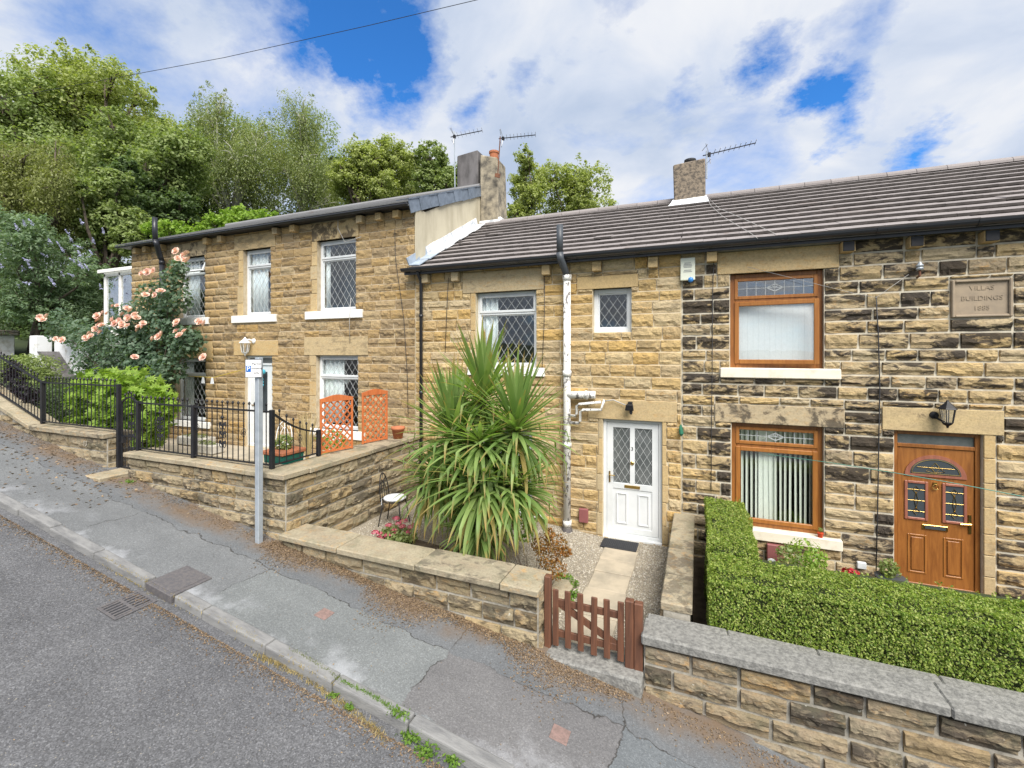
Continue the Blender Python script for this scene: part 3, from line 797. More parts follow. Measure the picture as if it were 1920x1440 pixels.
# dressed quoin strip where the render begins
MB().box(LX1-0.002, LX1+0.028, FY-0.03, FY+0.33, 1.78, 3.0).build('render_edge', M['render'], LH, bevel=0.004)
pitch = math.atan2(RZ-3.05, RY-7.62)
rf = MB(); rf.prismx([(7.62, 3.02), (RY, RZ-0.03), (14.15, 3.05), (14.15, 2.99), (RY, RZ-0.11), (7.62, 2.965)], LX0-0.18, LX1+0.02)
roofL = rf.build('roof', M['slate'], LH)
ns = 11; sl = math.hypot(RY-7.62, RZ-3.05)
for i in range(ns):                                  # slate courses
    d0 = i*sl/ns; x = LX0-0.2
    while x < LX1 + 0.02:
        L = min(1.9, LX1 + 0.03 - x)
        m = MB(); e = sl/ns
        for k, (dd, hh) in enumerate(((d0-0.02, 0.030), (d0+e+0.03, 0.008))): pass
        c, s_ = math.cos(pitch), math.sin(pitch)
        P = lambda d, h: (7.60 + d*c - h*s_, 3.03 + d*s_ + h*c)
        a0, a1, b1, b0 = P(d0, 0.008), P(d0, 0.034), P(d0+e+0.02, 0.020), P(d0+e+0.02, 0.0)
        m.prismx([a0, b0, b1, a1], x, x+L-0.004)
        m.build('slate_course', M['slate'], roofL); x += L
MB().tube([(LX0-0.2, RY, RZ+0.02), (LX1+0.0, RY, RZ+0.02)], 0.09, 10).build('ridge', M['slate'], roofL)
vs = 9
for i in range(vs):                                  # blue-grey slates hung on the verge
    d0 = -0.02 + i*(sl*0.98)/vs; e = sl/vs*1.06
    P = lambda d, h: (7.62 + d*math.cos(pitch) - h*math.sin(pitch), 3.05 + d*math.sin(pitch) + h*math.cos(pitch))
    yo = 0.014 if i % 2 else 0.0
    m = MB(); m.prismx([P(d0, -0.235+0.01*(i % 3)), P(d0+e, -0.215), P(d0+e, 0.035), P(d0, 0.045)], LX1+0.024+yo, LX1+0.042+yo)
    m.build('verge_slate', M['slate_blue'], LH, bevel=0.003)
    m = MB(); m.prismx([P(d0, 0.037), P(d0+e, 0.030), P(d0+e, 0.045), P(d0, 0.055)], LX1-0.25, LX1+0.06); m.build('verge_slate', M['slate_blue'], LH)
MB().box(LX0-0.2, LX1+0.02, 7.57, 7.64, 2.972, 3.022).build('gutter', M['black_plastic'], LH, bevel=0.02)
MB().box(LX0-0.1, LX1, 7.66, FY-0.0, 2.985, 3.012).build('soffit', M['black_plastic'], LH)
# chimney stacks at the party gable
ch = MB().hexa([(-6.10,10.86,4.1),(-5.47,10.86,4.1),(-5.47,11.5,4.1),(-6.10,11.5,4.1),(-6.10,10.86,5.38),(-5.47,10.86,5.44),(-5.47,11.5,5.44),(-6.10,11.5,5.38)])
cho = ch.build('chimney', M['cement_dark'], LH, bevel=0.02); cho['label'] = 'dark cement faced chimney stack'
MB().box(-6.14, -5.44, 10.83, 11.53, 4.22, 4.40).build('flashing', M['flash_lead'], cho, bevel=0.01)
# windows, door
window(LH, *WL['a'], split=0.73, open_top=R(22)); window(LH, *WL['b'], split=0.74); window(LH, *WL['c'], split=0.74)
window(LH, *WL['d'], split=0.73); window(LH, *WL['f'], split=0.70)
curtain(-12.95, -12.40, 1.0, 2.5, FY+0.19, 'pale curtain behind the upstairs window nearest the climbing rose')
curtain(-10.48, -9.85, 1.0, 2.5, FY+0.19, 'pale curtain behind the middle upstairs window of the taller house')
curtain(-8.0, -7.86, 1.0, 2.5, FY+0.19, 'narrow pale curtain edge in the upstairs window nearest the gable', waves=2)
curtain(-13.05, -12.65, -1.7, -0.2, FY+0.19, 'net curtain behind the ground floor window under the rose')
curtain(-8.08, -7.45, -1.6, -0.1, FY+0.19, 'pale curtain behind the ground floor window with the orange trellis')
MB().box(-7.80, -6.97, FY+0.55, FY+0.60, 0.9, 2.5).build('dark_board', M['dark_door'], LH)
# heart hanging in the ground floor window
hp = []
for i in range(24):
    a = 2*math.pi*i/24
    hp.append((-7.42 + 0.0062*16*math.sin(a)**3, -0.62 + 0.0062*(13*math.cos(a)-5*math.cos(2*a)-2*math.cos(3*a)-math.cos(4*a))))
tag(MB().prism(hp, FY+0.20, FY+0.215).build('hanging_heart', M['curtain']), 'pale hanging heart in the ground floor window above the trellis', 'ornament')
# door of the taller house
a, b, c, d = WL['e']
do = frame_mb(MB(), a, b, c, d, 0.06, FY+0.06, FY+0.13); do.box(a+0.06, b-0.06, FY+0.061, FY+0.13, d-0.24, d-0.19)
dL = do.build('door', M['white_paint'], LH, bevel=0.004); dL['label'] = 'white panelled door with narrow dark glass strip'
MB().box(a+0.06, b-0.06, FY+0.085, FY+0.125, c+0.04, d-0.24).build('slab', M['white_paint'], dL)
pane(a+0.06, b-0.06, d-0.19, d-0.06, FY+0.09, dL, M['glass_dark'])
for q in range(3): MB().box(a+0.12+q*0.075, a+0.145+q*0.075, FY+0.075, FY+0.0845, c+0.12, d-0.34).build('moulding', M['white_paint'], dL, bevel=0.004)
MB().box(a+0.50, a+0.66, FY+0.078, FY+0.0845, c+0.85, d-0.40).build('pane', M['dark_door'], dL)
MB().tube([(a+0.14, FY+0.06, c+1.02), (a+0.26, FY+0.06, c+1.02)], 0.012, 6).build('handle', M['brass'], dL)
# soil pipe of the taller house
pX = at(300, 520, 7.72).x
sp = MB(); q = at(290, 408, 7.45); q2 = at(291, 445, 7.45)
sp.tube([(q.x, 7.45, q.z), (q2.x, 7.45, 2.95)], 0.062, 10); sp.tube([(q2.x, 7.45, 2.97), (q2.x+0.03, 7.47, 2.86), (pX-0.03, 7.74, 2.62), (pX, 7.77, 2.50)], 0.066, 10)
sp.tube([(pX, 7.77, 2.52), (pX, 7.77, -2.3)], 0.062, 10)
for zz in (2.46, 1.0, -0.6): sp.tube([(pX, 7.77, zz-0.05), (pX, 7.77, zz+0.05)], 0.074, 10)
sp.tube([(pX, 7.77, -0.02), (pX+0.5, 7.77, 0.20), (-11.95, 7.80, 0.38)], 0.062, 10)
sp.build('soil_pipe', M['black_plastic'], LH, smooth=True)
# cables on the wall
cable(LH, [(at(743,430,FY).x, FY-0.05, 2.6), (at(744,480,FY).x, FY-0.05, 2.0), (at(752,545,FY).x, FY-0.05, 1.35), (at(760,600,FY).x, FY-0.05, 0.7), (at(766,700,FY).x, FY-0.05, -0.4), (at(768,760,FY).x, FY-0.05, -1.3)])
cable(LH, [(at(640,405,FY).x, FY-0.1, 2.95), (at(641,430,FY).x, FY-0.12, 2.75), (at(650,455,FY).x, FY-0.06, 2.45), (at(680,450,FY).x, FY-0.05, 2.52)], 0.008, 'white_cable')
cable(LH, [(at(662,560,FY).x, FY-0.07, 1.2), (at(660,600,FY).x, FY-0.08, 0.7), (at(659,640,FY).x, FY-0.05, 0.25)], 0.006, 'white_cable')

# ================================================================== LOWER ROOF GEOMETRY shared by the two lower houses
EY, EZ, RIY, RIZ = 7.68, 1.70, 10.9, 3.42
LP = math.atan2(RIZ-EZ, RIY-EY); SLN = math.hypot(RIY-EY, RIZ-EZ)
NR = 12; EXPO = SLN / NR
tm = MB()                                            # one interlocking tile: local x across, y up the slope, z out
TW, TL, TT = 0.326, EXPO + 0.07, 0.039
tm.hexa([(0,0,0),(TW-0.0015,0,0),(TW-0.0015,TL,0),(0,TL,0),(0,0,TT),(TW-0.0015,0,TT),(TW-0.0015,TL,TT*0.6),(0,TL,TT*0.6)])
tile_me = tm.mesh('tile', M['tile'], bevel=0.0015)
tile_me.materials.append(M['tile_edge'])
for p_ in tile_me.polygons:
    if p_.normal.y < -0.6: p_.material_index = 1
def lower_roof(house, x0, x1, rnd):
    m = MB(); m.prismx([(EY-0.02, EZ-0.02), (RIY, RIZ-0.03), (14.1, EZ), (14.1, EZ-0.05), (RIY, RIZ-0.12), (EY-0.02, EZ-0.075)], x0, x1)
    roof = m.build('roof', M['tile'], house)
    for r in range(NR):
        x = x0 + -TW*((r*0.37) % 1.0)
        while x < x1 - 0.02:
            d = r*EXPO - 0.05
            jx = rnd.uniform(-0.003, 0.003)
            loc = (max(x, x0)+jx, EY + d*math.cos(LP) - 0.014*math.sin(LP), EZ + d*math.sin(LP) + 0.014*math.cos(LP) + 0.016*mnoise.noise(Vector((x*0.45, r*0.22, 1.3))) + rnd.uniform(0, 0.003) + (0.012 if rnd.random() < 0.012 else 0))
            wsc = (min(x+TW, x1) - max(x, x0)) / TW
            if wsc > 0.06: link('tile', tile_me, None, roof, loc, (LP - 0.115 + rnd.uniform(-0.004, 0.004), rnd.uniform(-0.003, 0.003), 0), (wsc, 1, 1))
            x += TW
    x = x0
    while x < x1 - 0.05:
        L = min(0.45, x1-x); V = MB()
        pr = [(RIY + 0.13*math.cos(a), RIZ - 0.02 + 0.10*math.sin(a)) for a in np.linspace(-0.15, math.pi+0.15, 9)]
        pr += [(RIY + 0.11*math.cos(a), RIZ - 0.02 + 0.08*math.sin(a)) for a in np.linspace(math.pi+0.15, -0.15, 9)]
        V.prismx(pr, x+0.002, x+L-0.006); V.build('ridge_tile', M['tile'], roof); x += L
    return roof
def gutter(house, x0, x1):
    pr = [(7.63 + 0.068*math.cos(a), 1.70 + 0.068*math.sin(a)) for a in np.linspace(math.pi, 2*math.pi, 9)] + [(7.63 + 0.060*math.cos(a), 1.70 + 0.060*math.sin(a)) for a in np.linspace(2*math.pi, math.pi, 9)]
    m = MB(); m.prismx(pr, x0, x1); gt = m.build('gutter', M['black_plastic'], house)
    x = x0 + 0.4
    while x < x1:
        q = [(7.63 + 0.076*math.cos(a), 1.70 + 0.076*math.sin(a)) for a in np.linspace(math.pi, 2*math.pi, 9)] + [(7.63+0.069*math.cos(a), 1.70+0.069*math.sin(a)) for a in np.linspace(2*math.pi, math.pi, 9)]
        MB().prismx(q, x, x+0.055).build('bracket', M['black_plastic'], gt); x += 1.05
    MB().box(x0, x1, 7.70, 7.725, 1.585, 1.69).build('fascia', M['black_plastic'], house)
    MB().box(x0, x1, 7.725, FY+0.02, 1.64, 1.66).build('soffit', M['black_plastic'], house)

# ================================================================== MIDDLE HOUSE (number 3)
rs = random.Random(23)
MH = thing('terraced_house', (-2.85, 7.9, -3.2), 'golden sandstone cottage with white door number 3 behind the spiky plant', 'house', 'houses of the terrace')
MX0, MX1, MZ0, MZ1 = -5.405, -0.26, -3.30, 1.62
WM = dict(w=(-4.02, -2.77, -0.27, 1.17), s=(-1.72, -1.06, 0.36, 1.12), d=(-1.545, -0.565, -3.17, -1.14), g=(-3.95, -2.85, -2.95, -1.45))
wall_panel(MH, MX0, MX1, MZ0, 1.66, list(WM.values()), M['mortar_mid'])
lints = [(-4.30, -2.62, 1.17, 1.57), (-2.0, -0.95, 1.12, 1.34), (-1.80, -0.33, -1.14, -0.80), (-4.2, -2.6, -1.45, -1.1)]
for a, b, c, d in lints: block(MH, 'lintel', a, b, FY-0.028, FY+0.11, c, d, M['ashlar'], 0.006)
sl_ = [(-4.18, -2.60, -0.43, -0.27), (-4.1, -2.58, -3.02, -2.95)]
for a, b, c, d in sl_: block(MH, 'sill', a, b, FY-0.07, FY+0.12, c, d, M['sill_white'], 0.01, 0.006)
jm = []
for (xa, xb, za, zb, side) in ((-1.545, 0, -3.17, -1.14, 0), (-0.565, 0, -3.17, -1.14, 1), (-4.02, 0, -0.27, 1.17, 0)):
    zz = za
    while zz < zb - 0.05:
        h = min(rs.uniform(0.28, 0.40), zb-zz)
        if zb-zz-h < 0.12: h = zb-zz
        wj = rs.choice((0.07, 0.10))
        p0, p1 = (xa-wj, xa-0.004) if side == 0 else (xa+0.004, xa+wj)
        block(MH, 'jamb_stone', p0, p1, FY-0.02, FY+0.12, zz+0.005, zz+h-0.005, M['ashlar'], 0.006)
        jm.append((p0-0.005, p1+0.005, zz, zz+h)); zz += h
cb = []
for cx in (803, 865, 1027, 1121, 1225):
    X = at(cx, 505, FY).x
    if -4.35 < X < -2.6: X = -4.42 if X < -3.4 else -2.53
    cb.append((X-0.085, X+0.085, 1.40, 1.60)); block(MH, 'corbel', X-0.075, X+0.075, FY-0.14, FY+0.1, 1.41, 1.585, M['ashlar'], 0.007, 0.012)
stones = courses(MX0+0.01, MX1-0.006, MZ0, MZ1, list(WM.values()) + lints + sl_ + jm + cb, (0.165, 0.225), (0.28, 0.60), rs)
rocksM = rock_set(M['stone_mid'], 18, 11, 7, 0.034, 200)
lay(MH, stones, rocksM, lambda u, z: ((u, FY-0.002, z), 0.0), rs, 300, score=lambda s: -s[0])
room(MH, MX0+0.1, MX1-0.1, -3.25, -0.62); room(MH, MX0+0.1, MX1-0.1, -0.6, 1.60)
MB().box(MX0, MX1, 13.6, 13.9, MZ0, 1.66).build('wall', M['stone_mid'], MH)
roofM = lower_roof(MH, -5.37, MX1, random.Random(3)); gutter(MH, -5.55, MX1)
# stepped flashing where the lower roof meets the rendered gable
fs = 9
for i in range(fs):
    d0, d1 = i*SLN*0.93/fs, (i+1)*SLN*0.93/fs + 0.05
    P = lambda d, h: (EY + d*math.cos(LP) - h*math.sin(LP), EZ + d*math.sin(LP) + h*math.cos(LP))
    wdt = 0.20 + 0.035*(i % 2)
    m = MB(); m.prismx([P(d0, 0.060), P(d1, 0.060), P(d1, 0.075), P(d0, 0.082)], LX1+0.012, LX1+wdt+0.05)
    m.prismx([P(d0, 0.070), P(d1, 0.072), P(d1, 0.235), P(d0, 0.225)], LX1+0.004, LX1+0.024)
    m.build('flashing', M['flash_white'] if i > 1 else M['flash_lead'], roofM, jit=0.012)
# rendered chimney standing on the party wall
c2 = MB().hexa([(-5.405,10.86,2.9),(-4.86,10.86,2.9),(-4.86,11.48,2.9),(-5.405,11.48,2.9),(-5.405,10.86,5.30),(-4.90,10.86,5.16),(-4.90,11.46,5.12),(-5.405,11.46,5.30)])
c2o = c2.build('chimney', M['render_dark'], MH, bevel=0.03, jit=0.02); c2o['label'] = 'mottled rendered chimney stack on the party wall'
MB().lathe([(0.125,0),(0.13,0.03),(0.115,0.05),(0.115,0.20),(0.135,0.22),(0.135,0.27),(0.10,0.275)], (-5.10, 11.1, 5.15), 16).build('chimney_pot', M['terracotta'], c2o, smooth=False)
MB().box(-5.40, -4.78, 10.78, 10.858, 3.30, 3.50).build('flashing', M['flash_white'], c2o, bevel=0.02, jit=0.01)
MB().box(-4.858, -4.76, 10.80, 11.52, 3.34, 3.56).build('flashing', M['flash_white'], c2o, bevel=0.02, jit=0.01)
window(MH, *WM['w'], split=0.72); window(MH, *WM['s'], single=True, lat=(0.15, 0.21), fw=0.075); window(MH, *WM['g'], split=0.7)
curtain(-3.95, -3.62, -0.2, 1.1, FY+0.19, 'pale curtain in the upstairs window above the spiky plant', waves=3)
# white door
a, b, c, d = WM['d']
do = frame_mb(MB(), a, b, c, d, 0.055, FY+0.05, FY+0.12, 0.06)
dM = do.build('door', M['white_paint'], MH, bevel=0.004); dM['label'] = 'white half glazed door with leaded diamonds and number 3'
xa, xb, za, zb = a+0.06, b-0.06, c+0.065, d-0.06
mid_z = za + 0.86
sl2 = MB(); y0, y1 = FY+0.066, FY+0.115
p1, p2, p3, p4 = xa+0.105, (xa+xb)/2-0.04, (xa+xb)/2+0.04, xb-0.105
sl2.box(xa, p1, y0, y1, za, zb); sl2.box(p4, xb, y0, y1, za, zb); sl2.box(p2, p3, y0, y1, mid_z, zb-0.09)
sl2.box(p1, p4, y0, y1, zb-0.09, zb); sl2.box(p1, p4, y0, y1, mid_z-0.10, mid_z); sl2.box(p1, p4, y0, y1, za, za+0.10); sl2.box(p1, p4, y0+0.012, y1, za+0.10, mid_z-0.10)
slab = sl2.build('slab', M['white_paint'], dM, bevel=0.003)
for q0, q1 in ((p1, p2), (p3, p4)):
    pane(q0, q1, mid_z, zb-0.09, FY+0.088, dM, M['glass_dark']); lattice(q0+0.003, q1-0.003, mid_z+0.003, zb-0.093, FY+0.084, 0.115, 0.19, dM)
    frame_mb(MB(), q0+0.055, q1-0.045, za+0.16, mid_z-0.17, 0.022, y0-0.002, y0+0.014).build('moulding', M['white_paint'], dM, bevel=0.005)
MB().box(p2-0.09, p3+0.09, y0-0.012, y0, mid_z-0.075, mid_z-0.025).build('letter_plate', M['brass'], dM, bevel=0.004)
hd = MB(); hd.box(xa+0.035, xa+0.06, y0-0.012, y0, mid_z+0.0, mid_z+0.19); hd.tube([(xa+0.047, y0-0.04, mid_z+0.13), (xa+0.14, y0-0.045, mid_z+0.125)], 0.010, 6); hd.tube([(xa+0.047, y0, mid_z+0.13), (xa+0.047, y0-0.04, mid_z+0.13)], 0.010, 6)
hd.build('handle', M['brass'], dM)
kn = MB(); kn.lathe([(0.03,0),(0.035,0.01),(0.02,0.02)], (0,0,0), 12); kme = kn.mesh('knocker', M['brass'])
link('knocker', kme, None, dM, ((p2+p3)/2, y0, mid_z+0.36), (R(90), 0, 0))
mesh_text('3', 0.085, M['ink'], 'house_number', dM, ((p2+p3)/2, y0-0.003, mid_z+0.60))
MB().box(a-0.0, b+0.0, FY-0.03, FY+0.05, c-0.03, c+0.012).build('threshold', M['white_paint'], dM, bevel=0.006)
# white soil pipe with branches
pX = at(1063, 700, 7.76).x; py = 7.77
sp = MB(); sp.tube([(pX, py, 1.36), (pX, py, -3.14)], 0.066, 12)
for zz in (1.33, -0.36, -1.62, -3.0): sp.tube([(pX, py, zz-0.05), (pX, py, zz+0.05)], 0.080, 12)
sp.tube([(pX, py, -0.74), (pX+0.25, py, -0.73), (pX+0.50, py+0.01, -0.72)], 0.066, 10); sp.tube([(pX+0.32, py, -0.727), (pX+0.37, py, -0.726)], 0.078, 10)
pipeo = sp.build('soil_pipe', M['peeling'], MH, smooth=True); pipeo['label'] = 'peeling white painted soil pipe'
w1 = MB(); w1.tube([(pX+0.04, py-0.02, -1.10), (pX+0.16, py-0.02, -1.10), (pX+0.18, py-0.02, -1.06), (pX+0.18, py-0.02, -0.92), (pX+0.22, py-0.02, -0.89), (pX+0.60, py, -0.84)], 0.024, 8)
w1.tube([(pX+0.04, py-0.03, -1.22), (pX+0.22, py-0.03, -1.22), (pX+0.245, py-0.03, -1.18), (pX+0.245, py-0.03, -1.02), (pX+0.29, py-0.03, -0.985), (pX+0.60, py-0.01, -0.97), (pX+0.66, py, -0.80)], 0.024, 8)
w1.build('waste_pipe', M['peeling'], MH, smooth=True)
MB().tube([(pX, py, -3.24), (pX, py, -3.08)], [0.12, 0.085], 12).build('pipe_collar', M['cast_iron'], MH)
vp = MB(); vx = at(1049, 460, 7.5); vp.tube([(vx.x, 7.52, at(1049, 422, 7.52).z), (vx.x, 7.52, 1.72)], 0.058, 12); vp.tube([(vx.x, 7.52, 1.73), (vx.x+0.01, 7.53, 1.62), (pX-0.02, 7.72, 1.45), (pX, py, 1.34)], 0.062, 12)
vp.build('vent_pipe', M['grey_plastic'], MH, smooth=True)
rain = MB(); rx = at(789, 600, 7.78).x; rain.tube([(rx, 7.66, 1.66), (rx, 7.70, 1.56), (rx, 7.79, 1.45), (rx, 7.79, -2.85)], 0.034, 8)
for zz in (0.75, -0.8): rain.tube([(rx, 7.79, zz-0.03), (rx, 7.79, zz+0.03)], 0.044, 8)
rain.build('downpipe', M['black_plastic'], MH, smooth=True)
cable(MH, [(at(843,520,FY).x, FY-0.05, 1.5), (at(840,580,FY).x, FY-0.05, 0.8), (at(837,660,FY).x, FY-0.05, 0.0)])
cable(MH, [(at(1023,530,FY).x, FY-0.05, 1.4), (at(1022,600,FY).x, FY-0.05, 0.6), (at(1018,700,FY).x, FY-0.05, -0.3)])
cable(MH, [(pX+0.66, py, -0.82), (pX+0.8, py+0.05, -0.80), (pX+1.0, py+0.06, -0.88)], 0.010, 'white_cable')

# ================================================================== RIGHT HOUSE
rs = random.Random(41)
RH = thing('terraced_house', (3.1, 7.9, -3.25), 'soot blackened sandstone cottage with golden oak windows and brown front door', 'house', 'houses of the terrace')
QX0, QX1, QZ0, QZ1 = -0.258, 6.6, -3.35, 1.62
WR = dict(u=(0.455, 1.70, -0.23, 1.24), l=(0.475, 1.70, -2.70, -1.085), d=(2.525, 3.465, -3.24, -1.075), x=(4.6, 5.8, -0.23, 1.24))
wall_panel(RH, QX0, QX1, QZ0, 1.66, list(WR.values()), M['mortar_right'])
PL = (3.12, 3.76, 0.46, 0.99)
lints = [(0.27, 1.88, 1.24, 1.585), (0.235, 1.945, -1.085, -0.80), (2.385, 3.665, -1.075, -0.755), (4.4, 6.0, 1.24, 1.585)]
for i, (a, b, c, d) in enumerate(lints): block(RH, 'lintel', a, b, FY-0.028, FY+0.11, c, d, M['ashlar_sooty'] if i else M['ashlar'], 0.006)
sl_ = [(0.31, 1.895, -0.385, -0.23), (0.30, 1.91, -2.86, -2.70), (4.4, 6.0, -0.385, -0.23)]
for a, b, c, d in sl_: block(RH, 'sill', a, b, FY-0.08, FY+0.12, c, d, M['sill_cream'], 0.012, 0.006)
jm = []
zz = -3.24
while zz < -1.12:                                    # jamb stones right of the brown door
    h = min(rs.uniform(0.26, 0.36), -1.075-zz)
    if -1.075-zz-h < 0.12: h = -1.075-zz
    block(RH, 'jamb_stone', 3.469, 3.585, FY-0.02, FY+0.12, zz+0.005, zz+h-0.005, M['ashlar'], 0.006); jm.append((3.464, 3.592, zz, zz+h)); zz += h
cb = []
for cx, nm in ((1337, 0), (1585, 1), (1710, 1), (1847, 1), (1985, 1)):
    X = at(cx, 465, FY).x
    if 0.2 < X < 1.95: X = 0.19 if X < 1 else 1.97
    cb.append((X-0.09, X+0.09, 1.42, 1.60))
    m = block(RH, 'corbel', X-0.075, X+0.075, FY-0.16, FY+0.1, 1.435, 1.585, M['ashlar'], 0.006, 0.008)
    if nm: MB().box(X-0.068, X+0.068, FY-0.176, FY-0.163, 1.443, 1.577).build('black_face', M['black_metal'], m, bevel=0.004)
stones = courses(QX0+0.006, QX1-0.01, QZ0, QZ1, list(WR.values()) + lints + sl_ + jm + cb + [PL], (0.165, 0.235), (0.28, 0.62), rs, joint=0.020)
rocksR = rock_set(M['stone_right'], 18, 11, 7, 0.040, 300)
lay(RH, stones, rocksR, lambda u, z: ((u, FY-0.002, z), 0.0), rs, 300, score=lambda s: s[0])
room(RH, QX0+0.1, QX1-0.1, -3.3, -0.62); room(RH, QX0+0.1, QX1-0.1, -0.6, 1.60)
MB().box(QX0, QX1, 13.6, 13.9, QZ0, 1.66).build('wall', M['stone_right'], RH)
gb = MB(); gb.prismx([(FY+0.33, QZ0), (13.6, QZ0), (13.6, 1.62), (RIY, RIZ-0.13), (FY+0.33, 1.62)], QX1-0.3, QX1-0.01); gb.build('gable_wall', M['stone_right'], RH)
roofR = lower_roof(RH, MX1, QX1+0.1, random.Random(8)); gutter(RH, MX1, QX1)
c3 = MB().hexa([(-0.50,10.58,2.9),(0.13,10.58,2.9),(0.13,11.2,2.9),(-0.50,11.2,2.9),(-0.53,10.56,4.13),(0.14,10.56,4.19),(0.14,11.2,4.19),(-0.53,11.2,4.13)])
c3o = c3.build('chimney', M['roughcast'], RH, bevel=0.025, jit=0.02)
MB().lathe([(0.11,0),(0.11,0.10),(0.125,0.11),(0.125,0.15),(0.09,0.155)], (-0.18, 10.85, 4.15), 14).build('chimney_pot', M['rubber'], c3o)
fl = MB(); fl.hexa([(-0.62,10.40,3.19),(0.20,10.40,3.19),(0.16,10.60,3.22),(-0.56,10.60,3.22),(-0.58,10.44,3.24),(0.18,10.44,3.24),(0.15,10.60,3.40),(-0.53,10.60,3.38)])
fl.build('flashing', M['flash_white'], c3o, jit=0.01)
# golden oak windows
def oak_window(k, top, opened):
    x0, x1, z0, z1 = WR[k]; y = FY+0.075; fw = 0.075
    m = frame_mb(MB(), x0, x1, z0, z1, fw, y, y+0.07); zt = z1 - top
    m.box(x0+fw, x1-fw, y+0.001, y+0.07, zt-0.035, zt+0.035)
    w = m.build('window', M['oak'], RH, bevel=0.006)
    a, b = x0+fw, x1-fw
    s = frame_mb(MB(), a-0.01, b+0.01, zt+0.022, z1-fw+0.01, 0.05, y-0.014, y+0.03); s.build('top_sash', M['oak_light'], w, bevel=0.006)
    pane(a+0.035, b-0.035, zt+0.065, z1-fw-0.035, y+0.010, w, M['glass_bright'])
    ld = MB(); px0, px1, pz0, pz1 = a+0.04, b-0.04, zt+0.07, z1-fw-0.04
    for i in range(1, 8): xx = px0 + (px1-px0)*i/8; ld.box(xx-0.004, xx+0.004, y+0.003, y+0.008, pz0, pz1)
    zz = (pz0+pz1)/2; ld.box(px0, px1, y+0.0035, y+0.0085, zz-0.004, zz+0.004)
    cx = (px0+px1)/2
    for sx in (-1, 1):
        for sz in (-1, 1): ld.bar((cx+sx*0.11, y+0.002, zz), (cx, y+0.002, zz+sz*0.055), 0.014, 0.006)
        ld.bar((cx+sx*0.05, y+0.002, zz+0.035), (cx, y+0.002, zz), 0.010, 0.006)
    ld.build('lead_lattice', M['lead'], w)
    s = frame_mb(MB(), a-0.01, b+0.01, z0+fw-0.01, zt-0.022, 0.065, y-0.018, y+0.03)
    so = s.build('sash', M['oak_light'], w, bevel=0.007)
    po = pane(a+0.05, b-0.05, z0+fw+0.05, zt-0.08, y+0.006, w, M['glass'])
    if opened:
        zh = zt-0.03
        mt = Matrix.Translation((a, y, 0)) @ Matrix.Rotation(-opened, 4, 'Z') @ Matrix.Translation((-a, -y, 0))
        for o in (so, po): o.data.transform(mt)
    return w
oak_window('u', 0.42, R(7)); oak_window('l', 0.36, 0); oak_window('x', 0.42, 0)
bw = MB()
for i in range(14):
    x = 0.56 + i*0.077; bw.box(x, x+0.076, FY+0.150+0.001*(i % 2), FY+0.154+0.001*(i % 2), -0.15, 0.80)
tag(bw.build('window_blind', M['blind_white']), 'closed white blind behind the upstairs golden oak window', 'blind')
vb = thing('vertical_blind', (1.09, FY+0.165, -2.6), 'grey green vertical slat blind in the ground floor golden oak window', 'blind')
MB().box(0.56, 1.63, FY+0.15, FY+0.18, -1.20, -1.17).build('headrail', M['blind'], vb)
for i in range(16):
    x = 0.575 + i*0.066; an = R(57) if i not in (5, 6, 7) else R(10)
    hw = 0.040
    m = MB(); dx, dy = hw*math.cos(an), hw*math.sin(an)
    sw = random.uniform(-0.006, 0.006) + (0.02 if i == 7 else 0)
    m.hexa([(x-dx+sw, FY+0.165-dy, -2.62), (x+dx+sw, FY+0.165+dy, -2.62), (x+dx+sw, FY+0.1675+dy, -2.62), (x-dx+sw, FY+0.1675-dy, -2.62), (x-dx, FY+0.165-dy, -1.20), (x+dx, FY+0.165+dy, -1.20), (x+dx, FY+0.1675+dy, -1.20), (x-dx, FY+0.1675-dy, -1.20)])
    m.build('vane', M['blind'], vb)
# brown door
a, b, c, d = WR['d']; y = FY+0.05
do = frame_mb(MB(), a, b, c, d, 0.055, y, y+0.08); do.box(a+0.055, b-0.055, y+0.001, y+0.08, d-0.235, d-0.185)
dR = do.build('door', M['oak'], RH, bevel=0.005); dR['label'] = 'golden oak panelled door with brass fittings and fanlight'
pane(a+0.055, b-0.055, d-0.185, d-0.055, y+0.03, dR, M['glass_dark'])
xa, xb, za, zb = a+0.06, b-0.06, c+0.05, d-0.24; yd = y+0.018
MB().box(xa, xb, yd, yd+0.045, za, zb).build('slab', M['oak'], dR, bevel=0.003)
cx = (xa+xb)/2; fz = zb-0.36
arc = [(cx + 0.30*math.cos(t), fz + 0.24*math.sin(t)) for t in np.linspace(0, math.pi, 17)]
arc_o = [(cx + 0.335*math.cos(t), fz - 0.028 + 0.30*max(0, math.sin(t))) for t in np.linspace(0, math.pi, 17)]
MB().prism(arc_o, yd-0.016, yd-0.001).build('fanlight_bead', M['rosewood'], dR)
MB().prism([(cx+(x-cx)*0.92, fz+0.008+(z-fz)*0.90) for x, z in arc], yd-0.0175, yd-0.017).build('pane', M['dark_door'], dR)
br = MB()
pts = [(cx+(x-cx)*0.86, yd-0.021, fz+0.02+(z-fz)*0.80) for x, z in arc]
br.tube(pts, 0.004, 5); br.tube([pts[0], pts[-1]], 0.004, 5); br.tube([(cx-0.20, yd-0.021, fz+0.10), (cx+0.20, yd-0.021, fz+0.10)], 0.0035, 5)
for s in (-1, 1):
    br.tube([(cx, yd-0.021, fz+0.03), (cx+s*0.05, yd-0.021, fz+0.10), (cx, yd-0.021, fz+0.17)], 0.004, 5); br.tube([(cx, yd-0.021, fz+0.03), (cx+s*0.10, yd-0.021, fz+0.05), (cx+s*0.05, yd-0.021, fz+0.10)], 0.0035, 5)
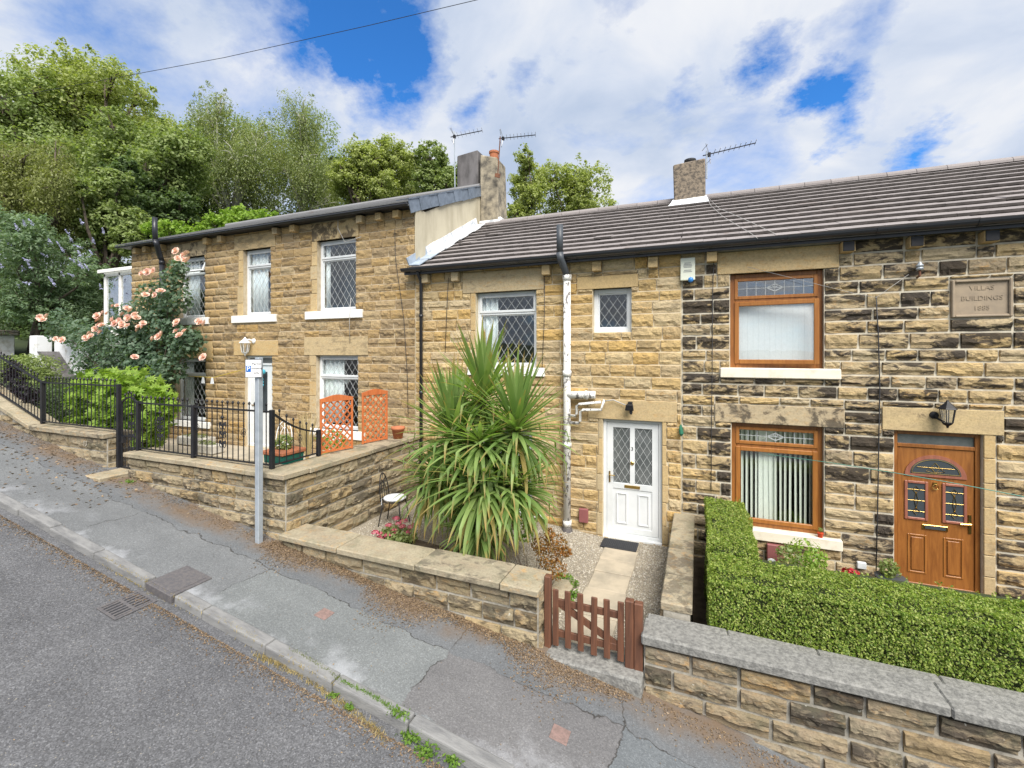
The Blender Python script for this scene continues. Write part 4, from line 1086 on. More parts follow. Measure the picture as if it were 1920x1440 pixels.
br.build('brass_lines', M['brass'], dR)
for s in (-1, 1):
    x0, x1 = (cx-0.335, cx-0.075) if s < 0 else (cx+0.075, cx+0.335)
    z1, z0 = fz-0.10, fz-0.64
    frame_mb(MB(), x0, x1, z0, z1, 0.035, yd-0.018, yd-0.001).build('glazing_bead', M['rosewood'], dR, bevel=0.006)
    MB().box(x0+0.035, x1-0.035, yd-0.006, yd-0.001, z0+0.035, z1-0.035).build('pane', M['dark_door'], dR)
    br = MB(); mx = (x0+x1)/2
    for zz in (z0+0.12, (z0+z1)/2, z1-0.12): br.tube([(x0+0.035, yd-0.010, zz), (x1-0.035, yd-0.010, zz)], 0.0035, 5)
    for zz in (z0+0.12, z1-0.12):
        br.tube([(mx-0.035, yd-0.011, zz), (mx, yd-0.011, zz+0.05), (mx+0.035, yd-0.011, zz), (mx, yd-0.011, zz-0.05), (mx-0.035, yd-0.011, zz)], 0.004, 5)
    for s2 in (-1, 1): br.tube([(mx, yd-0.011, (z0+z1)/2+0.12), (mx+s2*0.02, yd-0.011, (z0+z1)/2), (mx, yd-0.011, (z0+z1)/2-0.12)], 0.0035, 5)
    br.build('brass_lines', M['brass'], dR)
    q0, q1 = (cx-0.30, cx-0.09) if s < 0 else (cx+0.09, cx+0.30)
    frame_mb(MB(), q0, q1, za+0.14, fz-0.84, 0.022, yd-0.010, yd-0.001).build('moulding', M['oak_light'], dR, bevel=0.006)
    MB().box(q0+0.04, q1-0.04, yd-0.012, yd-0.001, za+0.18, fz-0.88).build('panel', M['oak'], dR, bevel=0.009)
lp = MB(); lp.box(cx-0.14, cx+0.14, yd-0.014, yd-0.001, fz-0.76, fz-0.69); lp.build('letter_plate', M['brass'], dR, bevel=0.006)
MB().box(cx-0.11, cx+0.11, yd-0.017, yd-0.0145, fz-0.745, fz-0.705).build('letter_flap', M['dark_door'], dR)
kn = MB(); kn.box(cx-0.02, cx+0.02, yd-0.018, yd-0.001, fz-0.13, fz-0.10); kn.tube([(cx+0.03*math.sin(t), yd-0.022, fz-0.16+0.035*math.cos(t)) for t in np.linspace(0, 2*math.pi, 12)], 0.007, 5); kn.build('knocker', M['brass'], dR)
hd = MB(); hd.box(xb-0.06, xb-0.03, yd-0.012, yd-0.001, fz-0.75, fz-0.50); hd.tube([(xb-0.045, yd-0.045, fz-0.615), (xb-0.16, yd-0.05, fz-0.625)], 0.011, 6); hd.tube([(xb-0.045, yd, fz-0.615), (xb-0.045, yd-0.045, fz-0.615)], 0.011, 6)
hd.build('handle', M['brass'], dR)
# name stone
nb = MB(); nb.box(PL[0]+0.012, PL[1]-0.012, FY-0.012, FY+0.05, PL[2]+0.012, PL[3]-0.012)
ns_ = nb.build('name_stone', M['name_stone'], RH); ns_['label'] = 'carved date stone with recessed panel'
frame_mb(MB(), PL[0]+0.014, PL[1]-0.014, PL[2]+0.014, PL[3]-0.014, 0.035, FY-0.045, FY-0.0125).build('border', M['name_stone'], ns_, bevel=0.01)
px = (PL[0]+PL[1])/2; pz = (PL[2]+PL[3])/2
for tx, dz, sz in (('VILLAS', 0.135, 0.085), ('BUILDINGS', 0.0, 0.085), ('1885', -0.13, 0.085)):
    mesh_text(tx, sz, M['name_stone'], 'lettering', ns_, (px+0.01, FY-0.0135, pz+dz), depth=0.0045)
cable(RH, [(at(1338,490,FY).x, FY-0.05, 1.5), (at(1336,560,FY).x, FY-0.05, 0.9), (at(1335,700,FY).x, FY-0.055, -0.3), (at(1334,800,FY).x, FY-0.05, -1.2), (at(1333,920,FY).x, FY-0.05, -2.2)])
cable(RH, [(at(1640,555,FY).x, FY-0.055, 0.8), (at(1644,620,FY).x, FY-0.055, 0.3), (at(1647,720,FY).x, FY-0.055, -0.5), (at(1645,840,FY).x, FY-0.055, -1.3), (at(1643,960,FY).x, FY-0.055, -2.2), (at(1640,1070,FY).x, FY-0.055, -3.1)], 0.008)
cable(RH, [(at(1700,520,FY).x, FY-0.06, 1.08), (at(1640,555,FY).x, FY-0.06, 0.78), (at(1600,545,FY).x, FY-0.06, 0.85), (at(1400,500,FY).x, FY-0.06, 1.33)], 0.003, 'white_cable')
P1 = lambda d, h, x: (x, EY + d*math.cos(LP) - h*math.sin(LP), EZ + d*math.sin(LP) + h*math.cos(LP))
cable(RH, [P1(SLN*0.92, 0.07, 0.16), P1(SLN*0.7, 0.06, 0.22), P1(SLN*0.4, 0.06, 0.40), P1(0.1, 0.06, 0.75), P1(-0.12, 0.05, 0.80)], 0.004, 'white_cable')
cable(RH, [P1(SLN*0.92, 0.07, 0.18), P1(SLN*0.6, 0.06, 0.36), P1(SLN*0.3, 0.06, 0.72), P1(0.0, 0.06, 1.05)], 0.004, 'white_cable')

# ================================================================== garden surfaces
def sheet(name, x0, x1, y0, y1, zf, mat, step=0.25):
    xs = np.append(np.arange(x0, x1, step), x1); ys = np.append(np.arange(y0, y1, step), y1); n = len(ys)
    V = np.array([(x, y, zf(x)) for x in xs for y in ys])
    Q = np.array([(i*n+j, (i+1)*n+j, (i+1)*n+j+1, i*n+j+1) for i in range(len(xs)-1) for j in range(n-1)])
    return tag(link(name, np_mesh(name, V, Q, mat, True)), kind='structure')
gravel_bed = sheet('gravel_bed', -5.27, -0.36, 4.86, FY+0.02, garden_z, M['gravel_bed'])
sheet('flower_bed', -4.6, -2.0, 4.87, 6.1, lambda x: garden_z(x) + 0.012, M['soil'])
sheet('right_garden_ground', -0.07, 6.6, 4.9, FY+0.02, lambda x: -3.28, M['soil'])
sheet('terrace_floor', -15.2, -5.6, 4.9, FY+0.02, lambda x: -2.32, M['flag'])
# loose gravel chips
n = 11000
px_ = rng.uniform(-2.6, -0.38, n); py_ = rng.uniform(4.95, 7.86, n)
ex = rng.uniform(-5.2, -4.2, 2500); ey = rng.uniform(5.0, 7.8, 2500)
px_ = np.concatenate([px_, ex]); py_ = np.concatenate([py_, ey])
ok = ~((px_ > -1.44) & (px_ < -0.88) & (py_ > 4.9) & (py_ < 7.76)); px_, py_ = px_[ok], py_[ok]; n = len(px_)
pz_ = np.array([garden_z(x) for x in px_]) + 0.003
sz = rng.uniform(0.007, 0.017, n)
octa = np.array([(1,0,0),(-1,0,0),(0,1,0),(0,-1,0),(0,0,0.7),(0,0,-0.7)]); tri = np.array([(0,2,4),(2,1,4),(1,3,4),(3,0,4),(2,0,5),(1,2,5),(3,1,5),(0,3,5)])
A = rng.uniform(0.6, 1.3, (n, 1, 3)); th = rng.uniform(0, 6.28, n)
Vp = octa[None] * A * sz[:, None, None]
c_, s_ = np.cos(th)[:, None], np.sin(th)[:, None]
Vp = np.stack([Vp[..., 0]*c_ - Vp[..., 1]*s_, Vp[..., 0]*s_ + Vp[..., 1]*c_, Vp[..., 2]], -1) + np.stack([px_, py_, pz_], 1)[:, None, :]
me = np_mesh('gravel', Vp.reshape(-1, 3), (tri[None] + (np.arange(n)*6)[:, None, None]).reshape(-1, 3), M['pebble'])
tag(link('gravel', me), 'loose buff gravel chips around the garden path', 'gravel', kind='stuff')
# path flags from the gate to the white door
path = bpy.data.objects.new('garden_path', None); path.location = (-1.15, 6.2, -3.19); col.objects.link(path); tag(path, kind='structure')
yy = 4.82
for L, x0, x1 in ((0.62, -1.42, -0.90), (0.66, -1.43, -0.88), (0.50, -1.41, -0.90), (0.42, -1.42, -0.89), (0.44, -1.43, -0.90), (0.28, -1.41, -0.92)):
    block(path, 'paving_slab', x0, x1, yy, yy+L-0.015, -3.24, -3.178+random.uniform(0, 0.008), M['flag'], 0.008, 0.004); yy += L
e1 = thing('edging_stones', (-1.72, 5.6, -3.19), 'two buff edging stones with a trailing weed beside the garden path', 'stones')
block(e1, 'stone_block', -1.86, -1.58, 5.30, 5.72, -3.22, -3.09, M['coping'], 0.02, 0.02); block(e1, 'stone_block', -1.84, -1.56, 5.78, 6.06, -3.22, -3.11, M['coping'], 0.02, 0.02)

# ================================================================== garden walls
rocksG = rock_set(M['stone_garden'], 12, 11, 7, 0.045, 400)
rocksS = rock_set(M['stone_street'], 14, 13, 8, 0.050, 500)
rs = random.Random(77)
def copings(parent, pts, w, th, mat, lens, bev=0.014, gap=0.010):
    """coping slabs: pts = (a, b) ends in plan with top heights, across = half widths"""
    (a, b, across) = pts
    a, b, across = Vector(a), Vector(b), Vector(across)
    T = (b-a); Lt = T.length; t = T / Lt; s = 0.0
    while s < Lt - 0.02:
        L = rs.uniform(*lens)
        if Lt - s - L < lens[0]*0.5: L = Lt - s
        p, q = a + t*s, a + t*(s+L-gap); dz = Vector((0, 0, -th)); j = Vector((0, 0, rs.uniform(-0.006, 0.006)))
        m = MB(); m.hexa([p+dz+j, q+dz+j, q+across+dz+j, p+across+dz+j, p+j, q+j, q+across+j, p+across+j])
        m.build('coping_stone', mat, parent, bevel=bev, jit=0.010); s += L

GW1 = thing('garden_wall', (2.7, 4.75, -3.8), 'dark stone garden wall with grey coping under the clipped hedge', 'wall', 'stone garden walls')
MB().box(-0.50, 6.3, 4.635, 4.95, -5.2, -2.855).build('wall_core', M['mortar_garden'], GW1)
st = courses(-0.50, 6.2, -4.95, -2.86, [], (0.170, 0.210), (0.34, 0.62), rs, joint=0.022)
st = [s for s in st if s[1]+s[3]/2 > g(s[0]) - 0.02]
lay(GW1, st, rocksS, lambda u, z: ((u, 4.633, z), 0.0), rs)
copings(GW1, ((-0.52, 4.55, -2.745), (6.3, 4.55, -2.775), (0, 0.33, 0)), 0, 0.095, M['concrete_cap'], (1.6, 2.6), 0.014, 0.002)
copings(GW1, ((-0.50, 4.885, -2.765), (6.3, 4.885, -2.79), (0, 0.14, 0)), 0, 0.10, M['concrete_cap'], (0.5, 0.9), 0.012, 0.004)

GW2 = thing('garden_wall', (-3.4, 4.7, -2.9), 'low buff stone garden wall with flat coping in front of the spiky plant', 'wall', 'stone garden walls')
MB().box(-5.26, -1.575, 4.56, 4.88, -3.9, -2.545).build('wall_core', M['mortar_garden'], GW2)
st = courses(-5.26, -1.58, -3.55, -2.552, [], (0.19, 0.235), (0.34, 0.60), rs, joint=0.018)
st = [s for s in st if s[1]+s[3]/2 > g(s[0]) - 0.02]
lay(GW2, st, rocksG, lambda u, z: ((u, 4.558, z), 0.0), rs)
st = courses(4.56, 4.88, -3.35, -2.552, [], (0.20, 0.25), (0.32, 0.33), rs, joint=0.016)
lay(GW2, st, rocksG, lambda u, z: ((-1.573, u, z), R(90)), rs)
copings(GW2, ((-5.26, 4.46, -2.462), (-1.535, 4.46, -2.475), (0, 0.48, 0)), 0, 0.078, M['coping'], (0.75, 1.25), 0.012)

GW3 = thing('garden_wall', (-6.6, 5.0, -2.4), 'taller stone terrace wall carrying the black railings and orange trellis', 'wall', 'stone garden walls')
MB().box(-8.83, -5.275, 4.60, 4.93, -3.4, -1.742).build('wall_core', M['mortar_garden'], GW3)
MB().box(-5.67, -5.276, 4.931, FY, -3.4, -1.743).build('wall_core', M['mortar_garden'], GW3)
st = courses(-8.83, -5.28, -3.0, -1.747, [], (0.165, 0.205), (0.30, 0.52), rs, joint=0.014)
st = [s for s in st if s[1]+s[3]/2 > g(s[0]) - 0.02]
lay(GW3, st, rocksG, lambda u, z: ((u, 4.598, z), 0.0), rs)
st = courses(4.60, FY-0.01, -3.2, -1.747, [], (0.175, 0.215), (0.34, 0.58), rs, joint=0.016)
lay(GW3, st, rocksG, lambda u, z: ((-5.274, u, z), R(90)), rs)
copings(GW3, ((-8.87, 4.51, -1.655), (-5.21, 4.51, -1.665), (0, 0.45, 0)), 0, 0.078, M['coping'], (0.8, 1.3), 0.012)
copings(GW3, ((-5.205, 4.965, -1.663), (-5.205, FY-0.04, -1.663), (-0.53, 0, 0)), 0, 0.078, M['coping'], (0.9, 1.4), 0.012)

GW4 = thing('garden_wall', (-12, 4.75, -1.8), 'stone wall with railing stepping up the hill left of the iron gate', 'wall', 'stone garden walls')
MB().box(-11.85, -9.45, 4.58, 4.92, -2.9, -1.475).build('wall_core', M['mortar_garden'], GW4)
m = MB(); m.prism([(-18.0, -2.2), (-11.851, -2.2), (-11.851, -1.475), (-18.0, 0.31)], 4.581, 4.92); m.build('wall_core', M['mortar_garden'], GW4)
st = courses(-11.85, -9.46, -2.5, -1.48, [], (0.19, 0.25), (0.40, 0.70), rs, joint=0.016)
st += courses(-18.0, -11.86, -2.0, 0.3, [(x, x+0.5, -1.475 + max(0, (-11.85-x-0.5))*0.29, 1.0) for x in np.arange(-18.2, -11.9, 0.5)], (0.17, 0.22), (0.34, 0.6), rs, joint=0.016)
st = [s for s in st if s[1]+s[3]/2 > g(s[0]) - 0.02]
lay(GW4, st, rocksG, lambda u, z: ((u, 4.578, z), 0.0), rs)
st = courses(4.58, 4.92, -2.2, -1.48, [], (0.20, 0.25), (0.33, 0.34), rs, joint=0.014)
lay(GW4, st, rocksG, lambda u, z: ((-9.448, u, z), R(90)), rs)
copings(GW4, ((-11.85, 4.49, -1.385), (-9.41, 4.49, -1.385), (0, 0.47, 0)), 0, 0.09, M['coping'], (0.8, 1.3), 0.012)
copings(GW4, ((-18.0, 4.49, 0.40), (-11.86, 4.49, -1.385), (0, 0.47, 0)), 0, 0.09, M['coping'], (0.8, 1.3), 0.012)
mesh_text('13', 0.13, M['mortar_garden'], 'carved_number', GW4, (-10.02, 4.528, -1.60), depth=0.004)

GW5 = thing('garden_wall', (-0.21, 6.4, -3.0), 'low dividing wall with worn slabs between the gravel garden and the hedge', 'wall', 'stone garden walls')
MB().box(-0.345, -0.085, 5.03, FY-0.03, -3.4, -2.70).build('wall_core', M['mortar_garden'], GW5)
st = courses(5.03, FY-0.05, -3.3, -2.705, [], (0.17, 0.21), (0.34, 0.58), rs, joint=0.016)
lay(GW5, st, rocksG, lambda u, z: ((-0.347, u, z), R(-90)), rs)
copings(GW5, ((-0.06, 5.02, -2.62), (-0.06, FY-0.04, -2.60), (-0.315, 0, 0)), 0, 0.085, M['coping'], (0.5, 0.75), 0.010)

# steps at the two gates
tag(block(None, 'gate_step', -1.57, -0.505, 4.47, 4.83, -3.5, -3.145, M['concrete_cap'], 0.018, 0.012), 'worn concrete step under the brown picket gate', 'step')
tag(block(None, 'gate_step', -9.42, -8.86, 4.18, 4.9, -2.35, g(-9.1)+0.03, M['coping'], 0.015, 0.01), 'pale stone slab step in front of the black iron gate', 'step')

# ================================================================== iron railings
def bar_me(h, fin=True):
    m = MB(); m.tube([(0,0,0), (0,0,h)], 0.0075, 6)
    if fin: m.lathe([(0.008,0),(0.016,0.012),(0.019,0.024),(0.012,0.040),(0.003,0.052)], (0,0,h-0.006), 6)
    return m.mesh('bar', M['black_metal'])
def twist_me(h):
    m = MB(); m.tube([(0,0,0), (0,0,h)], 0.008, 6)
    for k in range(4):
        m.tube([(0.032*math.sin(math.pi*i/8)*math.cos(k*math.pi/2+i*0.45), 0.032*math.sin(math.pi*i/8)*math.sin(k*math.pi/2+i*0.45), h*0.42+0.15*i/8) for i in range(9)], 0.0035, 4)
    m.lathe([(0.008,0),(0.016,0.012),(0.019,0.024),(0.003,0.05)], (0,0,h-0.006), 6)
    return m.mesh('bar', M['black_metal'])
def scroll_me(h):                                    # bar with cast scrolls and leaves
    m = MB(); m.tube([(0,0,0), (0,0,h)], 0.008, 6)
    for s in (-1, 1):
        for zc in (0.25, 0.42, 0.58):
            pts = [(s*(0.012+0.05*(1-t/9)*math.sin(t*0.9)+0.02), 0.004, h*zc + 0.06*math.cos(t*0.9)*(1-t/12)) for t in range(9)]
            m.tube(pts, 0.007, 5)
            m.add([(s*0.01,-0.006,h*zc),(s*0.085,0.0,h*zc+0.03),(s*0.07,0.006,h*zc+0.075),(s*0.02,0.0,h*zc+0.06)], [(0,1,2,3)])
    m.lathe([(0.02,0),(0.03,0.02),(0.012,0.04),(0.003,0.07)], (0,0,h*0.72), 6)
    m.lathe([(0.008,0),(0.016,0.012),(0.019,0.024),(0.003,0.05)], (0,0,h-0.006), 6)
    return m.mesh('bar', M['black_metal'])
def railing(label, P0, P1, b0, b1, t0, t1, posts, sp=0.115, special=(), loc=None, sag=0.0):
    """rail from P0 to P1 (plan), bottom heights b0,b1, top-rail heights t0,t1"""
    P0, P1 = Vector((*P0, 0)), Vector((*P1, 0)); L = (P1-P0).length
    th = thing('railing', ((P0+P1)/2) + Vector((0, 0, (b0+b1)/2)), label, 'railing', 'black iron railings on the walls')
    top = lambda f: t0 + (t1-t0)*f - sag*math.sin(math.pi*f)
    bot = lambda f: b0 + (b1-b0)*f
    nr = 10 if sag else 2
    m = MB()
    for i in range(nr-1):
        fa, fb = i/(nr-1), (i+1)/(nr-1); pa, pb = P0.lerp(P1, fa), P0.lerp(P1, fb)
        m.bar(pa + Vector((0,0,top(fa))), pb + Vector((0,0,top(fb))), 0.040, 0.022, (0,0,1))
    m.build('top_rail', M['black_metal'], th)
    MB().bar(P0 + Vector((0,0,b0+0.05)), P1 + Vector((0,0,b1+0.05)), 0.035, 0.018, (0,0,1)).build('bottom_rail', M['black_metal'], th)
    for f, hh in posts:
        p = P0.lerp(P1, f); s = 0.030
        z0, z1 = bot(f)-hh, top(f)+0.03
        MB().box(p.x-s, p.x+s, p.y-s, p.y+s, z0, z1).build('post', M['black_metal'], th, bevel=0.006)
    nb = int(L/sp); cache = {}
    for i in range(1, nb):
        f = i/nb; p = P0.lerp(P1, f)
        if any(abs(f-q)*L < 0.05 for q, _ in posts): continue
        h = round(top(f) - bot(f) - 0.05 + 0.085, 2)
        kind = 's' if i in special else ('t' if (i % 9 == 4) else 'p')
        if (h, kind) not in cache: cache[(h, kind)] = {'s': scroll_me, 't': twist_me, 'p': bar_me}[kind](h)
        link('bar', cache[(h, kind)], None, th, (p.x, p.y, bot(f)+0.05), (0, 0, math.atan2((P1-P0).y, (P1-P0).x)))
    return th
railing('long black railing on the terrace wall behind the street sign', (-8.80, 4.70), (-5.66, 4.70), -1.66, -1.66, -0.845, -0.845, [(0, 0.3), (0.455, 0), (1.0, 0)], special=(5, 18))
railing('short black railing curving down beside the orange trellis', (-5.66, 4.70), (-5.68, 5.58), -1.66, -1.66, -0.86, -1.27, [(1.0, 0)], sag=0.07)
railing('level black railing on the wall left of the iron gate', (-11.87, 4.70), (-9.36, 4.70), -1.385, -1.385, -0.575, -0.575, [(0, 0), (1.0, 0.75)])
railing('raked black railing climbing the wall at the far left', (-17.9, 4.70), (-11.93, 4.70), 0.37, -1.37, 1.20, -0.56, [(0, 0), (0.5, 0)], sp=0.12)
# iron gate, arched top
ig = thing('iron_gate', (-9.08, 4.72, -2.0), 'narrow arched black iron gate between the two railed walls', 'gate')
gx0, gx1, gy = -9.30, -8.86, 4.72
fr = MB(); zt = lambda x: -0.86 + 0.10*math.sin(math.pi*(x-gx0)/(gx1-gx0))
arch = [(gx0+(gx1-gx0)*i/10, gy, zt(gx0+(gx1-gx0)*i/10)) for i in range(11)]
for p, q in zip(arch, arch[1:]): fr.bar(p, q, 0.03, 0.02, (0,0,1))
fr.box(gx0-0.012, gx0+0.012, gy-0.012, gy+0.012, -2.02, zt(gx0)); fr.box(gx1-0.012, gx1+0.012, gy-0.012, gy+0.012, -2.02, zt(gx1)); fr.box(gx0, gx1, gy-0.012, gy+0.012, -2.0, -1.975); fr.box(gx0, gx1, gy-0.010, gy+0.010, -1.45, -1.425)
fr.build('gate_frame', M['black_metal'], ig)
for i in range(1, 5):
    x = gx0 + (gx1-gx0)*i/5; h = zt(x)+2.0+0.06
    link('bar', (scroll_me if i == 3 else bar_me)(h), None, ig, (x, gy, -2.0))
MB().box(gx0+0.02, gx0+0.09, gy-0.03, gy+0.02, -1.56, -1.45).build('latch', M['black_metal'], ig)

# ================================================================== brown picket gate
pg = thing('picket_gate', (-1.03, 4.66, -3.14), 'brown stained wooden picket gate with diagonal brace', 'gate')
gx0, gx1 = -1.44, -0.70
for zc in (-2.66, -2.99): MB().box(gx0, gx1, 4.655, 4.685, zc-0.035, zc+0.035).build('rail', M['gate_wood'], pg, bevel=0.004)
MB().bar((gx0+0.03, 4.672, -2.66), (gx1-0.02, 4.672, -2.99), 0.065, 0.026).build('brace', M['gate_wood'], pg)
pk = MB(); pk.box(-0.032, 0.032, -0.011, 0.011, 0, 0.60); pme = pk.mesh('picket', M['gate_wood'], bevel=0.006)
for i in range(6):
    x = gx0 + 0.03 + i*(gx1-gx0-0.06)/5
    link('picket', pme, None, pg, (x, 4.642, -3.115 + 0.004*(i % 3)), (0, random.uniform(-0.012, 0.012), 0))
for x0, x1, zt_, nm in ((-1.535, -1.465, -2.39, 0), (-0.685, -0.60, -2.475, 1), (-0.597, -0.512, -2.485, 2)):
    p = block(None, 'gate_post', x0, x1, 4.62, 4.70, -3.2, zt_, M['gate_wood'], 0.008)
    tag(p, ('brown timber gate post against the end of the low coped wall', 'brown timber post closing the picket gate, left of its pair', 'brown timber post fixed to the grey coped wall beside the picket gate')[nm], 'gate post', 'posts of the picket gate')

# ================================================================== street sign
ss = thing('street_sign', (-5.52, 4.38, g(-5.52)), 'grey square post with small parking permit plate in front of terrace wall', 'street sign')
MB().box(-0.036, 0.036, -0.036, 0.036, -0.1, 2.50)
pz0 = g(-5.52)
post = MB().box(-5.556, -5.484, 4.344, 4.416, pz0-0.1, -0.06); post.build('post', M['galv'], ss, bevel=0.006)
ra = R(38)                                           # plate turned towards the lower street
nx, ny_ = math.sin(ra), -math.cos(ra); tx, ty = math.cos(ra), math.sin(ra)
pc = Vector((-5.52, 4.38, -0.205)) + Vector((nx, ny_, 0))*0.062 - Vector((tx, ty, 0))*0.050
m = MB(); m.bar(pc - Vector((tx*0.10, ty*0.10, 0)), pc + Vector((tx*0.10, ty*0.10, 0)), 0.245, 0.006, (nx, ny_, 0)); pl = m.build('plate', M['sign_white'], ss)
bd = MB()
for sx, sz_, hx, hz in ((-0.098, 0, 0.003, 0.12), (0.098, 0, 0.003, 0.12), (0, 0.119, 0.098, 0.003), (0, -0.119, 0.098, 0.003)):
    c0 = pc + Vector((tx*sx + nx*0.004, ty*sx + ny_*0.004, sz_))
    bd.bar(c0 - Vector((tx*hx, ty*hx, 0)), c0 + Vector((tx*hx, ty*hx, 0)), hz*2, 0.002, (nx, ny_, 0))
bd.build('border', M['ink'], pl)
c0 = pc + Vector((-tx*0.06 + nx*0.0045, -ty*0.06 + ny_*0.0045, -0.005))
bp = MB(); bp.bar(c0 - Vector((tx*0.029, ty*0.029, 0)), c0 + Vector((tx*0.029, ty*0.029, 0)), 0.085, 0.003, (nx, ny_, 0)); bp.build('blue_panel', M['sign_blue'], pl)
mesh_text('P', 0.085, M['sign_white'], 'lettering', pl, c0 + Vector((nx*0.003, ny_*0.003, 0.0)), (R(90), 0, ra), 0.001)
for txt, dz in (('Permit', 0.060), ('holders', 0.0), ('only', -0.060)):
    mesh_text(txt, 0.040, M['ink'], 'lettering', pl, pc + Vector((tx*0.036 + nx*0.0055, ty*0.036 + ny_*0.0055, dz)), (R(90), 0, ra), 0.001)

# ================================================================== trellis panels on the terrace wall
def trellis(P, Q, z0, h, label):
    P, Q = Vector((*P, 0)), Vector((*Q, 0)); t = (Q-P).normalized(); L = (Q-P).length; nrm = Vector((t.y, -t.x, 0))
    th = thing('trellis_panel', (P+Q)/2 + Vector((0,0,z0)), label, 'trellis', 'orange trellis panels')
    W2 = lambda s, z, o=0.0: P + t*s + nrm*o + Vector((0,0,z0+z))
    for s in (0.015, L-0.015): MB().bar(W2(s, 0), W2(s, h), 0.032, 0.026, nrm).build('stile', M['trellis'], th, bevel=0.003)
    MB().bar(W2(0.03, 0.03), W2(L-0.03, 0.03), 0.032, 0.024, nrm).build('rail', M['trellis'], th)
    cr = MB(); npt = 9                                # arched crest
    bot = [W2(0.0+L*i/(npt-1), h-0.05) for i in range(npt)]; tp = [W2(L*i/(npt-1), h+0.005+0.055*math.sin(math.pi*i/(npt-1))**1.5) for i in range(npt)]
    for i in range(npt-1):
        cr.hexa([bot[i]-nrm*0.014, bot[i+1]-nrm*0.014, bot[i+1]+nrm*0.014, bot[i]+nrm*0.014, tp[i]-nrm*0.014, tp[i+1]-nrm*0.014, tp[i+1]+nrm*0.014, tp[i]+nrm*0.014])
    cr.build('crest', M['trellis'], th)
    x0, x1, zz0, zz1 = 0.03, L-0.03, 0.045, h-0.05
    for sgn, off in ((1, 0.004), (-1, -0.004)):
        k = -12
        while k < 24:
            c = k*0.125
            # line z = zz0 + sgn*(x - c)
            pts = []
            for xx in (x0, x1):
                z = zz0 + sgn*(xx-c)
                if zz0 <= z <= zz1: pts.append((xx, z))
            for z in (zz0, zz1):
                xx = c + sgn*(z-zz0)
                if x0 < xx < x1: pts.append((xx, z))
            if len(pts) >= 2 and math.dist(pts[0], pts[1]) > 0.03:
                MB().bar(W2(*pts[0], off), W2(*pts[1], off), 0.024, 0.0075, nrm).build('slat', M['trellis'], th)
            k += 1
    return th
trellis((-5.72, 5.65), (-5.58, 6.25), -1.66, 0.90, 'orange lattice trellis panel nearest the black railing')
trellis((-5.66, 6.58), (-5.55, 7.16), -1.66, 0.93, 'orange lattice trellis panel beside the terracotta pot')
pot = thing('plant_pot', (-5.42, 7.32, -1.66), 'terracotta pot standing on the coping by the orange trellis', 'pot')
MB().lathe([(0.085,0),(0.118,0.17),(0.132,0.175),(0.135,0.225),(0.118,0.225),(0.10,0.15)], (-5.42, 7.32, -1.66), 20).build('bowl', M['terracotta'], pot, smooth=True)

# ================================================================== bistro chair in the gravel garden
def bistro_chair(x, y, z, ra, label, mat, cushion):
    ch = thing('bistro_chair', (x, y, z), label, 'chair')
    Rm = Matrix.Rotation(ra, 3, 'Z'); T = lambda a, b, c: Vector((x, y, z)) + Rm @ Vector((a, b, c))
    m = MB(); m.tube([T(0.19*math.cos(t), 0.19*math.sin(t), 0.43) for t in np.linspace(0, 2*math.pi, 20)], 0.010, 6); m.tube([T(0.12*math.cos(t), 0.12*math.sin(t), 0.425) for t in np.linspace(0, 2*math.pi, 16)], 0.006, 5)
    m.build('seat_ring', mat, ch, smooth=True)
    for a, b in ((0.14, 0.13), (0.14, -0.13), (-0.14, 0.13), (-0.14, -0.13)):
        MB().tube([T(a, b, 0.43), T(a*1.25, b*1.2, 0.2), T(a*1.5, b*1.3, 0.0)], 0.009, 6).build('leg', mat, ch, smooth=True)
    bk = MB(); arc = [T(-0.17-0.10*(1-math.cos(0))-0.09*math.sin(t)*0.6, 0.16*math.cos(t), 0.43+0.44*math.sin(t)**0.8) for t in np.linspace(0, math.pi, 19)]
    bk.tube(arc, 0.010, 6); arc2 = [T(-0.17-0.05*math.sin(t), 0.085*math.cos(t), 0.44+0.30*math.sin(t)**0.8) for t in np.linspace(0, math.pi, 15)]
    bk.tube(arc2, 0.006, 5); bk.tube([T(-0.17, 0, 0.43), T(-0.215, 0, 0.86)], 0.006, 5)
    for s in (-1, 1): bk.tube([T(-0.20, 0, 0.70), T(-0.205, s*0.06, 0.78), T(-0.205, s*0.10, 0.70)], 0.005, 5)
    bk.build('backrest', mat, ch, smooth=True)
    if cushion:
        cu = MB(); cu.lathe([(0.15,0),(0.185,0.012),(0.192,0.03),(0.175,0.048),(0.10,0.055),(0.0,0.056)], (0,0,0), 22)
        me = cu.mesh('cushion', M['cushion'], smooth=True); link('cushion', me, None, ch, T(0.01, 0, 0.437))
        MB().tube([T(-0.17, 0.02, 0.44), T(-0.23, -0.01, 0.43), T(-0.22, -0.03, 0.33)], 0.007, 5).build('cushion_tie', M['cushion'], ch)
    return ch
bistro_chair(-4.80, 6.38, garden_z(-4.8), R(12), 'black wrought iron chair with round white cushion by the terrace wall', M['black_metal'], True)
bistro_chair(-8.05, 6.9, -2.32, R(-60), 'white metal garden chair behind the railing by the white door', M['white_paint'], False)

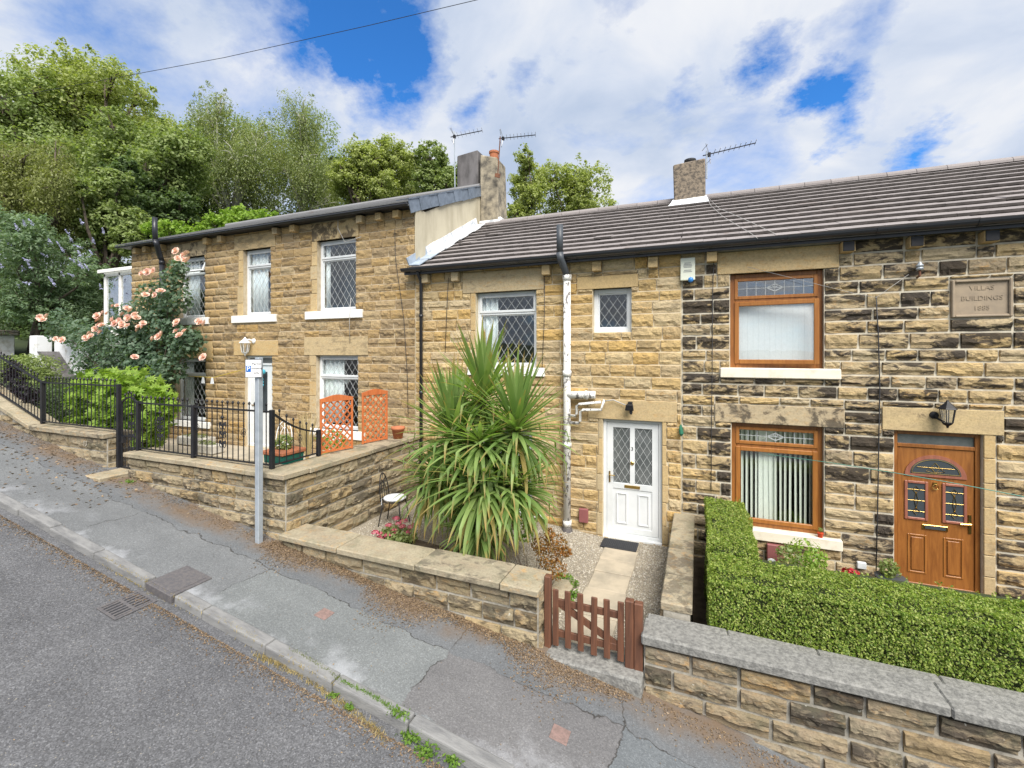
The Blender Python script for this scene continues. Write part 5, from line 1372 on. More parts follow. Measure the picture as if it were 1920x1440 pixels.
# ================================================================== terrace pots and troughs
def blobfoliage(name, parent, mat, c, r, n, size, width=0.5, up=0.5, seedz=None):
    d = unit(rng.normal(size=(n, 3))); rad = rng.uniform(0.55, 1.0, n)[:, None]
    P = np.array(c) + d * rad * np.array(r)
    N = d * 0.6 + rng.normal(size=(n, 3)) * 0.6 + np.array([0, 0, up])
    return link(name, leaf_mesh(name, P, N, size, width, mat), None, parent)
M['pale_trough'] = plain('pale_weathered_trough', (0.50,0.48,0.43), 0.9, c2=(0.33,0.31,0.26), scale=6, bump=0.3)
def trough(x0, x1, y0, y1, z, label, fol):
    t = thing('stone_trough', ((x0+x1)/2, (y0+y1)/2, z), label, 'trough')
    m = MB(); m.box(x0, x1, y0, y1, z, z+0.20); m.build('trough_body', M['pale_trough'], t, bevel=0.02)
    blobfoliage('moss', t, M[fol], ((x0+x1)/2, (y0+y1)/2, z+0.20), ((x1-x0)*0.46, (y1-y0)*0.42, 0.09), 500, 0.04)
trough(-12.2, -11.2, 7.35, 7.7, -2.30, 'long pale stone trough under the left ground floor window', 'lf_moss')
trough(-10.95, -10.20, 6.9, 7.2, -2.31, 'small white trough with moss left of the white panelled door', 'lf_moss')
gp = thing('plant_pot', (-6.0, 5.2, -2.32), 'dark green glazed square planter behind the railing corner post', 'pot')
MB().hexa([(-6.17,5.03,-2.32),(-5.83,5.03,-2.32),(-5.83,5.37,-2.32),(-6.17,5.37,-2.32),(-6.21,4.99,-1.55),(-5.79,4.99,-1.55),(-5.79,5.41,-1.55),(-6.21,5.41,-1.55)]).build('planter', M['green_pot'], gp, bevel=0.02)
MB().box(-6.23, -5.77, 4.97, 5.43, -1.56, -1.50).build('rim', M['terracotta'], gp, bevel=0.012)
blobfoliage('plant', gp, M['lf_mid'], (-6.0, 5.2, -1.40), (0.14, 0.14, 0.14), 220, 0.07)
dg_ = thing('dried_grass', (-6.9, 6.5, -2.32), 'bleached dried stalks in a pot behind the curved railing', 'plant')
m = MB()
for i in range(26):
    a = rng.uniform(0, 6.28); l = rng.uniform(0.5, 1.0); s = rng.uniform(0.08, 0.25)
    m.tube([(-6.9, 6.5, -2.1), (-6.9+s*0.4*math.cos(a), 6.5+s*0.4*math.sin(a), -2.1+l*0.6), (-6.9+s*math.cos(a), 6.5+s*math.sin(a), -2.1+l)], [0.010, 0.018, 0.003], 4)
m.build('stalks', leaf_mat('straw_stalks', LG['straw'], 0.1), dg_)
MB().lathe([(0.13,0),(0.17,0.22),(0.15,0.23)], (-6.9, 6.5, -2.32), 14).build('pot', M['terracotta'], dg_)
wp = thing('plant_pot', (-6.6, 6.9, -2.32), 'white flowering pot plant behind the orange trellis', 'pot')
MB().lathe([(0.16,0),(0.22,0.32),(0.20,0.34)], (-6.55, 6.75, -2.32), 14).build('bowl', M['sill_white'], wp)
blobfoliage('plant', wp, M['lf_bright'], (-6.55, 6.75, -1.72), (0.28, 0.28, 0.28), 500, 0.07)
blobfoliage('flowers', wp, M['cushion'], (-6.55, 6.75, -1.66), (0.30, 0.30, 0.25), 60, 0.06, 0.9)

# balloon cluster on the taller house's door
bl = thing('balloon_bunch', (-9.86, 7.85, -0.55), 'turquoise foil tassel hanging on the white panelled door', 'decoration')
m = MB()
for i in range(14):
    c = (-9.84+rng.uniform(-0.09, 0.09), 7.86+rng.uniform(-0.03, 0.02), -0.56+rng.uniform(-0.22, 0.16)); r = rng.uniform(0.03, 0.065)
    m.lathe([(0.2*r,-r),(0.8*r,-0.6*r),(r,0),(0.8*r,0.6*r),(0.2*r,r)], c, 7)
m.build('foil', M['balloon'], bl, jit=0.02)
bt = thing('bunting', (-12.0, 7.82, -0.72), 'yellow string with two small white pennants across the lower left window', 'bunting')
s0, s1, s2, s3 = at(316, 698, 7.8), at(350, 705, 7.8), at(400, 708, 7.8), at(460, 692, 7.8)
MB().tube([s0, s1, s2, s3], 0.008, 5).build('string', plain('yellow_string', (0.55,0.42,0.05), 0.7), bt)
for p in (at(381, 707, 7.79), at(398, 708, 7.79)):
    MB().prism([(p.x-0.03, p.z), (p.x+0.03, p.z), (p.x+0.07, p.z-0.16), (p.x-0.07, p.z-0.16)], 7.785, 7.79).build('pennant', M['cushion'], bt)

# ================================================================== lamps, boxes, aerials
def lantern(c, s, mat, label, face):
    L = thing('wall_lantern', c, label, 'lamp', 'wall lanterns beside the doors')
    x, y, z = c
    MB().lathe([(0.012*s,0.20*s),(0.02*s,0.18*s),(0.035*s,0.16*s),(0.10*s,0.095*s),(0.115*s,0.075*s),(0.10*s,0.072*s)], (x, y-0.13*s, z), 6).build('cap', mat, L)
    MB().lathe([(0.086*s,0.07*s),(0.058*s,-0.12*s)], (x, y-0.13*s, z), 6).build('glass', M['glass_bright'], L)
    m = MB()
    for k in range(6):
        a = math.pi/3*k; m.tube([(x+0.088*s*math.cos(a), y-0.13*s+0.088*s*math.sin(a), z+0.07*s), (x+0.060*s*math.cos(a), y-0.13*s+0.060*s*math.sin(a), z-0.12*s)], 0.006*s, 4)
    m.lathe([(0.065*s,-0.115*s),(0.05*s,-0.14*s),(0.02*s,-0.16*s),(0.01*s,-0.19*s)], (x, y-0.13*s, z), 6); m.build('cage', mat, L)
    m = MB(); m.tube([(x+0.10*face*s, y, z-0.02*s), (x+0.08*face*s, y-0.05*s, z-0.07*s), (x+0.03*face*s, y-0.11*s, z-0.11*s)] if face < 0 else [(x+0.09*s, y, z+0.12*s), (x+0.06*s, y-0.08*s, z+0.15*s), (x, y-0.13*s, z+0.14*s)], 0.016*s, 6)
    bz = -0.03*s if face < 0 else 0.12*s
    m2 = MB(); m2.lathe([(0.055*s,0),(0.05*s,0.02*s),(0.02*s,0.03*s)], (0,0,0), 10); link('wall_plate', m2.mesh('wall_plate', mat), None, L, (x+0.10*face*s, y-0.0, z+bz), (R(90), 0, 0))
    m.build('arm', mat, L)
p = at(470, 650, FY-0.03); lantern((p.x, FY-0.03, p.z-0.0), 1.15, M['white_paint'], 'white lantern on the lintel above the white panelled door', 1)
p = at(1768, 775, FY-0.03); lantern((p.x, FY-0.03, p.z), 0.95, M['black_metal'], 'black lantern on the lintel above the brown front door', -1)
p = at(1182, 762, FY-0.05); fl_ = thing('floodlight', (p.x, FY-0.03, p.z), 'black floodlight with sensor above the white door number 3', 'lamp')
MB().hexa([(p.x-0.075,7.72,p.z-0.06),(p.x+0.075,7.72,p.z-0.06),(p.x+0.06,7.80,p.z-0.05),(p.x-0.06,7.80,p.z-0.05),(p.x-0.055,7.70,p.z+0.04),(p.x+0.055,7.70,p.z+0.04),(p.x+0.05,7.79,p.z+0.05),(p.x-0.05,7.79,p.z+0.05)]).build('head', M['black_metal'], fl_, bevel=0.008)
MB().box(p.x-0.035, p.x+0.035, 7.79, 7.87, p.z-0.02, p.z+0.08).build('bracket', M['black_metal'], fl_, bevel=0.006)
MB().lathe([(0.012,-0.05),(0.026,-0.03),(0.028,0.0),(0.02,0.02)], (p.x+0.02, 7.77, p.z-0.075), 10).build('sensor', M['black_plastic'], fl_)
ab = thing('alarm_box', (-0.165, FY-0.04, 1.36), 'cream alarm bell box with blue lens under the gutter', 'alarm box')
MB().box(-0.275, -0.055, FY-0.10, FY-0.03, 1.17, 1.53).build('cover', M['alarm'], ab, bevel=0.012, segs=2)
for dz, w in ((0.085, 0.10), (0.062, 0.12), (0.040, 0.13), (0.018, 0.12), (-0.03, 0.11), (-0.055, 0.13)):
    MB().box(-0.165-w/2, -0.165+w/2, FY-0.102, FY-0.0995, 1.36+dz-0.006, 1.36+dz+0.006).build('print_line', M['ink_grey'], ab)
MB().lathe([(0.006,-0.045),(0.034,-0.03),(0.045,0.0),(0.034,0.03),(0.006,0.045)], (-0.12, FY-0.09, 1.175), 12).build('lens', M['blue_lens'], ab, smooth=True)
mb_ = block(None, 'meter_box', -1.95, -1.79, FY-0.10, FY-0.03, -2.97, -2.73, M['maroon'], 0.01); tag(mb_, 'maroon meter box low on the wall left of the white door', 'meter box')
mb2 = block(None, 'meter_box', 0.95, 1.17, FY-0.12, FY-0.05, -3.12, -2.88, M['maroon'], 0.01); tag(mb2, 'maroon meter box under the ground floor golden oak window', 'meter box')
p = at(1613, 1057, FY); tag(block(None, 'vent_cover', p.x-0.055, p.x+0.055, FY-0.075, FY-0.03, p.z-0.05, p.z+0.05, M['white_paint'], 0.01), 'small white vent cover low on the wall left of the brown door', 'vent')
p = at(1718, 505, FY); iw = thing('wall_insulator', (p.x, FY-0.05, p.z), 'grey cable insulator on a rusty bracket high on the right house', 'insulator')
MB().lathe([(0.03,-0.05),(0.045,-0.03),(0.03,-0.01),(0.045,0.01),(0.03,0.03),(0.015,0.06)], (p.x, FY-0.11, p.z+0.02), 10).build('insulator', M['galv'], iw); MB().tube([(p.x, FY-0.02, p.z-0.12), (p.x, FY-0.11, p.z-0.10), (p.x, FY-0.11, p.z)], 0.014, 6).build('bracket', M['rust'], iw)
p = at(1276, 805, FY-0.08); rg = MB(); rg.lathe([(0.01,-0.10),(0.035,-0.06),(0.03,0.0),(0.02,0.05),(0.006,0.08)], (p.x, FY-0.07, p.z), 7); tag(rg.build('rag', M['rag'], None, jit=0.03), 'small green rag hanging on the wall between the two doors', 'rag')

def aerial(base, top, boom_a, boom_b, nel, label, mat_mast, lowest):
    A = thing('tv_aerial', base, label, 'aerial', 'roof aerials')
    MB().tube([base, top], 0.016, 6).build('mast', M[mat_mast], A)
    a, b = Vector(boom_a), Vector(boom_b); MB().tube([a, b], 0.012, 5).build('boom', M['black_metal'], A)
    t = (b-a).normalized(); c = t.cross(Vector((0, 0, 1))).normalized(); up = c.cross(t)
    for i in range(nel):
        f = 0.22 + 0.78*i/max(1, nel-1); q = a.lerp(b, f); s = 0.10 - 0.03*f
        MB().tube([q - c*s - up*0.02, q + c*s + up*0.05], 0.005, 4).build('element', M['aluminium'], A)
    q = a.lerp(b, 0.12); r = MB()
    for s in (-1, 1):
        r.tube([q, q - t*0.05 + up*s*0.22 + c*0.06], 0.007, 4); r.tube([q - t*0.06 + up*s*0.16 - c*0.16, q - t*0.06 + up*s*0.16 + c*0.16], 0.006, 4)
    r.build('reflector', M['aluminium'], A)
    MB().box(q.x-0.03, q.x+0.03, q.y-0.03, q.y+0.03, q.z-0.05, q.z+0.03).build('dipole_box', M['black_metal'], A)
    if lowest: MB().bar(lowest[0], lowest[1], 0.10, 0.03, (0, -1, 0)).build('bracket', M['rust'], A)
aerial(atd(853, 352, 12.1), atd(852, 246, 12.1), atd(845, 257, 12.1), atd(904, 245, 12.0), 7, 'tall pale mast aerial beside the dark chimney of the taller house', 'galv', None)
aerial(atd(933, 333, 11.75), atd(938, 256, 11.75), atd(935, 260, 11.75), atd(1004, 253, 11.7), 9, 'aerial on a rusty mast strapped to the mottled chimney', 'rust', (atd(928, 328, 11.75), atd(938, 330, 11.75)))
aerial(atd(1325, 335, 9.75), atd(1325, 283, 9.75), atd(1318, 292, 9.75), atd(1417, 268, 9.7), 9, 'long aerial on the roughcast chimney of the lower houses', 'galv', None)
oc = MB(); p0, p1 = atd(-150, 215, 22), atd(0, 186, 18); p2, p3 = atd(420, 108, 12), atd(690, 48, 9); p4 = atd(893, 0, 7); p5 = atd(1250, -95, 4.6)
oc.tube([p0, p1, p2, p3, p4, p5], [0.011, 0.009, 0.007, 0.006, 0.005, 0.005], 5); tag(oc.build('overhead_cable', M['cable']), 'thin dark overhead cable crossing the sky at upper left', 'cable')
cl = MB(); cl.tube([at(1440, 852, FY-0.05), at(1560, 868, 7.3), at(1680, 887, 7.0), at(1800, 908, 6.8), at(1990, 945, 6.6)], 0.005, 5); tag(cl.build('clothes_line', plain('green_line', (0.10,0.26,0.20), 0.6)), 'thin green clothes line in front of the brown door', 'clothes line')

# ================================================================== mats, pots and covers
dm = thing('doormat', (-1.2, 7.57, -3.17), 'black ribbed rubber doormat in front of the white door', 'doormat')
MB().box(-1.50, -0.92, 7.42, 7.76, -3.172, -3.150).build('mat_base', M['rubber'], dm, bevel=0.006)
rb = MB()
for i in range(19): rb.box(-1.485+i*0.030, -1.470+i*0.030, 7.435, 7.745, -3.1505, -3.143)
for i in range(9): rb.box(-1.49, -0.93, 7.445+i*0.035, 7.455+i*0.035, -3.1506, -3.145)
rb.build('mat_ribs', M['rubber'], dm)
sp_ = thing('plant_pot', (1.66, 7.84, -2.70), 'tiny red pot with seedling on the cream sill', 'pot')
MB().lathe([(0.03,0),(0.042,0.07),(0.036,0.072)], (1.645, 7.86, -2.70), 12).build('bowl', plain('red_pot', (0.5,0.06,0.02), 0.5), sp_); blobfoliage('plant', sp_, M['lf_mid'], (1.645, 7.86, -2.59), (0.03, 0.03, 0.04), 40, 0.03)
bp_ = thing('plant_pot', (2.38, 7.55, -3.28), 'dark pot with small green plant left of the brown door', 'pot')
MB().lathe([(0.13,0),(0.18,0.28),(0.165,0.29)], (2.38, 7.55, -3.28), 16).build('bowl', M['grey_plastic'], bp_); blobfoliage('plant', bp_, M['lf_mid'], (2.36, 7.55, -2.90), (0.12, 0.12, 0.14), 160, 0.07)
# gully cover and road grating
def plan_plate(x0, x1, y0, y1, dz, th, mat, name, parent, bevel=0.004, drop=0.0):
    m = MB(); m.hexa([(x0,y0,g(x0)+dz-th-drop),(x1,y0,g(x1)+dz-th-drop),(x1,y1,g(x1)+dz-th-drop),(x0,y1,g(x0)+dz-th-drop),(x0,y0,g(x0)+dz-drop),(x1,y0,g(x1)+dz-drop),(x1,y1,g(x1)+dz-drop),(x0,y1,g(x0)+dz-drop)])
    return m.build(name, mat, parent, bevel=bevel)
gc = thing('gully_cover', (-5.43, 3.3, g(-5.43)), 'square iron gully cover set into the kerb above the road grating', 'drain cover')
plan_plate(GULLY[0]+0.01, GULLY[1]-0.01, 3.085, 3.53, 0.016, 0.16, M['cast_iron'], 'cover_frame', gc)
plan_plate(GULLY[0]+0.05, GULLY[1]-0.05, 3.125, 3.49, 0.024, 0.01, M['cast_iron'], 'lid', gc)
dgr = thing('drain_grating', (-5.52, 2.85, g(-5.52)-0.08), 'slotted iron drain grating in the road beside the kerb', 'drain grating')
gx0, gx1, gy0, gy1 = -5.68, -5.36, 2.66, 3.04
D = 0.070
plan_plate(gx0, gx1, gy0, gy1, 0.0035, 0.002, M['rubber'], 'void', dgr, 0, D)
for a, b in ((gx0, gx0+0.025), (gx1-0.025, gx1)): plan_plate(a, b, gy0, gy1, 0.014, 0.012, M['cast_iron'], 'frame_bar', dgr, 0.002, D)
for a, b in ((gy0, gy0+0.025), (gy1-0.025, gy1), ((gy0+gy1)/2-0.015, (gy0+gy1)/2+0.015)): plan_plate(gx0+0.026, gx1-0.026, a, b, 0.013, 0.011, M['cast_iron'], 'frame_bar', dgr, 0.002, D)
for i in range(6):
    x = gx0+0.025+0.045*(i+0.5); plan_plate(x-0.009, x+0.009, gy0+0.026, gy1-0.026, 0.012, 0.010, M['cast_iron'], 'grate_bar', dgr, 0.002, D)
def cover_at(px, py, s, label):
    p = None
    for t in np.linspace(2, 9, 700):
        q = atd(px, py, t)
        if q.z < g(q.x): p = q; break
    tag(plan_plate(p.x-s, p.x+s, p.y-s, p.y+s, 0.006, 0.01, M['cover_red'], 'service_cover', None, 0.002), label, 'service cover', 'service covers in the pavement')
cover_at(1050, 1378, 0.075, 'small square reddish service cover low in the pavement near the picket gate')
cover_at(608, 1152, 0.075, 'small square reddish service cover in the pavement below the sign post')

# ================================================================== far left: white walls, conservatory, trellis fence
ww = thing('white_wall', (-17, 7.9, -1.0), 'white painted retaining wall with flaking patches behind the rose', 'wall')
MB().box(-19.0, -15.15, 7.80, 8.05, -2.4, 0.42).build('wall_face', M['white_wall'], ww, bevel=0.02, jit=0.02)
MB().box(-19.62, -19.22, 7.45, 7.85, -2.0, 0.55).build('pier', M['white_wall'], ww, bevel=0.02)
MB().box(-19.72, -19.12, 7.36, 7.95, -1.25, -0.85).build('pier_plinth', M['white_wall'], ww, bevel=0.02)
m = MB(); m.prism([(-18.9, 0.05), (-18.7, 0.05), (-16.3, -1.9), (-16.6, -1.9)], 7.35, 7.79); m.build('stair_string', M['cement_dark'], ww)
wp2 = thing('white_pier', (-22.4, 7.5, -0.5), 'white square pier with grey cap at the left edge of the picture', 'pier')
MB().box(-22.6, -21.75, 7.4, 7.9, -1.5, 0.60).build('shaft', M['white_wall'], wp2, bevel=0.02); MB().box(-22.7, -21.65, 7.3, 8.0, 0.60, 0.78).build('cap', M['coping_grey'], wp2, bevel=0.03)
cn = thing('conservatory', (-16.4, 9.5, 0.4), 'small white framed glass lean-to conservatory at the left end of the taller house', 'conservatory')
fr = MB()
for x in (-17.75, -16.95, -16.05, -15.25): fr.box(x, x+0.10, 8.50, 8.60, 0.4, 2.55)
fr.box(-17.75, -15.15, 8.50, 8.60, 2.45, 2.58); fr.box(-17.75, -15.15, 8.50, 8.60, 0.4, 0.9)
for y in (9.5, 10.5): fr.box(-17.75, -17.65, y, y+0.1, 0.4, 2.55)
fr.build('frame', M['sill_white'], cn, bevel=0.01)
MB().hexa([(-17.8,8.4,2.56),(-15.12,8.4,2.56),(-15.12,10.7,2.95),(-17.8,10.7,2.95),(-17.8,8.4,2.62),(-15.12,8.4,2.62),(-15.12,10.7,3.01),(-17.8,10.7,3.01)]).build('roof', M['glass_bright'], cn)
MB().box(-17.82, -15.12, 8.36, 8.43, 2.55, 2.66).build('eaves_beam', M['sill_white'], cn, bevel=0.01)
for a, b in ((-17.65, -16.95), (-16.85, -16.05), (-15.95, -15.25)): pane(a, b, 0.9, 2.45, 8.54, cn, M['glass_bright'])
pane(-17.72, -17.71, 0.9, 2.45, 8.62, cn, M['glass_bright'])
def lattice_fence(P, Q, z0, h, label, mat, posts=True, sp=0.22):
    P, Q = Vector(P), Vector(Q); t = (Q-P); L = t.length; t.normalize(); nrm = Vector((t.y, -t.x, 0))
    th = thing('lattice_fence', (P+Q)/2 + Vector((0,0,z0)), label, 'fence')
    Wp = lambda s, z, o=0: P + t*s + nrm*o + Vector((0,0,z0+z))
    for s in (0, L): MB().bar(Wp(s, -0.2), Wp(s, h+0.25), 0.09, 0.09, nrm).build('post', M[mat], th)
    for z in (0, h): MB().bar(Wp(0, z), Wp(L, z), 0.05, 0.03, nrm).build('rail', M[mat], th)
    for sgn, off in ((1, 0.006), (-1, -0.006)):
        c = -h
        while c < L + h:
            a, b = (c, 0.0), (c + sgn*h, h)
            lo, hi = max(0, min(a[0], b[0])), min(L, max(a[0], b[0]))
            if hi - lo > 0.05:
                za = (lo-c)*sgn; zb = (hi-c)*sgn
                MB().bar(Wp(lo, za, off), Wp(hi, zb, off), 0.035, 0.010, nrm).build('slat', M[mat], th)
            c += sp
lattice_fence((-24.5, 10.2, 0), (-19.4, 10.2, 0), -0.28, 1.30, 'tan lattice fence panel behind the white piers at the left', 'pale_wood')
lattice_fence((-20.0, 11.5, 0), (-15.6, 11.9, 0), 1.45, 1.0, 'pale lattice fence above the conservatory terrace', 'sill_white')
for X, zt_, lb in ((-20.1, 1.35, 'pale timber post at the left above the white wall'), (-18.2, 1.75, 'pale timber post beside the dark blue tub')):
    tag(MB().box(X-0.12, X+0.12, 9.5, 9.74, 0.0, zt_).build('timber_post', M['pale_wood'], None, bevel=0.01), lb, 'post', 'timber posts on the upper terrace')
bt_ = MB().lathe([(0.30,0),(0.36,0.40),(0.33,0.41)], (-17.7, 8.45, 0.42), 16); tag(bt_.build('plant_tub', M['blue_pot'], None, smooth=True), 'dark blue tub on top of the white wall', 'tub')

# ================================================================== trees
def clump_points(c, r, n, flat=0.8):
    d = unit(rng.normal(size=(n, 3))); rad = rng.uniform(0.25, 1.0, n)[:, None] ** 0.6
    return np.array(c) + d * rad * np.array([r, r, r*flat]), d
def tree(name, label, base, lobes, mat, nleaf, size, trunk_r, bark='bark', width=0.66, clr=0.30, per=46, weep=0.0, sprigs=120, cat='tree', group='trees behind the terrace'):
    """lobes: list of (centre, radii). Leaf clumps fill the outer part of every lobe."""
    t = thing(name, base, label, cat, group)
    base = Vector(base); m = MB()
    cen = sum((Vector(l[0]) for l in lobes), Vector()) / len(lobes)
    fork = base.lerp(cen, 0.55); wig = Vector((rng.uniform(-.3, .3), rng.uniform(-.3, .3), 0))
    m.tube([base - Vector((0,0,0.3)), base.lerp(fork, 0.5) + wig, fork], [trunk_r*1.25, trunk_r, trunk_r*0.75], 8)
    for c, r in lobes:
        c = Vector(c); mid = fork.lerp(c, 0.5) + Vector((rng.uniform(-.4,.4), rng.uniform(-.4,.4), 0.25))
        m.tube([fork, mid, c], [trunk_r*0.55, trunk_r*0.35, trunk_r*0.14], 6)
        for _ in range(5):
            e = c + Vector(rng.normal(size=3)).normalized() * (sum(r)/3*0.8)
            m.tube([mid.lerp(c, 0.7), c.lerp(e, 0.5), e], [trunk_r*0.2, trunk_r*0.12, trunk_r*0.04], 5)
    m.build('trunk', M[bark], t, smooth=True)
    vol = np.array([r[0]*r[1]*r[2] for c, r in lobes]) ** 0.67; vol /= vol.sum()
    P, N = [], []
    for (c, r), f in zip(lobes, vol):
        k = max(8, int(nleaf*f/per))
        d = unit(rng.normal(size=(k, 3))); rad = rng.uniform(0.25, 1.0, k)[:, None] ** 0.55
        cc = np.array(c) + d*rad*np.array(r)
        cs = (sum(r)/3) * clr * rng.uniform(0.7, 1.5, k)
        for q, s, dd in zip(cc, cs, d):
            pts, nd = clump_points(q, s, per, 0.7)
            if weep:
                pts[:, 2] -= np.abs(rng.normal(size=per)) * weep; pts[:, :2] = q[:2] + (pts[:, :2]-q[:2])*0.75
            if rng.random() < 0.10: continue
            P.append(pts); N.append(nd*0.5 + dd*0.35 + np.array([0, -0.05, 0.5]) + rng.normal(size=(per, 3))*0.45)
    for _ in range(sprigs):                          # loose sprigs breaking the outline
        c, r = lobes[rng.integers(len(lobes))]; dd = unit(rng.normal(size=(1, 3)) + np.array([[0, 0, 0.35]]))[0]
        q0 = np.array(c) + dd*np.array(r)*0.85; ln = (sum(r)/3)*rng.uniform(0.2, 0.5); k = 34
        f = rng.uniform(0, 1, k)[:, None]; ax = dd + np.array([0, 0, -0.5 if weep else 0.25]) + rng.normal(size=3)*0.25
        P.append(q0 + ax*ln*f + rng.normal(size=(k, 3))*0.16*(1.1-f)*max(0.6, size/0.18)); N.append(rng.normal(size=(k, 3)) + np.array([0, -0.2, 0.6]))
    P, N = np.concatenate(P), np.concatenate(N)
    D = None
    if weep: D = np.tile(np.array([[0, 0, -1.0]]), (len(P), 1)) + rng.normal(size=(len(P), 3))*0.4
    link('crown', leaf_mesh('crown', P, N, size, width, mat, D), None, t)
    return t
def px_tree(name, label, cx, ytop, ybot, halfw, dist, mat, nleaf, size, nl=8, tr=0.22, base_drop=2.5, **kw):
    """a tree standing dist metres away whose crown spans the given photo rows and columns"""
    s = dist / F_PX
    c = atd(cx, (ytop+ybot)/2, dist); rw, rh = halfw*s, (ybot-ytop)/2*s
    lobes = []
    nl = int(nl*1.9)
    for i in range(nl):
        a = rng.uniform(0, 6.28); f = rng.uniform(0.30, 0.80); h = rng.uniform(-0.75, 0.80)
        if i == 0: f, h = 0.1, 0.60
        k = math.sqrt(max(0.1, 1-(h*0.9)**2))
        rr = rng.uniform(0.20, 0.40)
        rz = min(rh*0.5, rw*rr*rng.uniform(0.75, 1.1), rh*(1.0-abs(h)) + 0.12*rh); f = min(f, 1.0-rr*0.9)
        lobes.append(((c.x + rw*f*k*math.cos(a), c.y + rw*f*k*math.sin(a)*0.9, c.z + rh*h), (rw*rr, rw*rr, rz)))
    lobes.append(((c.x, c.y, c.z), (rw*0.55, rw*0.55, rh*0.55)))
    gz = terrain(c.x, c.y)
    return tree(name, label, (c.x, c.y, min(gz, c.z - rh*1.0)), lobes, M[mat], nleaf, size, tr, **kw)

px_tree('broadleaf_tree', 'tall dense green tree filling the upper left corner', 40, 120, 410, 190, 21, 'lf_mid', 72000, 0.145, nl=15, tr=0.35)
px_tree('broadleaf_tree', 'yellow green tree crowning the left skyline', 190, 125, 370, 165, 24, 'lf_lime', 64000, 0.15, nl=13, tr=0.30)
px_tree('broadleaf_tree', 'bright mid green tree left of the birches', 300, 205, 430, 125, 21, 'lf_mid', 50000, 0.135, nl=10)
px_tree('olive_shrub_tree', 'drooping olive green tree at the left edge', 60, 265, 455, 135, 16.5, 'lf_olive', 34000, 0.11, nl=9, weep=0.35, tr=0.16, width=0.4)
px_tree('broadleaf_tree', 'dark tree in the gap behind the black soil pipe', 290, 320, 480, 95, 19.5, 'lf_dark', 26000, 0.135, nl=7)
px_tree('broadleaf_tree', 'leafy green tree reaching over the conservatory', 205, 330, 500, 80, 17.5, 'lf_mid', 28000, 0.12, nl=7, tr=0.15)
px_tree('birch_tree', 'weeping grey green birch above the left end of the roof', 430, 188, 430, 110, 25, 'lf_birch', 50000, 0.12, nl=9, bark='birch_bark', weep=0.75, width=0.42, tr=0.16)
px_tree('birch_tree', 'weeping birch with open crown behind the middle of the roof', 560, 200, 420, 115, 27, 'lf_birch', 46000, 0.12, nl=9, bark='birch_bark', weep=0.75, width=0.42, tr=0.16)
px_tree('broadleaf_tree', 'dark conical tree between the two birches', 605, 290, 420, 45, 30, 'lf_dark', 7000, 0.17, nl=6)
px_tree('broadleaf_tree', 'fresh green tree left of the dark chimney', 700, 270, 430, 85, 25, 'lf_lime', 36000, 0.135, nl=8)
px_tree('broadleaf_tree', 'rounded green tree right behind the dark chimney', 825, 285, 420, 70, 25, 'lf_mid', 24000, 0.135, nl=8)
px_tree('broadleaf_tree', 'airy green tree just right of the mottled chimney', 988, 282, 440, 60, 24, 'lf_lime', 14000, 0.13, nl=7, tr=0.12)
px_tree('broadleaf_tree', 'low rounded tree sinking behind the tiled roof', 1065, 318, 440, 95, 26, 'lf_lime', 17000, 0.14, nl=7, tr=0.12)
px_tree('leafy_shrub', 'yellow green shrub peeping over the taller house roof', 455, 398, 470, 70, 18, 'lf_bright', 7000, 0.12, nl=6, tr=0.08)
px_tree('leafy_shrub', 'yellow green shrub behind the black soil pipe top', 340, 430, 500, 70, 17, 'lf_bright', 6500, 0.12, nl=6, tr=0.08)
bud = px_tree('butterfly_bush', 'silvery green butterfly bush with pale lilac flower spikes at left', 70, 415, 610, 125, 15.5, 'lf_blue', 34000, 0.12, nl=10, tr=0.08, width=0.34)
for i in range(70):
    pxx, pyy = rng.uniform(-10, 195), rng.uniform(420, 545)
    if pyy < 420 + (pxx-70)**2/160: pass
    q = atd(pxx, pyy, 14.2 + rng.uniform(-0.3, 0.5)); d = Vector((rng.uniform(-.5,.5), -0.3, rng.uniform(0.1, 0.8))).normalized()
    n = 40; tt = rng.uniform(0, 1, n); P = np.array(q) + np.outer(tt*0.20, np.array(d)) + rng.normal(size=(n, 3))*0.022*(1.15-tt)[:, None]
    if i < 34: link('flower_spike', leaf_mesh('flower_spike', P, rng.normal(size=(n, 3)), 0.035, 0.9, M['lf_lilac']), None, bud)
px_tree('broadleaf_tree', 'small pale green tree between the birches and the dark chimney', 770, 305, 430, 55, 28, 'lf_birch', 12000, 0.14, nl=6, tr=0.1)
px_tree('broadleaf_tree', 'dark green tree showing between the bright tree and the first birch', 360, 250, 430, 80, 28, 'lf_dark', 16000, 0.17, nl=7, tr=0.2)
# undergrowth that closes the wood behind the trees
def mass(name, label, pts, mat, n, size, spread, width=0.6):
    P, N = [], []
    for (c, r) in pts:
        k = int(n/len(pts)); d = unit(rng.normal(size=(k, 3))); rad = rng.uniform(0.3, 1, k)[:, None]**0.5
        P.append(np.array(c) + d*rad*np.array(r)); N.append(d*0.5 + rng.normal(size=(k, 3))*0.5 + np.array([0, -0.1, 0.5]))
    return tag(link(name, leaf_mesh(name, np.concatenate(P), np.concatenate(N), size, width, mat)), label, 'undergrowth', kind='stuff')
pts = []
for cx in range(-80, 760, 45):
    for cy in (265, 330, 400, 470):
        if cy < 400 and cx > 690: continue
        if cy < 300 and (cx > 600 or cx < 320): continue
        pts.append((tuple(atd(cx, cy + rng.uniform(-25, 25), 31)), (1.6, 1.6, 1.5)))
mass('woodland_undergrowth', 'dark wooded slope behind the nearer trees', pts, M['lf_mid'], 64000, 0.18, 1)
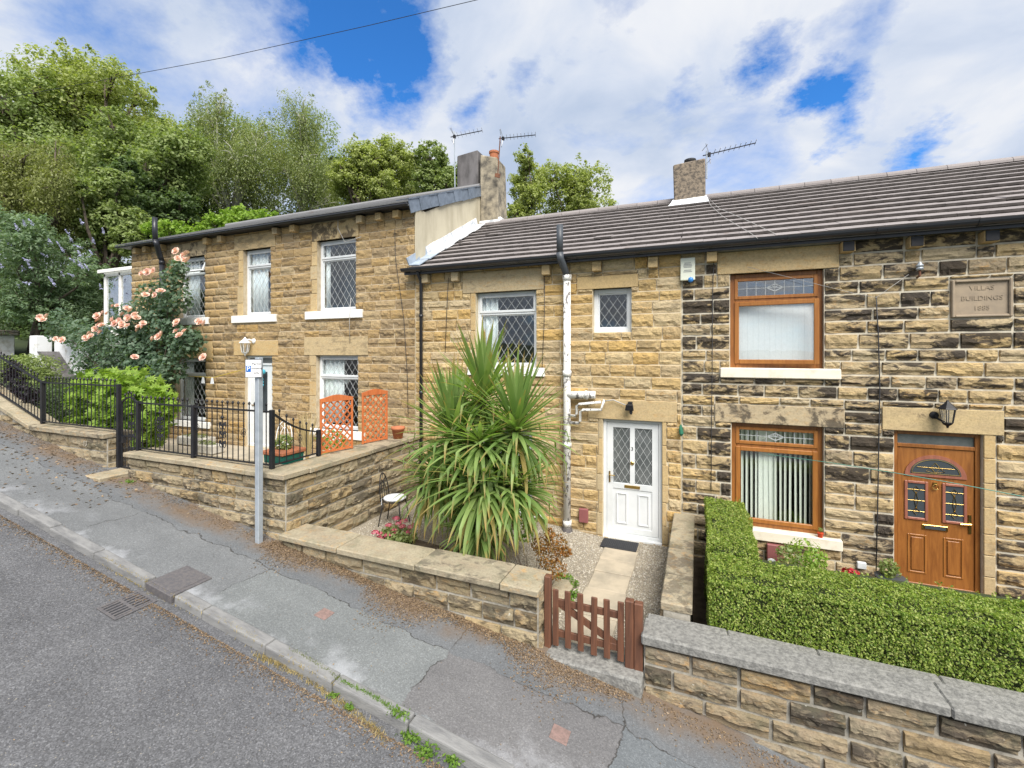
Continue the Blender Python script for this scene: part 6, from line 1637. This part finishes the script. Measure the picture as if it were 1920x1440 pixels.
pts = [(tuple(atd(cx, cy, 19.5)), (1.0, 1.0, 0.8)) for cx in range(-40, 260, 40) for cy in (520, 580, 640)]
mass('bank_undergrowth', 'dark green ground cover on the bank left of the conservatory', pts, M['lf_dark'], 22000, 0.13, 1)
pts = [(tuple(atd(cx, cy, 12.6)), (0.45, 0.45, 0.4)) for cx in range(25, 90, 14) for cy in (690, 715)]
mass('bank_plants', 'mixed leafy plants behind the raked railing', pts, M['lf_mid'], 5000, 0.09, 1, 0.4)

pts = [(tuple(at(cx, cy, 6.2)), (0.5, 0.35, 0.42)) for cx in range(80, 160, 16) for cy in (745, 775, 800)]
mass('border_plants', 'dark leafy border plants behind the level railing', pts, M['lf_dark'], 6000, 0.08, 1, 0.45)
# ================================================================== climbing rose
rose = thing('climbing_rose', (-13.6, 7.3, -2.3), 'large climbing rose with pink blooms against the corner of the taller house', 'rose bush')
RP = [(318,690,8.2,26,1), (270,675,9.0,40,1), (345,645,8.6,26,1), (300,610,9.2,34,1), (250,600,9.6,30,1), (330,560,8.8,24,1), (290,560,9.3,30,1), (220,640,9.8,34,1), (180,640,10.2,26,1), (150,625,10.6,24,1), (110,612,11.0,24,1), (165,665,10.3,20,1),
      (335,500,8.7,14,1), (325,525,8.7,18,1), (355,640,8.4,24,1), (290,720,8.8,34,1), (160,690,10.1,18,1), (250,650,9.6,34,1), (205,680,9.9,24,1)]
P, N = [], []
def on_rose(px, py):                                 # the plant hangs just in front of the house wall and the white wall
    return at(px, py, 7.35)
stems = MB(); root = Vector((-13.55, 7.55, -2.3))
for (a, b, _, r, _) in RP:
    c = on_rose(a, b); s = (c.length) / F_PX * r; k = int(60 + 520 * (r/30)**2)
    d = unit(rng.normal(size=(k, 3))); rad = rng.uniform(0.2, 1, k)[:, None]**0.6
    P.append(np.array(c) + d*rad*np.array([s*1.15, min(s, 0.36), s])); N.append(d*0.5 + rng.normal(size=(k, 3))*0.5 + np.array([0.1, -0.4, 0.5]))
    mid = root.lerp(c, 0.5) + Vector((rng.uniform(-.25,.25), -0.05, 0.25))
    stems.tube([root, mid, c], [0.030, 0.018, 0.008], 5)
link('foliage', leaf_mesh('foliage', np.concatenate(P), np.concatenate(N), 0.105, 0.72, M['lf_rose']), None, rose)
stems.build('stems', M['bark'], rose)
bm_me = []
for v in range(3):                                   # one rose bloom: rings of cupped petals
    V, Q = [], []
    for ring, (rr, hh, cnt) in enumerate(((0.020, 0.048, 4), (0.042, 0.040, 6), (0.066, 0.018, 8))):
        for k in range(cnt):
            a = 6.283*k/cnt + ring*0.4 + rng.uniform(-.15, .15); w = 6.283/cnt*0.62
            b = len(V)
            for da, r2, h2 in ((-w, rr*0.35, 0.0), (w, rr*0.35, 0.0), (w*0.8, rr*1.05, hh), (-w*0.8, rr*1.05, hh)): V.append((r2*math.cos(a+da), r2*math.sin(a+da), h2))
            V.append((rr*1.2*math.cos(a), rr*1.2*math.sin(a), hh*1.05)); Q += [(b, b+1, b+2, b+4), (b, b+4, b+3, b+3)]
    Q = [q if q[2] != q[3] else q[:3] for q in Q]
    me = bpy.data.meshes.new('rose_bloom'); me.from_pydata(V, [], Q); me.materials.append(M['lf_pink']); bm_me.append(me)
BL = [(342,480),(348,476),(335,484),(356,486),(278,508),(287,506),(270,512),(282,548),(292,553),(272,551),(210,572),(238,580),(245,585),(230,590),(222,598),(243,598),(252,590),(228,608),(240,612),(215,605),(201,590),(186,600),(188,594),(186,612),(178,618),(262,612),(268,606),(256,618),(118,637),(165,626),(172,630),(253,670),(334,604),(378,603),(384,608),(372,600),(345,620),(338,628),(380,669),(75,596),(82,600),(305,625),(300,630),(192,608)]
BL += [(a + rng.normal()*7, b + rng.normal()*6) for a, b in BL[::2]]
for (a, b) in BL:
    q = at(a, b, 6.98) + Vector(rng.normal(size=3))*0.02; s = rng.uniform(0.85, 1.4)
    link('rose_bloom', bm_me[rng.integers(3)], None, rose, q, (rng.uniform(0.5, 1.5), rng.uniform(-.5, .5), rng.uniform(-1.0, 1.0)), (s, s, s))

# bright evergreen shrub behind the railing
sh = thing('leafy_shrub', (-11.4, 5.9, -2.3), 'glossy light green shrub behind the black railing and iron gate', 'shrub')
P, N = [], []
for (a, b, r) in ((190, 755, 48), (250, 745, 48), (285, 770, 40), (230, 790, 50), (270, 810, 36), (215, 735, 34), (165, 765, 30), (305, 760, 20)):
    c = at(a, b, 5.8); s = c.length/F_PX*r; k = int(1500*(r/40)**2)
    for _ in range(k//9):
        d = unit(rng.normal(size=(1, 3)))[0]; q = np.array(c) + d*np.array([s, s*0.75, s])*rng.uniform(0.55, 1.0)
        ax = unit(rng.normal(size=(1, 3)) + np.array([[0, -0.2, 1.1]]))[0]
        for j in range(9):                           # rosettes of long leaves
            an = 6.283*j/9; e1 = np.cross(ax, [1, 0.2, 0]); e1 /= np.linalg.norm(e1); e2 = np.cross(ax, e1)
            dv = (e1*math.cos(an) + e2*math.sin(an))*0.85 + ax*0.3
            P.append(q + dv*0.06); N.append(np.concatenate([ax*1.0 + rng.normal(size=3)*0.12, dv]))
N = np.array(N); link('foliage', leaf_mesh('foliage', np.array(P), N[:, :3], 0.13, 0.36, M['lf_bright'], N[:, 3:]), None, sh)
stm = MB()
for _ in range(9): stm.tube([(-11.2+rng.uniform(-.2,.2), 5.9, -2.3), (-11.0+rng.uniform(-.9,.9), 5.9+rng.uniform(-.4,.4), -1.2)], [0.03, 0.012], 5)
stm.build('stems', M['bark'], sh)
dk = thing('leafy_shrub', (-12.9, 5.4, -1.6), 'almost black leaved shrub entwined in the raked railing', 'shrub')
P = []
for (a, b, r) in ((10, 740, 22), (40, 735, 20), (25, 700, 16), (60, 745, 14)):
    c = at(a, b, 4.98); s = c.length/F_PX*r; P.append(np.array(c) + unit(rng.normal(size=(230, 3)))*rng.uniform(0.3, 1, (230, 1))*np.array([s, 0.16, s]))
P = np.concatenate(P); link('foliage', leaf_mesh('foliage', P, rng.normal(size=P.shape) + np.array([0, -0.5, 0.4]), 0.09, 0.6, M['lf_purple']), None, dk)

# ================================================================== spiky cabbage palm
cord = thing('cabbage_palm', (-3.15, 5.75, garden_z(-3.1)), 'large spiky cabbage palm with four heads of sword leaves in the front garden', 'spiky plant')
heads = [(at(850, 818, 5.75), 1.02), (at(968, 808, 5.85), 1.02), (at(905, 752, 6.2), 1.08), (at(905, 905, 5.5), 0.98), (at(828, 895, 5.8), 0.85), (at(968, 915, 5.65), 0.82), (at(900, 830, 5.6), 0.85), (at(900, 985, 5.55), 0.70)]
base = Vector((-3.12, 5.85, garden_z(-3.1)-0.1)); tk = MB()
for h, _ in heads:
    mid = base.lerp(h, 0.5) + Vector((0, 0, 0.1)); tk.tube([base, mid, h - Vector((0,0,0.02))], [0.085, 0.06, 0.045], 8)
tk.build('trunk', M['yucca_trunk'], cord, smooth=True)
def sword(el, length, w, droop, seed, mat):
    """sword leaf starting at the origin, heading along +X at elevation el and bending down under its weight"""
    r = random.Random(seed); n = 8; V, Q = [], []
    x = z = 0.0; a = el; side = r.uniform(-0.10, 0.10); yy = 0.0; kink = r.choice((99, 99, 99, 99, 5, 6)) if el < 0.2 else 99
    for i in range(n+1):
        f = i/n; ww = w*(0.42 + 1.9*f if f < 0.3 else 1.0 - ((f-0.3)/0.7)**2.2)*0.5
        ww = max(ww, 0.0015); nx, nz = -math.sin(a), math.cos(a)
        V += [(x + nx*ww*0.35, yy+ww, z + nz*ww*0.35), (x, yy, z), (x + nx*ww*0.35, yy-ww, z + nz*ww*0.35)]
        st = length/n; x += math.cos(a)*st; z += math.sin(a)*st; yy += side*st
        a -= droop*(0.35 + f*1.3)/n
        if i == kink: a -= r.uniform(0.5, 1.2)      # some leaves are snapped over
        a = max(a, -1.5)
    for i in range(n):
        b = i*3; Q += [(b, b+3, b+4, b+1), (b+1, b+4, b+5, b+2)]
    return V, Q, mat
BINS = []
for k in range(18):
    f = k/17; el = 1.48 - 2.25*f                      # from upright to hanging
    dr = 0.08 + 0.30*f + (1.5*(f-0.42) if f > 0.42 else 0.0)
    for v in range(2):
        V, Q, _ = sword(el, random.uniform(0.80, 1.0), 0.062, dr*random.uniform(0.7, 1.3), k*7+v, None)
        me = bpy.data.meshes.new('sword_leaf'); me.from_pydata(V, [], Q); me.polygons.foreach_set('use_smooth', [True]*len(Q))
        me.materials.append(M['lf_cordold'] if (f > 0.82 and v == 1) else M['lf_cord']); al = me.attributes.new('along', 'FLOAT', 'POINT'); al.data.foreach_set('value', [i//3/8 for i in range(len(V))]); BINS.append((f, me, np.array(V), np.array(Q)))
cnt = 0; restV, restQ, ob = [], [], 0
order = []
for hi, (h, s) in enumerate(heads):
    nlf = 170
    for i in range(nlf):
        f = ((i+0.5)/nlf)**0.85
        if hi > 2: f = 0.34 + 0.66*f                # lower rosettes keep only their spreading and hanging leaves
        az = i*2.39996 + rng.uniform(-.25, .25)
        order.append((h, s, f, az, hi))
rng.shuffle(order)
order.sort(key=lambda o: math.sin(o[3]) > 0.35)      # leaves turned to the street first
for (h, s, f, az, hi) in order:
    k = min(17, int(f*18)); ff, me, Vn, Qn = BINS[k*2 + int(rng.integers(2))]
    sc_ = s*rng.uniform(0.85, 1.12)*(1.0 + 0.12*(f < 0.25)); loc = h + Vector((0, 0, 0.16*(0.5-f)*2*0.8))
    if cnt < 300:
        link('sword_leaf', me, None, cord, loc, (rng.uniform(-.06, .06), rng.uniform(-.06, .06), az), (sc_, rng.uniform(0.85, 1.25), sc_)); cnt += 1
    else:
        c, s2 = math.cos(az), math.sin(az); v = Vn*sc_
        restV.append(np.stack([v[:,0]*c - v[:,1]*s2, v[:,0]*s2 + v[:,1]*c, v[:,2]], 1) + np.array(loc)); restQ.append(Qn + ob); ob += len(v)
sm_ = np_mesh('sword_leaves', np.concatenate(restV), np.concatenate(restQ), M['lf_cord'], True)
al = sm_.attributes.new('along', 'FLOAT', 'POINT'); al.data.foreach_set('value', np.tile(np.repeat(np.arange(9)/8, 3), len(restV)).astype(np.float32))
tag(link('sword_leaves', sm_, None, cord), kind='stuff')

# ================================================================== clipped hedge
hd_ = thing('hedge', (2.5, 5.4, -3.3), 'clipped green box hedge turning the corner of the right hand garden', 'hedge')
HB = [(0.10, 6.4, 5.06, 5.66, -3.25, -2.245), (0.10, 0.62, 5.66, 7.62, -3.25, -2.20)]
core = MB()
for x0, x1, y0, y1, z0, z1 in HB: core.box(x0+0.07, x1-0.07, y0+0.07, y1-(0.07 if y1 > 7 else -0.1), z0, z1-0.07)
core.build('core', plain('hedge_shadow_twigs', (0.035,0.045,0.015), 0.95, bump=0.8), hd_)  # shadow inside the hedge is put into this dark core colour
def hedge_pts(box, dens, faces):
    x0, x1, y0, y1, z0, z1 = box; P, N = [], []
    for f in faces:
        A = {'t': (x1-x0)*(y1-y0), 'f': (x1-x0)*(z1-z0), 'b': (x1-x0)*(z1-z0), 'l': (y1-y0)*(z1-z0), 'r': (y1-y0)*(z1-z0)}[f]
        n = int(A*dens); u, v = rng.uniform(0, 1, n), rng.uniform(0, 1, n); w = rng.exponential(0.022, n).clip(0, 0.08)
        X, Y, Z = x0 + (x1-x0)*u, y0 + (y1-y0)*u, z0 + (z1-z0)*v
        if f == 't': p = np.stack([X, y0 + (y1-y0)*v, z1 - w], 1); nn = (0, 0, 1)
        if f == 'f': p = np.stack([X, y0 + w, Z], 1); nn = (0, -1, 0.25)
        if f == 'b': p = np.stack([X, y1 - w, Z], 1); nn = (0, 1, 0.25)
        if f == 'l': p = np.stack([x0 + w, Y, Z], 1); nn = (-1, 0, 0.25)
        if f == 'r': p = np.stack([x1 - w, Y, Z], 1); nn = (1, 0, 0.25)
        P.append(p); N.append(np.tile(np.array(nn, float), (n, 1)))
    P, N = np.concatenate(P), np.concatenate(N)
    # uneven clipping: push along the normal by low-frequency noise, round the arrises
    off = np.array([mnoise.noise(Vector(q)*2.2)*0.045 + mnoise.noise(Vector(q)*7.0)*0.022 for q in P])
    P = P + N*off[:, None]
    ed = np.minimum(np.minimum(P[:, 1]-y0, y1-P[:, 1]), 0.12)
    top = np.clip((P[:, 2]-(z1-0.10))/0.10, 0, 1); P[:, 2] -= top*np.clip(0.10-np.minimum(P[:, 1]-y0, y1-P[:, 1]), 0, 0.1)*0.75
    return P, N + rng.normal(size=P.shape)*0.65
P1_, N1_ = hedge_pts((0.10, 4.9, 5.06, 5.66, -3.0, -2.245), 9500, 'tfb'); P2_, N2_ = hedge_pts(HB[1], 8500, 'tlr'); P3_, N3_ = hedge_pts((0.10, 0.62, 5.06, 5.66, -3.25, -2.245), 8500, 'l')
P, N = np.concatenate([P1_, P2_, P3_]), np.concatenate([N1_, N2_, N3_])
thin = np.array([mnoise.noise(Vector(q)*3.1) + 0.6*mnoise.noise(Vector(q)*9.0) for q in P]); keep = (thin < 0.42) | (rng.uniform(size=len(P)) < 0.35)
P, N = P[keep], N[keep]
S_, T_ = [], []
for _ in range(420):                                 # stray shoots above and in front of the clipped faces
    if rng.random() < 0.6: q = np.array([rng.uniform(0.15, 4.8), rng.uniform(5.1, 5.62), -2.25]); ax = np.array([rng.normal()*0.25, rng.normal()*0.25, 1.0])
    elif rng.random() < 0.5: q = np.array([rng.uniform(0.15, 0.58), rng.uniform(5.6, 7.5), -2.21]); ax = np.array([rng.normal()*0.3, rng.normal()*0.3, 1.0])
    else: q = np.array([rng.uniform(0.15, 4.8), 5.07, rng.uniform(-2.8, -2.3)]); ax = np.array([rng.normal()*0.4, -1.0, 0.3])
    k = 7; f = np.linspace(0.2, 1, k)[:, None]; S_.append(q + ax*f*rng.uniform(0.02, 0.06) + rng.normal(size=(k, 3))*0.006); T_.append(rng.normal(size=(k, 3)) + ax)
P, N = np.concatenate([P] + S_), np.concatenate([N] + T_)
ho = link('foliage', leaf_mesh('foliage', P, N, 0.024, 0.62, M['lf_hedge']), None, hd_)
tag(ho, kind='stuff')

# ================================================================== small garden plants
sd = thing('stonecrop', (-4.35, 5.45, garden_z(-4.3)), 'pink stonecrop in flower behind the low coped wall', 'flowers')
P = []
fx = [(715,998),(745,975),(755,985),(738,992),(725,1000),(748,998),(762,978),(770,990),(752,1004),(735,1004),(718,1004),(763,1000),(776,985),(700,1000),(742,983),(730,985)]
hm = []
for v in range(2):
    n = 90; d = unit(rng.normal(size=(n, 3))*np.array([1, 1, 0.6]) + np.array([0, 0, 0.5])); hm.append(leaf_mesh('flower_head', d*np.array([0.055, 0.055, 0.028]), d + rng.normal(size=(n, 3))*0.4, 0.020, 0.9, M['lf_sedum']))
for (a, b) in fx: link('flower_head', hm[rng.integers(2)], None, sd, atd(a, b, 7.05) + Vector(rng.normal(size=3))*0.02, (0, 0, rng.uniform(0, 6)))
blobfoliage('foliage', sd, M['lf_mid'], tuple(atd(745, 1003, 7.1)), (0.36, 0.22, 0.14), 700, 0.06, 0.6)
rb_ = thing('russet_shrub', (-2.05, 5.6, -3.19), 'small russet and gold shrub between the spiky plant and the path', 'shrub')
for (a, b, r) in ((1030, 1040, 26), (1045, 1020, 20), (1015, 1020, 18), (1040, 1065, 22), (1030, 1000, 10), (1062, 1035, 10)):
    c = at(a, b, 5.65); s = c.length/F_PX*r; blobfoliage('foliage', rb_, M['lf_rust'], tuple(c), (s, s, s), int(16*r), 0.035, 0.6)
st_ = MB()
for _ in range(14): st_.tube([(-2.05, 5.62, -3.19), (-2.0+rng.uniform(-.28,.25), 5.62+rng.uniform(-.2,.2), -2.75+rng.uniform(-.2,.3))], [0.009, 0.004], 4)
st_.build('stems', M['bark'], rb_)
tw = thing('weed', (-1.6, 5.85, -3.19), 'green trailing weed growing round the edging stones', 'weed', 'weeds')
for c in ((-1.52, 5.60, -3.14), (-1.50, 5.80, -3.14), (-1.56, 6.0, -3.12), (-1.66, 6.12, -3.12), (-1.80, 6.14, -3.13)): blobfoliage('foliage', tw, M['lf_weed'], c, (0.07, 0.07, 0.05), 60, 0.05, 0.45)
yp = thing('leafy_plant', (1.35, 7.35, -3.28), 'yellow green leafy plant below the cream sill behind the hedge', 'plant')
for (a, b, r, mt) in ((1510, 1045, 28, 'lf_bright'), (1480, 1042, 18, 'lf_mid'), (1530, 1050, 16, 'lf_bright')):
    c = at(a, b, 7.35); s = c.length/F_PX*r; blobfoliage('foliage', yp, M[mt], tuple(c), (s, s, s), int(r*14), 0.06, 0.45)
rf_ = thing('red_flowers', (1.95, 7.45, -3.28), 'low red flowers beside the white vent cover', 'flowers')
blobfoliage('blooms', rf_, M['lf_red'], tuple(at(1595, 1072, 7.45)), (0.11, 0.07, 0.04), 90, 0.05, 0.8); blobfoliage('foliage', rf_, M['lf_mid'], tuple(at(1600, 1082, 7.45)), (0.13, 0.09, 0.05), 120, 0.05)
for q, lb in (((0.98, 7.55), 'round white ornament under the cream sill by the meter box'), ((1.30, 7.30), 'small white ornament among the leafy plants behind the hedge')):
    m = MB(); m.lathe([(0.02,-0.05),(0.05,-0.03),(0.06,0.0),(0.045,0.04),(0.01,0.055)], (q[0], q[1], -3.05), 10); m.lathe([(0.05,-0.23),(0.03,-0.05)], (q[0], q[1], -3.05), 8); tag(m.build('garden_ornament', M['cushion'], None, smooth=True), lb, 'ornament', 'white garden ornaments')
MB_p = thing('plant_pot', (3.85, 7.5, -3.28), 'terracotta bowl at the foot of the wall right of the brown door', 'pot')
MB().lathe([(0.14,0),(0.20,0.17),(0.215,0.19),(0.215,0.23),(0.19,0.23),(0.17,0.17)], (3.88, 7.45, -3.28), 18).build('bowl', M['terracotta'], MB_p, smooth=True)
lp_ = thing('leafy_plant', (-2.55, 6.9, -3.15), 'fresh green plant half hidden by the sword leaves', 'plant'); blobfoliage('foliage', lp_, M['lf_bright'], tuple(at(985, 985, 6.5)), (0.20, 0.18, 0.28), 420, 0.06, 0.5)

# ================================================================== weeds, grass and litter along the kerb
def street_point(px, py):
    for t in np.linspace(2, 13, 1500):
        q = atd(px, py, t); z = g(q.x) - (0.070 if q.y < KY0 else 0)
        if q.z < z: return Vector((q.x, q.y, z))
    return None
def weed(px, py, r, n, label, mt='lf_weed', ln=0.035):
    p = street_point(px, py); w = thing('weed', p, label, 'weed', 'weeds')
    P = np.array(p) + rng.normal(size=(n, 3))*np.array([r, r*0.7, r*0.45]); P[:, 2] = np.maximum(P[:, 2], p.z+0.004) + 0.015
    N = rng.normal(size=(n, 3))*0.6 + np.array([0, 0, 0.8])
    link('foliage', leaf_mesh('foliage', P, N, ln, 0.5, M[mt]), None, w)
weed(772, 1388, 0.045, 130, 'bright leafy weed growing in the gutter at the bottom of the picture'); weed(745, 1342, 0.04, 90, 'grassy tuft in the joint between two kerb stones', ln=0.035)
weed(625, 1308, 0.022, 40, 'tiny green weed in the gutter, upper of two'); weed(655, 1330, 0.022, 40, 'tiny green weed in the gutter, lower of two')
weed(800, 1415, 0.05, 140, 'spreading green weed below the bright leafy one in the gutter'); weed(850, 1432, 0.04, 110, 'green tuft at the kerb on the bottom edge of the picture')
weed(242, 905, 0.05, 60, 'weed at the left foot of the terrace wall')
def grass_line(name, label, pxs, n, mat, ln, spread, hgt):
    P, D = [], []
    ps = [street_point(*q) for q in pxs]
    for _ in range(n):
        k = rng.integers(len(ps)-1); f = rng.uniform(); c = ps[k].lerp(ps[k+1], f)
        x, y = c.x + rng.normal()*spread, c.y + rng.normal()*spread*0.6
        z = g(x) - (0.070 if y < KY0 else 0.0)
        P.append((x, y, z + rng.uniform(0.2, 0.6)*hgt)); D.append((rng.normal()*0.7, rng.normal()*0.7, 1.0))
    P, D = np.array(P), np.array(D)
    N = np.cross(D, rng.normal(size=P.shape))
    return tag(link(name, leaf_mesh(name, P, N, ln, 0.14, mat, D)), label, 'grass', kind='stuff')
grass_line('kerb_grass', 'short green grass growing in the kerb joint', [(640,1280),(700,1310),(745,1340)], 700, M['lf_weed'], 0.045, 0.018, 0.03)
grass_line('kerb_grass', 'patchy grass along the back of the kerb', [(545,1222),(590,1246),(640,1278)], 350, M['lf_moss'], 0.04, 0.02, 0.03)
grass_line('dry_grass', 'dry straw coloured grass along the gutter', [(480,1230),(560,1265),(640,1320),(720,1385)], 900, M['lf_straw'], 0.05, 0.035, 0.02)
grass_line('dry_grass', 'dry straw coloured growth in the gutter above the grating', [(190,1045),(240,1075),(300,1105),(420,1165),(480,1200)], 700, M['lf_straw'], 0.04, 0.03, 0.015)
def litter(name, label, n, fx, mat, size):
    P = []
    while len(P) < n:
        x, y = fx(); z = g(x) - (0.070 if y < KY0 else 0.0)
        P.append((x, y, z + rng.uniform(0.003, 0.010)))
    P = np.array(P); N = np.tile([0, 0, 1.0], (n, 1)) + rng.normal(size=(n, 3))*0.28
    return tag(link(name, leaf_mesh(name, P, N, size, 0.5, mat)), label, 'leaf litter', kind='stuff')
def foot():
    x = rng.uniform(-13.5, 1.5) if rng.random() < 0.35 else rng.uniform(-5.4, -0.6); d = abs(rng.normal())*0.14 + 0.01
    k = 0.5 + mnoise.noise(Vector((x*1.1, 3.0, 0)))*1.2
    if -5.2 < x < -0.5: d *= 1.9*max(0.3, k)
    return x, 4.55 - d
litter('leaf_litter', 'brown dry leaf litter along the foot of the garden walls', 15000, foot, M['lf_litter'], 0.022)
litter('leaf_litter', 'scattered pale dead leaves on the pavement at the top left', 420, lambda: (rng.uniform(-14, -8), 4.4 - abs(rng.normal())*0.5), M['lf_litter'], 0.06)
litter('gutter_litter', 'brown leaf debris lying in the gutter along the kerb', 6500, lambda: (rng.uniform(-11, -1.2), 3.0 - abs(rng.normal())*0.055*(1 + 0.8*math.sin(rng.uniform(0, 6)))), M['lf_litter'], 0.020)
litter('pavement_grit', 'stray crumbs of leaf and grit on pavement and road', 900, lambda: (rng.uniform(-10, 1.5), rng.uniform(1.0, 4.4)), M['lf_litter'], 0.014)
